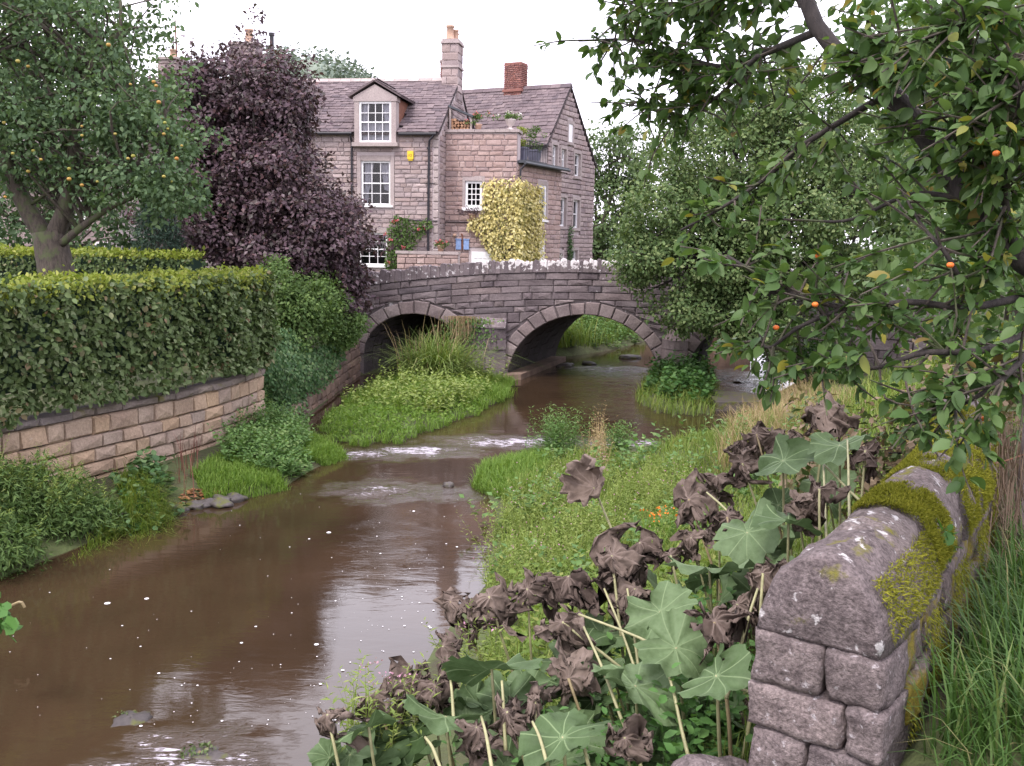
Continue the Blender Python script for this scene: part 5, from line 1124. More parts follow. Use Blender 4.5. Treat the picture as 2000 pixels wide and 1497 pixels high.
# river wall up to the bridge
rw = thing('river_wall', (-4.7,24.5,0), 'weathered low river wall running to the left arch', 'wall'); RF = frame((-4.62,20.2), 89); rr = random.Random(3); ms = []
def rtop(x): return float(np.interp(x,[0,1.5,3.2,5,6.6,8.2],[.35,.42,.62,.95,1.15,1.2]))
x = 0; core = MB(); X_ = np.arange(0,8.3,.4)
for a_, b_ in zip(X_[:-1], X_[1:]): core.add([RF @ Vector(p) for p in ((a_,.05,-.4),(b_,.05,-.4),(b_,.05,rtop(b_)-.03),(a_,.05,rtop(a_)-.03),(b_,.45,rtop(b_)-.03),(a_,.45,rtop(a_)-.03))], [(0,1,2,3),(3,2,4,5)])
core.build('core', M['river_stone'], rw); z = -.1
for h in (.22,.24,.2,.26,.22,.24):
    x = 0
    while x < 8.0:
        l = rr.uniform(.25,.6)
        if rtop(x+l/2) > z+h*.6: ms.append(RF @ Matrix.Translation((x+l/2,.06-rr.uniform(0,.03),z+h/2)) @ Matrix.Diagonal((l-.02,.16,h-.02,1)))
        x += l
    z += h
pieces(rw, 'stone', ms, M['river_stone'])
# background cottage behind the apple tree
bc = thing('background_cottage', (-19,47,2.6), 'distant cottage roof and wall glimpsed through the apple tree', 'house'); BFm = frame((-24,46),-4); BX = BFm.to_3x3()
w = MB(); w.box(0,13,0.05,6,2.2,6.6,BFm); w.build('wall', M['gable_stone'], bc)
rf = MB(); rf.prism([BFm @ Vector(p) for p in ((-.2,-.3,6.4),(-.2,3,8.9),(-.2,6.3,6.4),(-.2,6.3,6.3),(-.2,-.3,6.3))], (0,0,0), BX @ Vector((13.4,0,0))); rf2 = rf.build('roof', M['roof_bed'], bc)
es = Vector((0,3.3,2.5)); slates(rf2, BFm @ Vector((-.2,-.3,6.41)), BX @ Vector((1,0,0)), BX @ es, 13.4, es.length, 27, M['slate'], None, lambda m: abs(m.translation.x+16.5), 200, .3, .2)
for x in (3.2,6.2,9.4): window(bc, BFm, x,x+.9,4.2,5.5,2,3,y=.0,curtain='net')
for x in (4.5,8.0): window(bc, BFm, x,x+.9,2.5,3.6,2,3,y=.0,curtain='net')

# ------------------------------------------------------------------ left bank plants
def zone(px, z=.15): return [tuple(atz(x, y, z)[:2]) for x, y in px]
def stuff(name, label, cat, parts, mat):
    return tag(obj(name, leaf_mesh(name, parts), mat), label, cat, kind='stuff')
rb = np.random.default_rng(61)
bu = thing('waterside_bush', (-5.8,11.9,.1), 'dense dark green waterside bush at the left edge', 'shrub')
lob = [(-6.25,12.2,.5,.6,.6,.5,80),(-5.75,12.2,.4,.4,.5,.35,50),(-6.6,11.2,.5,.7,.7,.5,90),(-6.0,11.0,.28,.5,.5,.3,50),(-5.45,12.5,.22,.3,.45,.22,30),(-7.3,10.4,.5,.9,1,.5,70),(-6.4,11.6,.75,.45,.6,.3,40)]
C, D, _ = lobe_pts(lob, rb, .5); V, F = clump_leaves(C, 60, .2*rb.uniform(.7,1.3,len(C)), .085, NARROW, .8, rb, .5, D); V2, F2 = clump_leaves(C[::2], 22, .18, .075, LEAF2, .8, rb, .5); obj('foliage', leaf_mesh('foliage',[(V,F),(V2,F2)]), M['shrub_leaf'], bu)
P = C[C[:,2] > .4]; P = P[rb.integers(0,len(P),340)]; P[:,2] -= .1; V, F = stems(P, rb.uniform(.2,.5,340), 20, .075, r=rb, lean=.5); obj('shoots', mesh_np('shoots',V,F), M['pale_herb'], bu)
st = MB()
for k in range(16): q = C[rb.integers(len(C))]; st.tube(wobble(np.array([q[0]+rb.normal()*.1,q[1]+.2,.02]),q,5,.1,rb), np.linspace(.02,.006,5), 5)
st.build('stem', M['dark_bark'], bu)
zs = zone([(130,1080),(260,990),(340,985),(330,1020),(250,1060),(180,1100)],.1); P = ground_pts(zs,2600,rb); V, F = blades(P, rb.uniform(.18,.42,2600), .011, .8, rb, (.5,-.4,0)); V2, F2 = blades(ground_pts(zone([(225,955),(300,960),(335,1000),(265,1040)],.2),1500,rb), rb.uniform(.3,.6,1500), .01, .9, rb, (.5,-.5,0))
stuff('grass_tuft', 'arching green grass at the foot of the curved wall', 'grass', [(V,F),(V2,F2)], M['bank_grass'])
zs = zone([(375,950),(430,915),(520,925),(565,945),(555,972),(470,972),(400,975)],.08); P = ground_pts(zs,5200,rb); V, F = blades(P, rb.uniform(.1,.24,5200), .011, .7, rb); zs = zone([(590,905),(605,865),(640,880),(700,890),(640,905)],.05); V2, F2 = blades(ground_pts(zs,3600,rb), rb.uniform(.1,.24,3600), .012, .7, rb)
stuff('bank_grass', 'bright green grass along the left waterline', 'grass', [(V,F),(V2,F2)], M['bright_grass'])
zs = zone([(440,915),(450,840),(510,815),(590,840),(605,900),(560,925)],.2); P = ground_pts(zs,620,rb); V, F = stems(P, rb.uniform(.2,.5,620)*(1+.6*fbm(P[:,0],P[:,1],2)), 14, .11, LEAF2, rb, .3)
stuff('bank_herbs', 'leafy green herbs growing against the right end of the curved wall', 'herbs', [(V,F)], M['herb'])
zs = zone([(240,955),(270,930),(330,930),(340,985),(280,1000)],.3); P = ground_pts(zs,70,rb); V, F = stems(P, rb.uniform(.2,.45,70), 9, .16, ROUND, rb, .3); stuff('dock_leaves', 'broad dark green dock leaves at the wall foot', 'herbs', [(V,F)], M['ivy_leaf'])
zs = zone([(340,950),(350,900),(385,880),(395,930),(380,965)],.25); P = ground_pts(zs,16,rb); V, F = blades(P, rb.uniform(.4,.9,16), .012, .25, rb); V2, F2 = stems(P, rb.uniform(.3,.7,16), 6, .05, r=rb); stuff('dead_stems', 'thin red-brown dead stems before the curved wall', 'stems', [(V,F),(V2,F2)], mat_plain('red_stem',(.16,.06,.045),.8))
zs = zone([(340,985),(370,965),(440,960),(450,985),(400,995)],.1); P = ground_pts(zs,420,rb)+[0,0,.02]; V, F = inst(LEAF2, P, rdir(420,rb)*[1,1,.2], [0,0,1]+.4*rdir(420,rb), .08); stuff('fallen_leaves', 'fallen brown leaves on the left bank', 'leaves', [(V,F)], mat_leaf('dead_leaf', [(.20,.085,.04),(.30,.14,.06),(.16,.08,.05)], trans=.1))
def rock(name, label, p, s, seed, mat, cat='rock', group=None):
    bm = bmesh.new(); bmesh.ops.create_icosphere(bm, subdivisions=3, radius=1)
    for v in bm.verts:
        n_ = noise.fractal(v.co*1.1+Vector((seed*3.1,seed,0)), .8, 2.0, 4); v.co *= 1+.38*n_
        v.co.x *= s[0]; v.co.y *= s[1]; v.co.z *= s[2]
    me = bpy.data.meshes.new(name); bm.to_mesh(me); bm.free(); me.polygons.foreach_set('use_smooth', np.ones(len(me.polygons),bool))
    return tag(obj(name, me, mat, None, Matrix.Translation(p) @ Matrix.Rotation(seed*1.3,4,'Z')), label, cat, group)
for i, (x, y, s, lb_) in enumerate([(352,998,.11,'small dark rock at the left waterline, nearest the tufted grass'),(380,992,.13,'dark wet rock below the fallen leaves, second of the row'),(405,988,.14,'dark wet rock in the middle of the waterline row'),(432,985,.19,'mossy dark rock, largest of the waterline row'),(455,978,.15,'low mossy rock ending the row beside bright grass')]):
    p = atz(x, y); rock('rock', lb_, (p[0],p[1],.02), (s*1.3,s,s*.6), i+1, M['moss_rock'], group='rocks along the left waterline')
p = atz(255,1405); rock('boulder', 'weed-covered boulder breaking the surface at the bottom left', (p[0],p[1],-.05), (.2,.16,.09), 11, M['moss_rock'], 'rock')
p = atz(400,1468); rock('boulder', 'low leaf-littered rock awash near the bottom edge', (p[0],p[1],-.065), (.3,.14,.07), 12, M['moss_rock'], 'rock')
p = atz(875,950); rock('rock', 'small dark stone in the riffle near the right grass tip', (p[0],p[1],.0), (.1,.08,.07), 14, M['moss_rock'], 'rock')
P = np.array([atz(x, y)+[0,0,.1] for x, y in ((240,1402),(258,1404),(385,1460),(405,1470),(365,1475))])-[0,0,.075]; V, F = clump_leaves(P, 22, .07, .035, LEAF2, .25, rb); stuff('rock_weed', 'wet weed and leaves caught on the awash rocks', 'weed', [(V,F)], M['hedge_leaf'])

# ------------------------------------------------------------------ island below the bridge
def island(name, label, px, hgt):
    O = np.array([atz(x, y)[:2] for x, y in px]); O = spline(np.column_stack([np.vstack([O,O[:1]]),np.zeros(len(O)+1)]),90)[:-1,:2]; c = O.mean(0); O = c+(O-c)*(1+.05*np.sin(np.arange(len(O))*.9)+.04*np.sin(np.arange(len(O))*2.3))[:,None]; v = []; f = []; n = len(O); lv = ((1.0,-.12),(.93,.06),(.7,hgt*.75),(.35,hgt))
    for k, z in lv: v += [(*(c+(p-c)*k), z+.02*math.sin(i*1.7)) for i, p in enumerate(O)]
    for k in range(3): f += [(k*n+i,k*n+(i+1)%n,(k+1)*n+(i+1)%n,(k+1)*n+i) for i in range(n)]
    f.append(tuple(3*n+i for i in range(n))); mb = MB(); mb.add(v,f); tag(mb.build(name, M['ground'], None, True), label, 'island', kind='structure'); return O, c, hgt
def ipts(I_, n, r=rb, k=.97):
    O, c, h = I_; q = poly_pts(c+(O-c)*k, n, r); d = np.array([np.min(np.linalg.norm(O-a_,axis=1)) for a_ in q]); return np.column_stack([q, h*np.clip(d/.9,0,1)])
IS = island('river_island', 'low grassy island below the left arch', [(640,830),(648,858),(700,868),(780,864),(860,836),(930,808),(985,778),(985,752),(900,735),(800,742),(720,768),(670,800)], .25)
P = ipts(IS,17000,rb,1.05); 
low = P[P[:,1] < 22.3]; V, F = blades(low, rb.uniform(.08,.26,len(low))*(1+.6*fbm(low[:,0],low[:,1],2.2)), .013, .9, rb); hi = P[(P[:,1] >= 22.3)]; V2, F2 = blades(hi, rb.uniform(.15,.4,len(hi)), .014, .7, rb); stuff('island_grass', 'bright green grass and cress covering the island', 'grass', [(V,F),(V2,F2)], M['bright_grass'])
Pq = ipts(IS,1500); V, F = clump_leaves(Pq[Pq[:,1] < 24]+[0,0,.1], 7, .14, .055, ROUND, .5, rb); stuff('island_cress', 'round-leaved watercress on the near end of the island', 'herbs', [(V,F)], M['bright_grass'])
Pq = ipts(IS,700,rb,.85); Pq = Pq[(Pq[:,1] > 20.8) & (fbm(Pq[:,0]*1.6,Pq[:,1]*1.6,1) > -.15)]; V, F = stems(Pq, rb.uniform(.2,.6,len(Pq))*(1+.5*fbm(Pq[:,0],Pq[:,1],1)), 14, .14, LEAF2, rb, .3); stuff('island_herbs', 'tall pale green herbs on the back of the island', 'herbs', [(V,F)], M['pale_herb'])
sc = atz(850,765); sg = thing('sedge_clump', tuple(sc), 'large arching sedge clump on the island before the left arch', 'sedge'); n = 900; q = rb.normal(size=(n,2))*[.34,.28]; P = np.column_stack([sc[0]+q[:,0], sc[1]+.5+q[:,1], np.full(n,.15)])
a_ = np.arctan2(q[:,1],q[:,0]); V, F = blades(P, rb.uniform(.9,1.9,n), .03, 1.15, rb); obj('blades', mesh_np('blades',V,F), M['sedge'], sg)
P2 = np.column_stack([sc[0]-.1+rb.normal(size=46)*.55, sc[1]+.7+rb.normal(size=46)*.4, np.full(46,.15)]); V, F = blades(P2, rb.uniform(1.4,2.3,46), .018, .6, rb); obj('dead_stalks', mesh_np('dead_stalks',V,F), M['dry_grass'], sg)
# creeper on the pier top
pt = thing('pier_creeper', tuple(loc(-1.3,-.1,1.2)), 'green-brown creeper hanging beside the pier buttress', 'climber'); n = 900; P = np.array([loc(-1.35+rb.normal()*.28+.1*k, -.12-rb.uniform(0,.2), 1.75-abs(rb.normal())*.5) for k in rb.uniform(-1,6,n)]); V, F = inst(LEAF2, P, .7*rdir(n,rb)+[0,0,-.6], [0,-1,.4]+.7*rdir(n,rb), .09); obj('foliage', mesh_np('foliage',V,F), M['herb'], pt)
n = 260; P = np.array([loc(-1.3+rb.normal()*.25,-.15-rb.uniform(0,.2),1.8) for k in range(n)]); V, F = blades(P, -rb.uniform(.3,1.1,n), .012, .3, rb); obj('stem', mesh_np('stem',V,F), M['dry_grass'], pt)
# plants at the foot of the right pier
IR = island('pier_islet', 'small overgrown islet at the foot of the right pier', [(1245,785),(1265,745),(1300,728),(1380,730),(1398,770),(1392,806),(1340,812),(1285,806)], .25)
P = ipts(IR,3600,rb,1.05); V, F = blades(P, rb.uniform(.2,.5,3600), .014, .8, rb); stuff('islet_grass', 'green grass fringing the pier islet', 'grass', [(V,F)], M['bank_grass'])
P = ipts(IR,240,rb,.8); V, F = stems(P, rb.uniform(.3,.75,240), 12, .17, ROUND, rb, .25); stuff('islet_herbs', 'dark broad-leaved plants on the pier islet', 'herbs', [(V,F)], M['dark_herb'])
p = atz(1405,800); mb = MB(); mb.prism([(p[0]-.15,p[1]-.3,-.2),(p[0]+1.3,p[1]-.1,-.2),(p[0]+1.4,p[1]+1.0,-.2),(p[0],p[1]+2.0,-.2)], (0,0,0), (0,0,.42)); tag(mb.build('weir_slab', M['moss_rock']), 'dark wet stone slab beside the pier islet', 'slab')
# ------------------------------------------------------------------ far side of the bridge
rf_ = np.random.default_rng(71)
P = ground_pts([(1.0,33.5),(3.4,36),(5.2,40),(7.2,45),(2,46),(-1,38),(-1,33.8)],9000,rf_); V, F = blades(P, rf_.uniform(.2,.6,9000), .022, .8, rf_)
P2 = np.column_stack([1.5+rf_.normal(size=500)*.6, 34.4+rf_.normal(size=500)*.5, np.full(500,.35)]); V2, F2 = blades(P2, rf_.uniform(.7,1.5,500), .03, .9, rf_)
stuff('far_bank_grass', 'grass and sedge on the bank seen through the middle arch', 'grass', [(V,F),(V2,F2)], M['bank_grass'])
P = ground_pts([(1.2,33.6),(3.6,36),(5.2,39),(3,41),(0,36)],420,rf_); V, F = stems(P, rf_.uniform(.3,.9,420), 12, .17, LEAF2, rf_, .25); stuff('far_bank_herbs', 'herbs on the far bank beyond the middle arch', 'herbs', [(V,F)], M['herb'])
fw_ = thing('far_bank_wall', (4.5,41.5,.6), 'brown stone wall on the far bank seen through the middle arch', 'wall'); FF = frame((2.4,40.2), 22); c = MB(); c.box(-3,9,.05,.5,0,2.5,FF); c.build('core', M['river_stone'], fw_)
pieces(fw_, 'stone', [FF @ m for m in wall_rows(courses(.3,2.5,.24,91,-2,9), [], (.3,.7), 92)], M['river_stone'], cap=140)
for i, (x, y, s, lb_) in enumerate([(1105,716,.22,'flat dark stone at the near edge of the far bank'),(1150,712,.2,'dark stone in the water under the middle arch, left of centre'),(1230,700,.26,'flat mossy stone under the middle arch, right of centre'),(1180,664,.3,'pale boulder on the far bank beyond the arch')]):
    p = atz(x, y); rock('rock', lb_, (p[0],p[1],.02), (s*1.6,s,s*.4), 20+i, M['moss_rock'], group='stones in the river beyond the bridge')
# trees beyond
tree('tall_tree', 'tall hazy tree rising behind the apple tree, top left', 'tree', (-15.5,33,1.5), (-15.5,33,7), [(-16,33,11,3.2,3,3,170),(-18.5,33,8.5,2.6,2.6,3,110),(-15.2,33,14,2.4,2.6,2.2,90),(-18.5,33,14.5,3,3,2.6,110),(-13.4,32.5,8.6,1.5,1.6,1.6,50),(-16.5,33,17.5,3,3,2.3,90)], M['far_leaf'], M['bark'], leaf=.2, per=46, crad=.65, tr=.35, seed=81)
tree('garden_tree', 'green tree filling the garden behind the apple trunk', 'tree', (-11.8,27,1.5), (-11.8,27,2.8), [(-12,27,4.2,2.2,1.6,1.6,110),(-14.5,27,4.6,2,1.6,1.9,80),(-9.6,27.6,3.4,1.0,1.0,.9,40),(-12.5,27,6,1.6,1.4,1.0,50)], M['apple_leaf'], M['bark'], leaf=.15, per=40, crad=.45, tr=.18, seed=82)
bgt = [('broad tree beyond the gabled house, nearest its right wall', (4.6,54,1.5), [(4.6,54,5.5,2.4,2.4,3.2,120),(5.8,54,8.6,2.0,2,1.9,80),(4.3,53,3.2,1.8,1.8,1.8,60),(7.5,55,7,2.4,2.4,3.2,90)]),
       ('rounded pale tree in the background above the alder', (11,50,2), [(10.5,50,8.5,2.6,2.6,2.6,110),(13.5,50,9.5,2.8,2.6,2.6,110),(11.5,50,5.5,3,2.6,2.6,90)]),
       ('tall background tree behind the near apple branches', (14,36,2), [(15.5,35,10.6,2.6,2.4,2.2,110),(19,35,11,3,2.6,3,130),(18.5,35,7,2.6,2.4,2.6,100),(13,36,7.6,2.6,2.4,2.5,120),(15.5,36,8.2,2.6,2.4,2.8,120),(12.5,35,4.8,2.2,2.2,2.2,100),(16,36,4.6,2.4,2.2,2.2,100)])]
for i, (lb_, b, lob) in enumerate(bgt): tree('background_tree', lb_, 'tree', b, (b[0],b[1],4.2), lob, M['far_leaf'], M['bark'], leaf=.21, per=46, crad=.6, tr=.3, seed=90+i, group='trees beyond the bridge')
tree('meadow_tree', 'mid-green tree on the right bank behind the mossy wall', 'tree', (10.8,21,2.2), (10.8,21,3.6), [(10.3,20.5,5.6,2.0,1.8,1.9,130),(11.8,21,7.4,1.9,1.7,1.5,100),(9.4,20.5,3.7,1.5,1.4,1.1,90),(12.2,20,4.6,1.8,1.6,1.7,100)], M['alder_leaf'], M['bark'], leaf=.12, per=46, crad=.42, tr=.18, seed=95)
# the alder over the bridge
tree('alder_tree', 'big spreading grey-green alder leaning over the right half of the bridge', 'tree', (7.4,25.4,1.0), (7.0,25.4,2.6),
     [(5.6,25.4,6.2,1.9,1.7,1.7,230),(7.4,25.6,6.9,1.8,1.7,1.6,200),(4.2,25.2,4.9,1.4,1.4,1.2,160),(3.3,25.0,3.7,.95,1.1,.75,90),(5.0,25.0,3.6,1.7,1.5,1.1,200),(6.8,24.6,4.6,1.7,1.5,1.3,190),(5.0,24.9,2.3,1.2,1.2,.75,110),(6.4,24.6,1.9,1.0,1.1,.7,90),(8.6,25,5.4,1.6,1.6,1.6,140),(8.2,24.6,3.2,1.3,1.3,1.0,100),(6.6,25.6,8.0,1.1,1.1,.8,60)],
     M['alder_leaf'], M['dark_bark'], leaf=.105, per=50, crad=.34, tr=.26, seed=97, branches=4, shell=.45)
tree('riverside_bush', 'dark bush at the right bank under the alder', 'shrub', (7.9,26.6,.2), (7.9,26.6,.5), [(7.6,26.5,.75,.7,.8,.6,70),(8.5,26.3,.9,.7,.8,.7,60)], M['dark_herb'], M['dark_bark'], leaf=.09, per=44, crad=.25, tr=.05, seed=98)
# wooded hill
hx = np.linspace(-160,160,60); hy = np.linspace(110,330,30); X, Y = np.meshgrid(hx,hy); Z = 2+33*np.exp(-((X+38)/32)**2)*ss(Y,105,180)+.8*np.sin(X*.11); I = np.arange(X.size).reshape(X.shape); F = np.stack([I[:-1,:-1],I[:-1,1:],I[1:,1:],I[1:,:-1]],-1).reshape(-1,4)
tag(obj('hill', mesh_np('hill', np.stack([X,Y,Z],-1).reshape(-1,3), F, True), M['hill_leaf']), 'low wooded hill behind the roofs', 'hill', kind='structure')
n = 900; x = rf_.uniform(-120,40,n); y = rf_.uniform(150,230,n); z = 2+33*np.exp(-((x+38)/32)**2)*ss(y,105,180); C = np.column_stack([x,y,z+1]); V, F = clump_leaves(C, 90, 2.6*rf_.uniform(.6,1.3,n), .8, LEAF2, .8, rf_, .6)
tag(obj('hillside_wood', mesh_np('hillside_wood',V,F), M['hill_leaf']), 'distant hazy wood along the hilltop above the cottage roof', 'wood', kind='stuff')

# ------------------------------------------------------------------ right bank ground cover
rr_ = np.random.default_rng(101)
zs = zone([(918,938),(945,900),(1045,872),(1075,890),(1060,965),(985,970)],.12); P = ground_pts(zs,5200,rr_); V, F = blades(P, rr_.uniform(.12,.32,5200), .012, .7, rr_); stuff('point_grass', 'bright green grass on the tip of the right bank', 'grass', [(V,F)], M['bright_grass'])
big = zone([(955,965),(1050,885),(1250,890),(1420,850),(1560,860),(1600,960),(1480,1080),(1300,1120),(1120,1170),(950,1150)],.35)
P = ground_pts(big,17000,rr_); P = P[P[:,2] > .03]; V, F = blades(P, rr_.uniform(.10,.32,len(P))*(1+.7*fbm(P[:,0],P[:,1],1.7)), .010, .8, rr_); stuff('bank_meadow', 'mixed green grass covering the right bank', 'grass', [(V,F)], M['bank_grass'])
zs = zone([(950,1145),(955,1010),(1000,960),(1120,930),(1330,960),(1380,1060),(1250,1120),(1080,1170)],.35); P = ground_pts(zs,1900,rr_); P = P[fbm(P[:,0]*1.9,P[:,1]*1.9,1)+rr_.normal(size=len(P))*.15 > .05]; V, F = stems(P, rr_.uniform(.25,.7,len(P))*(1+.4*fbm(P[:,0]+3,P[:,1],1.3)), 18, .075, NARROW, rr_, .3); stuff('willowherb_patch', 'feathery pale willowherb along the right bank', 'herbs', [(V,F)], M['pale_herb'])
tip = P+[0,0,.45]; tip = tip[rr_.integers(0,len(tip),420)]; V, F = inst(ROUND, tip+rr_.normal(size=(420,3))*.1, rdir(420,rr_), rdir(420,rr_), .018); Pw = ground_pts(big,520,rr_); Pw = Pw[fbm(Pw[:,0]*1.3+5,Pw[:,1]*1.3,1) > .1]; Vw, Fw = stems(Pw, rr_.uniform(.15,.5,len(Pw)), 9, .15, LEAF2, rr_, .35); stuff('bank_weeds', 'broader-leaved green weeds in clumps on the right bank', 'herbs', [(Vw,Fw)], M['herb']); stuff('willowherb_flowers', 'tiny pink willowherb flowers over the right bank', 'flowers', [(V,F)], M['pink_flower'])
for (x, y, w, hgt, n, lb_) in ((1092,885,.36,.95,120,'tall upright leafy herb clump at the back of the right bank'),(1210,885,.22,.7,60,'smaller upright herb clump right of the tall one')):
    p = atz(x, y, .25); t = thing('herb_clump', (p[0],p[1],.2), lb_, 'herbs', 'upright herbs at the back of the right bank'); q = rr_.normal(size=(n,2))*[w*.6,w*.6]; P = np.column_stack([p[0]+q[:,0], p[1]+q[:,1], np.full(n,.12)]); V, F = stems(P, hgt*rr_.uniform(.6,1.05,n), 18, .12, NARROW, rr_, .1); obj('foliage', mesh_np('foliage',V,F), M['herb'], t)
zs = zone([(1140,920),(1165,860),(1190,900),(1180,950)],.3); P = ground_pts(zs,70,rr_); V, F = stems(P, rr_.uniform(.5,.9,70), 10, .08, NARROW, rr_, .1); stuff('dock_spikes', 'red-brown dock seed spikes on the right bank', 'stems', [(V,F)], M['dry_grass'])
zs = zone([(1395,905),(1440,800),(1500,745),(1600,730),(1690,800),(1650,900),(1520,930)],.7); P = ground_pts(zs,5200,rr_); V, F = blades(P, rr_.uniform(.35,.85,5200), .008, .7, rr_, (-.3,0,0)); stuff('dry_grass', 'tan seeding dry grass on the right slope', 'grass', [(V,F)], M['dry_grass'])
P = ground_pts(zs,3600,rr_); V, F = blades(P, rr_.uniform(.25,.6,3600), .009, .7, rr_); P2 = ground_pts([(3.2,8.5),(3.7,12),(5.0,17),(6.6,21.5),(9.5,24),(12,20),(10,12),(5,8)],12000,rr_); V2, F2 = blades(P2, rr_.uniform(.3,.8,12000), .016, .7, rr_); stuff('slope_grass', 'rough green grass on the right slope below the alder', 'grass', [(V,F),(V2,F2)], M['bank_grass'])
zs = zone([(1255,1075),(1255,1035),(1320,1035),(1325,1080)],.5); P = ground_pts(zs,90,rr_); V, F = blades(P, rr_.uniform(.35,.6,90), .02, .6, rr_); mo = thing('montbretia', tuple(P[0]), 'clump of orange montbretia flowers amid the right bank grass', 'flowers'); obj('blades', mesh_np('blades',V,F), M['bright_grass'], mo); C = P[:12]+[0,0,.45]; V, F = clump_leaves(C, 4, .05, .035, LEAF2, .6, rr_); obj('flower', mesh_np('flower',V,F), M['orange_flower'], mo)
# yellow-green bracken-like growth and shrubs behind the mossy wall
P = ground_pts([(-.25,6.6),(-.05,10.8),(1.5,11.2),(3.1,9.4),(2.7,7),(1.5,5.4),(.2,5.2)],9000,rr_); V, F = blades(P, rr_.uniform(.15,.4,9000)*(1+.5*fbm(P[:,0],P[:,1],2)), .009, .9, rr_); Pn = ground_pts([(-.1,6.8),(.1,10.5),(2.8,9.2),(1.6,6)],260,rr_); V2, F2 = stems(Pn, rr_.uniform(.2,.5,260), 10, .11, LEAF2, rr_, .3); stuff('bed_grass', 'green grass and weeds between the meadow and the butterbur', 'grass', [(V,F),(V2,F2)], M['bank_grass'])
tree('elder_bush', 'yellow-green fern-like bush behind the mossy wall', 'shrub', (6.6,11.2,2.1), (6.6,11.2,2.5), [(6.2,11,2.75,.8,.8,.5,70),(7.2,11.4,2.9,.9,.8,.6,70),(5.2,10.6,2.5,.6,.7,.4,50)], mat_leaf('bracken', [(.13,.19,.035),(.20,.26,.05),(.16,.22,.04),(.26,.28,.08)], trans=.35), M['dark_bark'], leaf=.12, per=40, crad=.26, tr=.04, seed=103, tmpl=NARROW)
tree('bramble_thicket', 'brownish bramble thicket beyond the end of the mossy wall', 'shrub', (3.7,7.6,2.1), (3.6,7.6,2.3), [(3.3,7.4,2.45,.5,.6,.32,46),(4.1,8.2,2.6,.6,.6,.4,50),(2.7,7.8,2.2,.55,.6,.4,40)], mat_leaf('bramble', [(.05,.085,.03),(.09,.12,.04),(.20,.14,.09),(.26,.19,.13)], trans=.2), M['dark_bark'], leaf=.075, per=34, crad=.2, tr=.02, seed=104, branches=6)
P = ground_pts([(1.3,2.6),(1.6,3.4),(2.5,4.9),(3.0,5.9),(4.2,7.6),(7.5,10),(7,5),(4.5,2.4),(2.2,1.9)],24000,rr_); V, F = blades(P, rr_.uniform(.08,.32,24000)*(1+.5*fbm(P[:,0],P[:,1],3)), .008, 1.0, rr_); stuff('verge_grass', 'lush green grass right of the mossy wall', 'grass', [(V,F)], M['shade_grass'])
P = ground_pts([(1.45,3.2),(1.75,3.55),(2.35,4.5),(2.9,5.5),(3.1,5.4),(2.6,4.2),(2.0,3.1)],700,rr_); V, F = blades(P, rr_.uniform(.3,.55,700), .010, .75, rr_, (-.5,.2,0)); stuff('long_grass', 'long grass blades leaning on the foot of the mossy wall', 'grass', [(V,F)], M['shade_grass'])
P = ground_pts([(2.15,3.9),(3.0,5.2),(3.6,5.4),(3.2,3.6),(2.5,3.2)],260,rr_); V, F = stems(P, rr_.uniform(.12,.34,260), 8, .085, LEAF4, rr_, .25); P3 = ground_pts([(1.9,2.9),(2.3,3.6),(3.4,4.4),(3.0,3.0)],12,rr_)+[0,0,.1]; V3, F3 = stems(P3-[0,0,.1], .22, 5, .17, ROUND, rr_, .3); V, F = np.vstack([V,V3]), np.vstack([F,F3+len(V)]); stuff('verge_herbs', 'nettles and leafy weeds in the grass at the right edge', 'herbs', [(V,F)], M['nettle'])

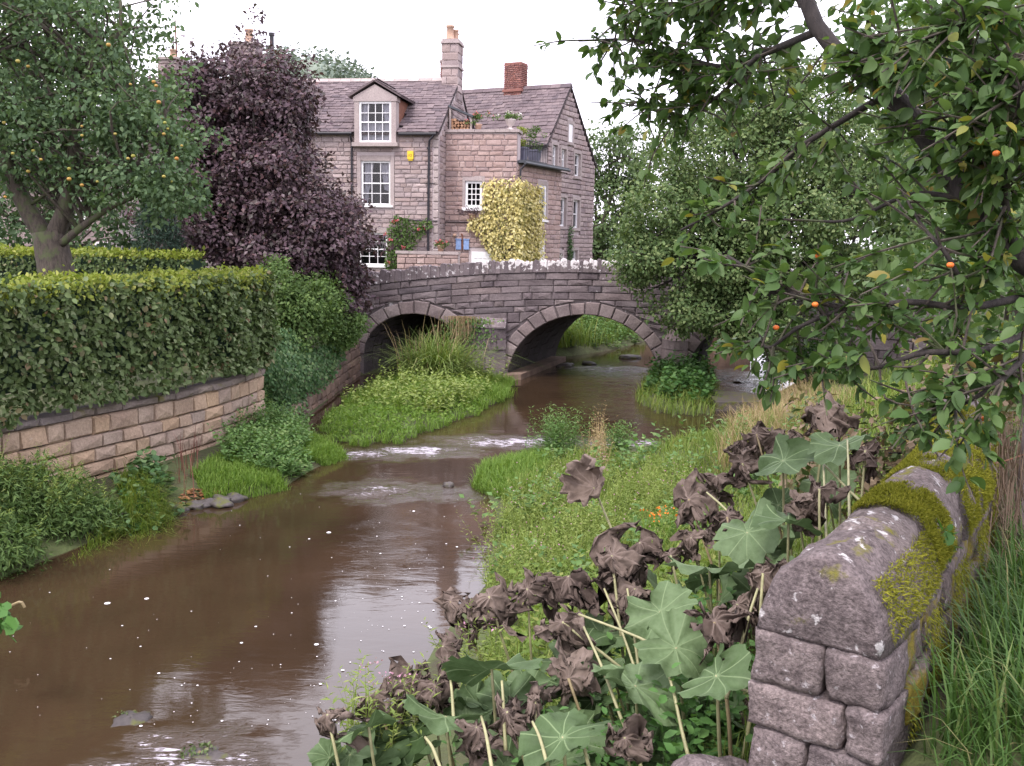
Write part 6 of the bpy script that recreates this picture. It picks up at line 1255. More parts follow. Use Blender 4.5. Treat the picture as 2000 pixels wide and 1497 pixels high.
# ------------------------------------------------------------------ near wall with round coping
nw = thing('mossy_wall', (1.9,4.5,2.1), 'old stone wall with round mossy coping in the right foreground', 'wall')
NS = spline(np.column_stack([NW, np.zeros(len(NW))]), 200)[:, :2]; NA = np.concatenate([[0], np.cumsum(np.linalg.norm(np.diff(NS,axis=0),axis=1))]); NL = NA[-1]
def npt(s): return np.array([np.interp(s,NA,NS[:,0]), np.interp(s,NA,NS[:,1])])
def ntan(s): d = npt(min(s+.06,NL))-npt(max(s-.06,0)); return d/np.linalg.norm(d)
s = 0.0; k = 0; r2 = random.Random(8)
for L_ in (.44,.40,.36,.42,.40,.45,.5,.5,.5,.5):
    v = []; f = []; NSs, NP = 12, 17; hh = .325+r2.uniform(-.012,.015); ww = .212+r2.uniform(-.008,.012)
    for i in range(NSs+1):
        t = i/NSs; q = s+.008+(L_-.016)*t; p = npt(q); d = ntan(q); n_ = np.array([d[1],-d[0]]); e_ = 1-.03*max(0,abs(t-.5)*2-.85)/.15
        for j in range(NP):
            a_ = math.pi*j/(NP-1); x = -math.cos(a_); z = math.sin(a_)**.95
            nz_ = noise.fractal(Vector((q*5+k*7,x*2.2,z*2.2)), .9, 2, 4)*.022
            w_ = (ww*e_+nz_); P = p+n_*(x*w_); v.append((P[0],P[1],2.545+(hh*e_+nz_)*z))
    for i in range(NSs):
        for j in range(NP-1): f.append((i*NP+j,i*NP+j+1,(i+1)*NP+j+1,(i+1)*NP+j))
        f.append((i*NP+NP-1,i*NP,(i+1)*NP,(i+1)*NP+NP-1))
    for base_, sgn in ((0,-1),(NSs*NP,1)):
        d = ntan(s+(0 if sgn < 0 else L_)); b = len(v); c = np.mean(np.array(v[base_:base_+NP]),0)
        for ring, bul in ((.93,.012),(.5,.018)):
            for j in range(NP):
                w = c+(np.array(v[base_+j])-c)*ring; nz_ = noise.fractal(Vector(w*6), .9, 2, 4)*.02; v.append((w[0]+sgn*d[0]*(bul+nz_), w[1]+sgn*d[1]*(bul+nz_), w[2]))
        v.append((c[0]+sgn*d[0]*.02,c[1]+sgn*d[1]*.02,c[2])); ce = len(v)-1
        for r0, r1 in ((base_,b),(b,b+NP)):
            for j in range(NP):
                j2 = (j+1) % NP; q4 = (r0+j2,r0+j,r1+j,r1+j2); f.append(q4 if sgn < 0 else q4[::-1])
        for j in range(NP): j2 = (j+1) % NP; f.append((b+NP+j2,b+NP+j,ce) if sgn < 0 else (b+NP+j,b+NP+j2,ce))
    mb = MB(); mb.add(v,f); mb.build('coping_stone', M['near_coping'], nw, True); s += L_; k += 1
def rough_block(x0,x1,y0,y1,z0,z1,seed,res=7,rnd=.014,amp=.012):
    """rounded rough stone in local coordinates"""
    bm = bmesh.new(); bmesh.ops.create_cube(bm, size=2); bmesh.ops.subdivide_edges(bm, edges=bm.edges[:], cuts=res, use_grid_fill=True)
    sx, sy, sz = (x1-x0)/2, (y1-y0)/2, (z1-z0)/2; c = Vector(((x0+x1)/2,(y0+y1)/2,(z0+z1)/2)); out = []
    for v in bm.verts:
        p = Vector((v.co.x*sx,v.co.y*sy,v.co.z*sz)); q = Vector((max(-sx+rnd,min(sx-rnd,p.x)),max(-sy+rnd,min(sy-rnd,p.y)),max(-sz+rnd,min(sz-rnd,p.z)))); d = p-q
        if d.length > 1e-6: p = q+d.normalized()*rnd
        n_ = noise.fractal((p+c)*7+Vector((seed*5.3,seed,0)), .9, 2, 4); n2_ = noise.noise((p+c)*26+Vector((0,seed*3.3,0))); p += (p/max(p.length,1e-3))*(n_*amp*1.9+n2_*.005); out.append(c+p)
    fs = [tuple(v.index for v in f.verts) for f in bm.faces]; bm.free(); return out, fs
crs = [(2.355,2.535),(2.185,2.345),(1.98,2.175),(1.78,1.97),(1.56,1.77)]; HWD = .215
for ci, (z0, z1) in enumerate(crs):
    s = -.01+r2.uniform(-.01,.01); k = 0
    while s < 4.2:
        l = r2.uniform(.28,.5); p = npt(max(s+l/2,0)); d = ntan(max(s+l/2,.05)); m = Matrix.Translation((p[0],p[1],0)) @ Matrix.Rotation(math.atan2(d[1],d[0]),4,'Z')
        if s < .05: m = Matrix.Translation((*(npt(0)+ntan(.05)*(s+l/2)),0)) @ Matrix.Rotation(math.atan2(ntan(.05)[1],ntan(.05)[0]),4,'Z')
        sp = r2.uniform(-.06,.08)+(.0 if ci % 2 == 0 else -.12); w_ = HWD+(.025 if ci == 1 else 0)+r2.uniform(-.01,.015)
        for y0, y1, mt in ((-w_,sp-.006,'near_side'),(sp+.006,w_,'near_stone')):
            if ci > 2 and s > 1: 
                if mt == 'near_side': continue
            o_, fs = rough_block(-l/2+.003,l/2-.003,y0,y1,z0-.003,z1+.003,ci*9+k,6 if s < .6 else 3); mb = MB(); mb.add([m @ q for q in o_], fs); mb.build('stone', M['near_stone' if (s < .05) else mt], nw, True); k += 1
        s += l
# moss cushions on the coping: clusters of tiny fronds
rm = np.random.default_rng(111); PS = []; NSm = []
def moss_on(s0, s1, n, a0, a1, den=1):
    q = rm.uniform(s0,s1,n); a_ = rm.uniform(a0,a1,n); keep = np.sin(q*23+a_*5)+np.sin(q*9-a_*7)+rm.normal(size=n)*.7 > -.9/den; q, a_ = q[keep], a_[keep]
    x = -np.cos(a_); z = np.sin(a_)**.95; p = np.array([npt(v) for v in q]); d = np.array([ntan(v) for v in q]); nn = np.column_stack([d[:,1],-d[:,0]])
    PS.append(np.column_stack([p+nn*(x*.232)[:,None], 2.545+.325*z])); NSm.append(np.column_stack([nn*x[:,None], np.maximum(np.sin(a_),.1)]))
moss_on(.82,1.25,15000,1.0,2.9); moss_on(1.60,2.6,30000,.5,3.05,2); moss_on(2.6,3.9,14000,.4,3.0,2); moss_on(.05,.8,2600,2.3,3.0,.45)
PS = np.vstack(PS); NSm = norm(np.vstack(NSm)); n = len(PS); V, F = inst(NARROW, PS, NSm*.6+[0,0,-.25]+.7*rdir(n,rm), NSm+.5*rdir(n,rm), .020*rm.uniform(.6,1.4,n)); obj('moss', mesh_np('moss',V,F), M['moss'], nw)['kind'] = 'stuff'
n = 11000; q = rm.uniform(.3,3.2,n); z = rm.uniform(2.12,2.56,n); keep = np.sin(q*9+z*11)+rm.normal(size=n)*.5+(q > 1)*.6 > .45; q, z = q[keep], z[keep]; p = np.array([npt(v) for v in q]); d = np.array([ntan(v) for v in q]); nn = np.column_stack([d[:,1],-d[:,0]]); P = np.column_stack([p+nn*.245,z]); n = len(P)
V, F = inst(NARROW, P, np.column_stack([nn*.5,np.full(n,-.7)])+.5*rdir(n,rm), np.column_stack([nn,np.full(n,.3)])+.5*rdir(n,rm), .020*rm.uniform(.6,1.3,n)); obj('side_moss', mesh_np('side_moss',V,F), M['moss'], nw)['kind'] = 'stuff'
V, F = clump_leaves(np.array([[*(npt(.95)+np.array([.2,-.05])),2.72],[*(npt(1.0)+np.array([.22,0])),2.66]]), 12, .06, .05, ROUND, .6, rm); lf = obj('wall_weed', mesh_np('wall_weed',V,F), M['nettle'], nw)
# dry trailing stems over the far part of the wall
n = 240; q = rm.uniform(2.2,3.4,n); p = np.array([npt(v) for v in q])+[.30,.0]; P = np.column_stack([p+rm.normal(size=(n,2))*.10, rm.uniform(2.5,2.95,n)]); V, F = blades(P, -rm.uniform(.3,.85,n), .005, .6, rm); P2 = np.column_stack([p[:200]+rm.normal(size=(200,2))*.2, np.full(200,2.1)]); V2, F2 = blades(P2, rm.uniform(.2,.8,200), .006, .8, rm)
stuff('dry_trails', 'brown dry trailing stems hanging over the far part of the mossy wall', 'stems', [(V,F),(V2,F2)], mat_leaf('brown_stems',[(.13,.085,.065),(.20,.14,.105),(.10,.065,.05)],trans=.1))
# fence post
p = at(1992,1075,5.6); fp = thing('fence_post', (p[0],p[1],2.05), 'weathered grey wooden fence post at the right edge', 'post'); mb = MB(); mb.box(p[0]-.035,p[0]+.035,p[1]-.035,p[1]+.035,2.0,3.35); mb.build('post', mat_plain('grey_wood',(.16,.13,.13),.9,var=.35,scale=14,bump=.3), fp)
mb = MB(); a_ = np.array([p[0]-.035,p[1],2.72]); b_ = np.array([*npt(2.6),2.75]); mb.tube([a_*(1-t)+b_*t+[0,0,-.05*math.sin(t*3.14)] for t in np.linspace(0,1,8)], .004, 5); mb.build('wire', M['rust_wood'], fp)

# ------------------------------------------------------------------ near apple tree on the right
na = thing('near_apple_tree', (3.95,3.7,2.1), 'leafy apple tree overhanging from the right edge with a few orange fruits', 'tree'); rn = np.random.default_rng(121)
A = lambda *p: [at(x, y, Y_) for x, y, Y_ in p]
tr_ = MB(); tr_.tube(spline([(4.0,3.7,2.0),(3.9,3.75,2.9),(3.7,3.8,3.5),at(2080,560,3.75)],10), np.linspace(.13,.075,10), 10); tr_.build('trunk', M['bark'], na, True)
BR = [A((2080,560,3.75),(1985,500,3.7),(1890,390,3.75),(1830,300,3.85),(1750,190,3.95),(1680,140,4.05),(1600,60,4.15),(1560,-40,4.25),(1500,-160,4.4)),
      A((1740,180,3.95),(1680,215,4.1),(1560,290,4.2),(1500,345,4.3),(1420,400,4.4),(1330,450,4.5)), A((1600,60,4.15),(1480,110,4.7),(1420,130,5.0),(1360,120,5.2),(1250,80,5.5),(1130,80,5.7)),
      A((1560,-40,4.25),(1450,-20,4.8),(1330,10,5.2),(1200,0,5.6)), A((1700,160,4.0),(1740,100,3.8),(1850,60,3.6),(1950,20,3.5)), A((1830,300,3.85),(1900,220,3.6),(1960,150,3.5),(2030,90,3.4)),
      A((2080,560,3.75),(1900,600,3.6),(1780,590,3.6),(1650,600,3.7),(1540,570,3.8),(1420,500,3.9)), A((2080,600,3.7),(1940,680,3.5),(1800,690,3.5),(1700,720,3.6),(1590,690,3.8)), A((1890,390,3.75),(1780,380,3.9),(1660,430,4.1),(1560,430,4.3)),
      A((1985,500,3.7),(1960,360,3.5),(1980,260,3.4),(2000,160,3.3)), A((1900,600,3.6),(1850,500,3.5),(1800,440,3.6),(1760,370,3.7)), A((2080,600,3.7),(1980,720,3.4),(1900,780,3.4),(1850,800,3.5)), A((1500,-160,4.4),(1300,-260,4.6),(1050,-330,5),(800,-350,5.4)), A((1500,-160,4.4),(1550,-350,4),(1500,-600,3.8),(1300,-800,3.8)), A((1650,600,3.7),(1560,640,3.8),(1500,680,3.9),(1480,640,4.0)), A((1480,110,4.3),(1400,190,5.0),(1320,230,5.3),(1240,190,5.5))]  # the two out-of-view branches are added to darken the water's reflection
BR0 = [.0501,.016,.018,.018,.014,.016,.016,.016,.012,.015,.011,.014,.025,.025,.01,.011]
TW = [8,18,78,88,80,66,40,30,6,70,14,30,60,60,16,42]
tw = MB(); LV = []; FV = []; PL = []; FL = []; NLV = []
for b, r0, nt in zip(BR, BR0, TW):
    S_ = spline(b, 18); lb = MB(); lb.tube(S_, np.linspace(r0, max(r0*.35,.004) if r0 < .05 else .028, 18), 8); lb.build('branch', M['dark_bark'], na, True)
    for k in range(nt):
        t = rn.uniform(.12 if r0 < .05 else .3,1); p = S_[int(t*17)]+np.array([0,.0 if r0 < .05 else .1,0]); dr = norm(rdir(1,rn)[0]*[1,.8,.8]+[-.15,0,-.08]); L_ = rn.uniform(.12,.40); q = p+dr*L_; q[2] -= .05*L_; mid = (p+q)/2+rn.normal(size=3)*.02
        P3 = spline([p,mid,q],5); tw.tube(P3, np.linspace(.006,.0025,5), 4, False); m_ = rn.integers(8,15); tt = rn.uniform(.25,1,m_)**.7; pts = P3[(tt*4).astype(int)]+rn.normal(size=(m_,3))*.012
        PL.append(pts); FL.append(norm(rdir(m_,rn)+dr*.7+[0,0,-.35])); NLV.append(norm([0,0,1.0]+.75*rdir(m_,rn)))
tw.build('twigs', M['bark'], na)['kind'] = 'stuff'
PL = np.vstack(PL); FL = np.vstack(FL); NLV = np.vstack(NLV); V, F = inst(LEAF8, PL, FL, NLV, .058*rn.uniform(.55,1.4,len(PL))); obj('crown', mesh_np('crown',V,F), M['near_leaf'], na)
PC = []
for x, y in poly_pts([(1640,-40),(2040,-40),(2040,700),(1800,660),(1700,600),(1680,540),(1760,420),(1720,220)], 180, rn): PC.append(at(x,y,rn.uniform(5.2,7.0)))
V, F = clump_leaves(np.array(PC), 26, .21, .062, LEAF4, .7, rn, .5); obj('inner_crown', mesh_np('inner_crown',V,F), M['near_leaf'], na)
apo = apm.copy(); apo.materials.clear(); apo.materials.append(M['orange_apple'])
for x, y, Y_ in ((1946,300,3.2),(1856,518,3.3),(1592,595,3.6),(1516,640,3.75),(1598,500,3.7),(1922,818,3.6)):
    o = bpy.data.objects.new('apple', apo); p = at(x,y,Y_); o.matrix_basis = Matrix.Translation(p) @ Matrix.Diagonal((.0125,.0125,.012,1)); put(o, na)
print('leaves near', len(PL))
# ------------------------------------------------------------------ butterbur in the foreground
def mat_bigleaf(name, c0, c1, vein, rough=.5, trans=.2, tint=(.6,.6,.55)):
    m, t, N, L = NT(name); g = N.new('ShaderNodeNewGeometry'); o_ = N.new('ShaderNodeObjectInfo'); uv = N.new('ShaderNodeUVMap'); sx = N.new('ShaderNodeSeparateXYZ'); L.new(uv.outputs[0], sx.inputs[0])
    rc = mixc(t, o_.outputs['Random'], c0, c1); col = mixc(t, noise_fac(t, g.outputs['Position'], 9.0, .4, .7, 6), rc, tint, 'MULTIPLY')
    a1 = nd(t, 'ShaderNodeMath', operation='MULTIPLY'); L.new(sx.outputs[0], a1.inputs[0]); a1.inputs[1].default_value = 9*math.pi
    s1 = nd(t, 'ShaderNodeMath', operation='SINE'); L.new(a1.outputs[0], s1.inputs[0]); ab_ = nd(t, 'ShaderNodeMath', operation='ABSOLUTE'); L.new(s1.outputs[0], ab_.inputs[0])
    mu = nd(t, 'ShaderNodeMath', operation='MULTIPLY'); L.new(ab_.outputs[0], mu.inputs[0]); L.new(sx.outputs[1], mu.inputs[1])
    mr = nd(t, 'ShaderNodeMapRange'); mr.inputs[1].default_value = .035; mr.inputs[2].default_value = .09; mr.inputs[3].default_value = 1; mr.inputs[4].default_value = 0; L.new(mu.outputs[0], mr.inputs[0])
    col = mixc(t, mr.outputs[0], col, vein)
    p = nd(t, 'ShaderNodeBsdfPrincipled', Roughness=rough); L.new(col, p.inputs['Base Color']); p.inputs['Specular IOR Level'].default_value = .3
    bn = nd(t, 'ShaderNodeTexNoise', Scale=45.0, Detail=5.0); L.new(g.outputs['Position'], bn.inputs['Vector']); b = nd(t, 'ShaderNodeBump', Strength=.5, Distance=.01); L.new(bn.outputs[0], b.inputs['Height']); L.new(b.outputs[0], p.inputs['Normal'])
    tr = N.new('ShaderNodeBsdfTranslucent'); L.new(col, tr.inputs['Color']); mx = nd(t, 'ShaderNodeMixShader'); mx.inputs[0].default_value = trans; L.new(p.outputs[0], mx.inputs[1]); L.new(tr.outputs[0], mx.inputs[2])
    o = N.new('ShaderNodeOutputMaterial'); L.new(mx.outputs[0], o.inputs[0]); return m
M['butterbur'] = mat_bigleaf('butterbur', (.06,.105,.036), (.14,.205,.095), (.165,.23,.11), .6, .22, (.5,.55,.42))
M['withered'] = mat_bigleaf('withered', (.10,.072,.06), (.22,.17,.14), (.17,.13,.11), .85, .1, (.42,.39,.36))
M['stalk'] = mat_plain('stalk', (.30,.29,.15), .5, var=.3, scale=20)
M['brown_stalk'] = mat_plain('brown_stalk', (.24,.19,.10), .6, var=.3, scale=20)
def big_leaf(Rr, seed, dead=0.0, cup=.15):
    """kidney-shaped ribbed leaf, centre at origin, normal +z; dead > 0 droops and crumples it, dead < 0 makes a frilled dish"""
    r = random.Random(seed); nr, na_ = (13, 72) if dead else (8, 54); v = [(0,0,0)]; uv = [(0,0)]; ph = r.uniform(0,6.28); ph2 = r.uniform(0,6.28); sq = r.uniform(.42,.7); NV3 = noise.noise_vector
    tear = [(r.uniform(.6,5.7), r.uniform(.15,.5), r.uniform(.05,.14)) for _ in range(3)]
    for i in range(1, nr+1):
        q = i/nr
        for k in range(na_):
            th = 2*math.pi*k/na_; dt = min(th, 2*math.pi-th); out = (1-.62*math.exp(-(dt/.22)**2))*(1+.06*math.sin(9*th+ph)+.05*math.sin(13*th+ph2)+.035*math.sin(23*th))
            for tt, dp, w_ in tear: out *= 1-dp*(1 if dead else .45)*math.exp(-((th-tt)/w_)**2)
            rad = Rr*q*(1-(1-out)*q); x, y = rad*math.cos(th), rad*math.sin(th)
            if dead == 0:
                z = Rr*(cup*q*q+.05*q*math.cos(9*th)-.30*q*q*max(0,math.sin(th+ph2))+.20*q*q*math.sin(2*th+ph)+.08*q**3*math.sin(8*th+ph*3))
                nv = NV3(Vector((x,y,0))*(1.3/Rr)+Vector((seed*1.7,0,0))); k2 = Rr*.20*q; x += nv.x*k2*.6; y += nv.y*k2*.6; z += nv.z*k2
            elif dead < 0:
                q2 = min(q,.86); z = Rr*(.95*q2*q2)-Rr*1.1*max(0,q-.86)+Rr*.07*q*math.cos(9*th); sh = 1-.25*q*q; x *= sh; y *= sh
                nv = NV3(Vector((x,y,z))*(3.5/Rr)+Vector((seed,0,0))); k2 = Rr*.16*q*q; x += nv.x*k2; y += nv.y*k2; z += nv.z*k2
            else:
                rib = math.cos(9*th+ph); fold = 1-dead*.42*q; x *= fold; y *= fold*(1-(1-sq)*dead*q)
                z = Rr*(.20*dead*q*rib+.08*q*math.sin(5*th+ph))-Rr*dead*.85*q**1.6*(.7+.5*math.sin(2*th+ph)+.35*math.sin(3*th+ph2))
                for fr_, am, of in ((.9,.95,0.0),(2.4,.50,9.1),(5.5,.20,4.4),(11.0,.09,2.2)):
                    nv = NV3(Vector((x,y,z))*(fr_/Rr)+Vector((seed*2.7,of,seed))); k2 = Rr*am*dead*q*(.55 if fr_ < 1 else 1); x += nv.x*k2; y += nv.y*k2; z += nv.z*k2*.9
            v.append((x,y,z)); uv.append((k/na_, q))
    f = []; rs_ = np.random.default_rng(seed); hole = rs_.random((nr,na_)) < (.05 if dead > .6 else (.006 if dead == 0 else 0))
    for k in range(na_): f.append((0,1+k,1+(k+1)%na_))
    for i in range(nr-1):
        for k in range(na_):
            if hole[i,k] and i > 2: continue
            k2 = (k+1)%na_; a_, b_, c_, d_ = 1+i*na_+k, 1+i*na_+k2, 1+(i+1)*na_+k2, 1+(i+1)*na_+k; f += [(a_,d_,c_),(a_,c_,b_)]
    return mesh_np('blade', np.array(v), np.array(f), True, np.array(uv))
def leaf_on_stalk(parent, pos, Rr, seed, dead, nrm, root=None, cup=.15, sr=.011, spin=None, curve=.12):
    pos = Vector(pos); r = random.Random(seed*7+1); n_ = Vector(nrm).normalized(); q = n_.to_track_quat('Z','Y').to_matrix().to_4x4(); sp = Matrix.Rotation(r.uniform(0,6.28) if spin is None else spin,4,'Z')
    b = obj('blade', big_leaf(Rr, seed, dead, cup), M['withered' if dead else 'butterbur'], parent, Matrix.Translation(pos) @ q @ sp)
    if root is None: x, y = pos.x+r.uniform(-.05,.35), pos.y+r.uniform(-.1,.35); root = (x, y, float(H(x,y)))
    P0 = np.array(root); P1 = np.array(pos); mid = (P0+P1)/2+np.array([r.uniform(-1,1)*curve*.5, r.uniform(-1,1)*curve*.5, curve]); mb = MB(); mb.tube(spline([P0,mid,P1],9), np.linspace(sr*1.0,sr*.6,9), 7); mb.build('stalk', M['stalk' if r.random() < .75 or not dead else 'brown_stalk'], parent, True)
# prominent withered leaves: px, py, Y, radius, droop, normal, root px/py/Y, label
WIT = [(1160,952,5.6,.165,.32,(-.25,-.85,.30),(1345,1205,5.0),.75,'curled brown dish-shaped leaf held up on a long pale stalk'),
       (1195,1085,5.0,.26,1.0,(-.2,-.4,.9),(1250,1340,4.6),.1,'large ragged dark withered leaf, centre of the foreground'),
       (1110,1125,5.0,.16,1.1,(-.4,-.3,.8),(1240,1330,4.7),.1,'tattered dark leaf scrap hanging left of the large ragged leaf'),
       (955,1165,5.0,.24,.75,(-.5,-.5,.8),(1060,1200,4.9),.1,'long brown shrivelled leaf overhanging the bright water'),
       (880,1175,5.1,.17,.7,(-.6,-.5,.6),(1050,1205,4.9),.1,'curled brown leaf tip furthest out over the water'),
       (1098,1215,4.6,.17,1.0,(-.4,-.5,.8),(1375,1312,4.3),.1,'crumpled dark leaf at the end of a long slanting pale stalk'),
       (865,1262,4.6,.13,.9,(-.6,-.4,.7),(1010,1330,4.5),.1,'small curled withered leaf low over the bright reflection'),
       (790,1335,4.3,.19,.9,(-.3,-.6,.7),(900,1400,4.0),.1,'brown shrivelled leaf cluster at the lower water edge'),
       (735,1350,4.2,.15,1.0,(-.5,-.5,.7),(830,1420,4.0),.1,'dark crumpled leaf beside the pink willowherb'),
       (1395,1215,3.9,.17,1.0,(-.3,-.5,.8),(1440,1290,3.8),.1,'frilled mauve-brown leaf against the end of the mossy wall'),
       (1490,1120,4.2,.15,1.0,(-.1,-.7,.7),(1460,1230,4.0),.1,'withered leaf drooping just left of the coping end'),
       (1478,848,6.6,.24,.75,(-.6,-.6,.5),(1560,960,6.2),.1,'deeply ribbed folded brown leaf at the top of the leaf bed'),
       (1450,905,6.3,.18,.8,(-.5,-.7,.3),(1560,990,6.0),.1,'ribbed brown leaf just below the topmost folded leaf'),
       (1615,800,6.6,.22,.6,(-.2,-.6,.8),(1605,930,6.3),.1,'grey-brown drooping leaf high on the right by the mossy wall'),
       (1600,955,5.0,.16,1.0,(-.1,-.6,.8),(1615,1040,4.8),.1,'pinkish shrivelled leaf in front of the mossy coping'),
       (1345,975,6.0,.18,.7,(-.6,-.6,.5),(1455,1050,5.8),.1,'long curled leaf with pale bent stalk above the orange flowers'),
       (1420,1010,5.6,.16,.8,(-.4,-.7,.5),(1480,1090,5.4),.1,'drooping half-green withered leaf right of the orange flowers'),
       (1310,1085,5.2,.12,.9,(-.3,-.6,.7),(1380,1180,5.0),.1,'small rust-brown leaf below the orange flowers'),
       (1110,1325,4.3,.16,.6,(-.3,-.8,.3),(1200,1400,4.1),.1,'brown leaf showing its ribbed underside, low centre'),
       (1045,1370,4.0,.12,.9,(-.3,-.6,.7),(1080,1450,3.9),.1,'small dark withered leaf in front of the big green leaf'),
       (1690,880,5.6,.13,.9,(-.1,-.6,.8),(1680,950,5.4),.1,'withered leaf scrap beside the moss on the coping'),
       (640,1395,3.9,.13,1.0,(-.5,-.4,.7),(760,1450,3.8),.1,'withered leaf at the lowest left of the leaf bed')]
for i, (x, y, Y_, rr0, dead, nrm, rt, cup, lb_) in enumerate(WIT):
    p = at(x,y,Y_); rp_ = at(*rt); g0 = np.array([rp_[0]+(rp_[0]-p[0])*.25, rp_[1], 0]); g0[2] = min(float(H(g0[0],g0[1])), rp_[2]); 
    t = thing('withered_leaf', tuple(g0), lb_, 'leaf', 'withered butterbur leaves')
    if i == 0:
        leaf_on_stalk(t, p, .20, 301, -1, (-.55,-.55,.45), g0, .75, .011, 1.2, .02)
    else:
        leaf_on_stalk(t, p, rr0*1.12, 300+i*3, min(dead+.1,1.05), nrm, g0, cup, .011, None, .06)
        if rr0 > .15: obj('blade', big_leaf(rr0*.7, 1300+i*3, 1.0), M['withered'], t, Matrix.Translation((p[0]+.4*rr0*math.sin(i*2.1), p[1]+.05, p[2]-.25*rr0)) @ Matrix.Rotation(i*1.1,4,'Z') @ Matrix.Rotation(.5,4,'X'))
GRN = [(960,1305,4.2,.25,(-.15,-.45,.9),'largest pale green veined leaf at lower centre'),(1290,1195,4.6,.2,(-.2,-.55,.8),'green leaf behind the slanting pale stalk'),
       (1385,1110,4.9,.23,(-.2,-.5,.8),'broad green leaf left of the coping end'),(1460,1040,5.2,.22,(-.2,-.5,.8),'broad green leaf above and left of the coping'),(1540,1020,4.9,.18,(-.1,-.6,.8),'dark green leaf touching the coping side'),(1530,900,6.0,.24,(-.3,-.5,.8),'green leaf under the topmost folded brown leaves'),
       (1640,870,5.8,.2,(-.1,-.5,.8),'green leaf beside the tall stalks near the moss'),(1240,1340,4.0,.22,(-.1,-.5,.9),'green leaf low between the pale stalks'),(1400,1320,3.6,.17,(-.2,-.4,.9),'green leaf against the lower courses of the wall end'),(870,1400,3.9,.2,(-.3,-.4,.9),'green leaf at the bottom below the brown cluster'),(1100,1440,3.6,.2,(-.1,-.3,.9),'green leaf at the bottom edge, centre'),
       (720,1420,3.9,.14,(-.3,-.3,.9),'green leaf at the bottom left of the leaf bed'),(1320,1265,4.1,.19,(-.1,-.6,.8),'green leaf under the frilled brown leaf'),]
for i, (x, y, Y_, rr0, nrm, lb_) in enumerate(GRN):
    p = at(x,y,Y_); gx_, gy_ = p[0]+.12, p[1]+.15; nrm = (nrm[0]+.4*math.sin(i*3.7), nrm[1]+.42+.4*math.cos(i*2.9), nrm[2]); t = thing('butterbur_leaf', (gx_,gy_,float(H(gx_,gy_))), lb_, 'leaf', 'green butterbur leaves'); leaf_on_stalk(t, p, rr0*.92, 500+i*3, 0, nrm, (gx_,gy_,float(H(gx_,gy_))), .12, .011, 2.2+.5*math.sin(i*2.3), .03)
# the rest of the leaf bed, lower and overlapping
bd = thing('butterbur_bed', (.6,4.8,.9), 'lower mass of overlapping butterbur leaves under the taller leaves', 'leaf bed'); rk = np.random.default_rng(131)
q = poly_pts([(650,1410),(760,1400),(900,1330),(1050,1290),(1200,1190),(1300,1130),(1400,1050),(1500,930),(1620,860),(1680,880),(1600,1010),(1500,1130),(1450,1250),(1450,1497),(620,1497)], 96, rk)
for i, (x, y) in enumerate(q):
    Y_ = float(np.interp(y,[850,1000,1150,1300,1500],[6.6,5.8,5.0,4.3,3.7]))+.25; p = at(x,y+25,Y_); 
    if p[2] < H(p[0],p[1])+.08: p[2] = H(p[0],p[1])+.1
    leaf_on_stalk(bd, p, rk.uniform(.09,.19), 700+i, 0 if rk.random() < .88 else .9, (-.2+rk.normal()*.45,-.12+rk.normal()*.45,.75), None, .12, .009, None, .03)
EXW = [(1250,1060,5.3,.17),(1150,1170,4.9,.18),(1030,1150,5.0,.17),(1000,1200,4.8,.15),(1240,1150,4.9,.16),(1310,1010,5.7,.14),(1530,860,6.4,.17),(1560,830,6.6,.16),(1400,930,6.3,.15),(1180,1290,4.4,.15),(990,1390,3.9,.14),(1140,1390,3.9,.15),(850,1340,4.2,.15),(700,1380,4.0,.14),(1350,1050,5.4,.14),(1420,1120,4.8,.14),(1440,1180,4.4,.13),(1060,1270,4.5,.14),(930,1420,3.8,.14),(780,1430,3.8,.14),(1220,1440,3.6,.15),(1650,820,6.2,.16),(1560,1000,5.0,.12)]
for i, (x, y, Y_, rr0) in enumerate(EXW):
  if i % 2 == 0: p = at(x,y,Y_); leaf_on_stalk(bd, p, rr0*1.1, 1700+i*5, 1.0, (-.3+.5*math.sin(i*2.2),-.5+.3*math.cos(i*1.7),.7), None, .1, .009, None, .05)
for i, (x0, y0, Y0, x1, y1, Y1) in enumerate([(1180,1150,4.9,1250,1335,4.5),(1130,1200,4.5,1375,1312,4.2),(1140,1225,4.4,1212,1400,4.0),(1225,1150,4.8,1245,1290,4.6),(1380,962,5.9,1455,1042,5.6),(1560,870,6.2,1660,960,5.6),(1605,850,6.3,1612,1010,5.2),(1655,860,5.8,1658,970,5.2),(880,1330,4.1,885,1390,4.0),(980,1330,4.0,985,1420,3.9),(1120,1400,3.8,1150,1497,3.5),(940,1400,3.8,960,1497,3.5),(1040,1410,3.7,1070,1497,3.5),(1480,1150,4.1,1440,1290,3.9),(830,1440,3.7,860,1500,3.6),(1300,1300,4.0,1330,1420,3.8)]):
    a_, b_ = at(x0,y0,Y0), at(x1,y1,Y1); c_ = b_+(b_-a_)*.5; mb = MB(); mb.tube(spline([a_,(a_+b_)/2+[0,0,.02],b_,c_],10), np.linspace(.0055,.009,10), 7); mb.build('bare_stalk', M['stalk'], bd, True)
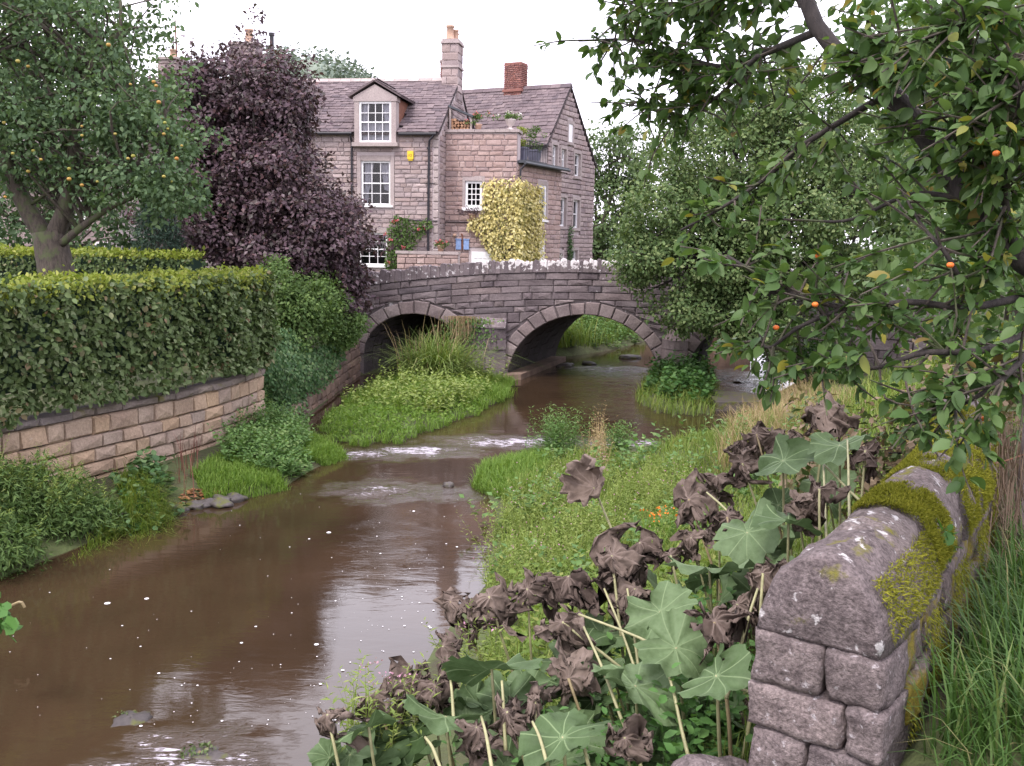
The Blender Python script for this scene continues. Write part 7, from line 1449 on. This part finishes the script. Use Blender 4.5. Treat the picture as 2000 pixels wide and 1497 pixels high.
# nettles, sprigs and grasses among the leaves
P = []
for x, y in poly_pts([(660,1380),(900,1200),(1020,1130),(1250,1040),(1500,950),(1480,1200),(1440,1497),(620,1497)], 520, rk):
    Y_ = float(np.interp(y,[950,1150,1300,1500],[6.2,5.1,4.4,3.8])); p = at(x,y,Y_); P.append((p[0],p[1],float(H(p[0],p[1]))))
P = np.array(P); V, F = stems(P, rk.uniform(.35,.95,len(P)), 16, .085, LEAF4, rk, .22); stuff('nettle_patch', 'nettles growing up between the butterbur stalks', 'herbs', [(V,F)], M['nettle'])
P2 = np.vstack([P+rk.normal(size=P.shape)*[.15,.15,0] for _ in range(20)]); P2[:,2] = H(P2[:,0],P2[:,1]); V, F = blades(P2, rk.uniform(.2,.6,len(P2)), .008, .7, rk); stuff('under_grass', 'grass filling the ground under the butterbur leaves', 'grass', [(V,F)], M['bank_grass'])
for nm, px, n, hh, lb_ in (('willowherb', [(640,1330,4.2),(620,1310,4.3),(665,1340,4.2),(690,1350,4.2)], 9, .5, 'green willowherb sprig with pink tips over the dark water'), ('willowherb', [(850,1230,4.9),(880,1225,4.9)], 8, .4, 'willowherb sprig by the bright reflection under the curled leaves')):
    ps = np.array([at(*c) for c in px]); ps = np.repeat(ps,n,0)+rk.normal(size=(len(ps)*n,3))*[.05,.05,.02]; t = thing('willowherb', tuple(ps.mean(0)-[0,0,.3]), lb_, 'herb'); base_ = ps-[0,0,hh*.9]; base_[:,0] += .18; V, F = stems(base_, hh*rk.uniform(.7,1.2,len(ps)), 20, .07, NARROW, rk, .22); obj('foliage', mesh_np('foliage',V,F), M['pale_herb'], t); V, F = clump_leaves(base_[::4]+[0,0,hh], 5, .03, .016, LEAF2, .8, rk); obj('flower', mesh_np('flower',V,F), M['pink_flower'], t)['kind'] = 'stuff'
# pale boulder at the very bottom and a leaf at the left edge
p = at(1400,1475,3.4); rock('pale_boulder', 'smooth pale boulder at the bottom edge left of the wall', (p[0],p[1],p[2]-.17), (.2,.18,.15), 31, M['near_stone'], 'rock')
t = thing('waterside_weed', (-3.9,7.4,.02), 'few broad green leaves poking in at the left edge', 'herb'); P = np.array([at(5,1195,7.6),at(12,1215,7.5),at(0,1240,7.5),at(-5,1180,7.6)]); V, F = clump_leaves(P, 7, .07, .14, ROUND, .6, rk); obj('foliage', mesh_np('foliage',V,F), M['nettle'], t)
mb = MB(); mb.tube(spline([at(20,1180,8.9),at(40,1172,8.9),at(48,1183,8.9)],6)*[1,1,1]-[0,0,.02], .014, 6); tag(mb.build('floating_stick', M['brown_stalk']), 'short pale stick floating near the left edge', 'stick')
# foam flecks drifting on the surface
rq = np.random.default_rng(141); n = 210; c = rq.uniform(0,1,n); P = []
while len(P) < n:
    x, y = rq.uniform(0,900), rq.uniform(960,1420); w = math.exp(-((x-(1050-.62*(y-900)*1.6))/260)**2)+.12
    if rq.random() < w:
        p = atz(x,y)
        if p[0] > np.interp(p[1],YL,XL)+.25 and p[0] < np.interp(p[1],YR,XR)-.15: P.append((p[0],p[1],.007))
P = np.array(P); disc = (np.array([(0,0,.35)]+[(math.cos(a_),math.sin(a_),0) for a_ in np.arange(0,6.28,6.284/7)]), np.array([(0,1+k,1+(k+1)%7) for k in range(7)]))
sz = .0055*np.exp(rq.normal(size=n)*.6); V, F = inst(disc, P, np.column_stack([np.cos(c*6.28),np.sin(c*6.28),np.zeros(n)]), np.tile([0.,0,1],(n,1)), sz); stuff('foam_flecks', 'white foam flecks drifting on the brown water', 'foam', [(V,F)], mat_plain('foam',(.8,.78,.8),.6,var=.05))
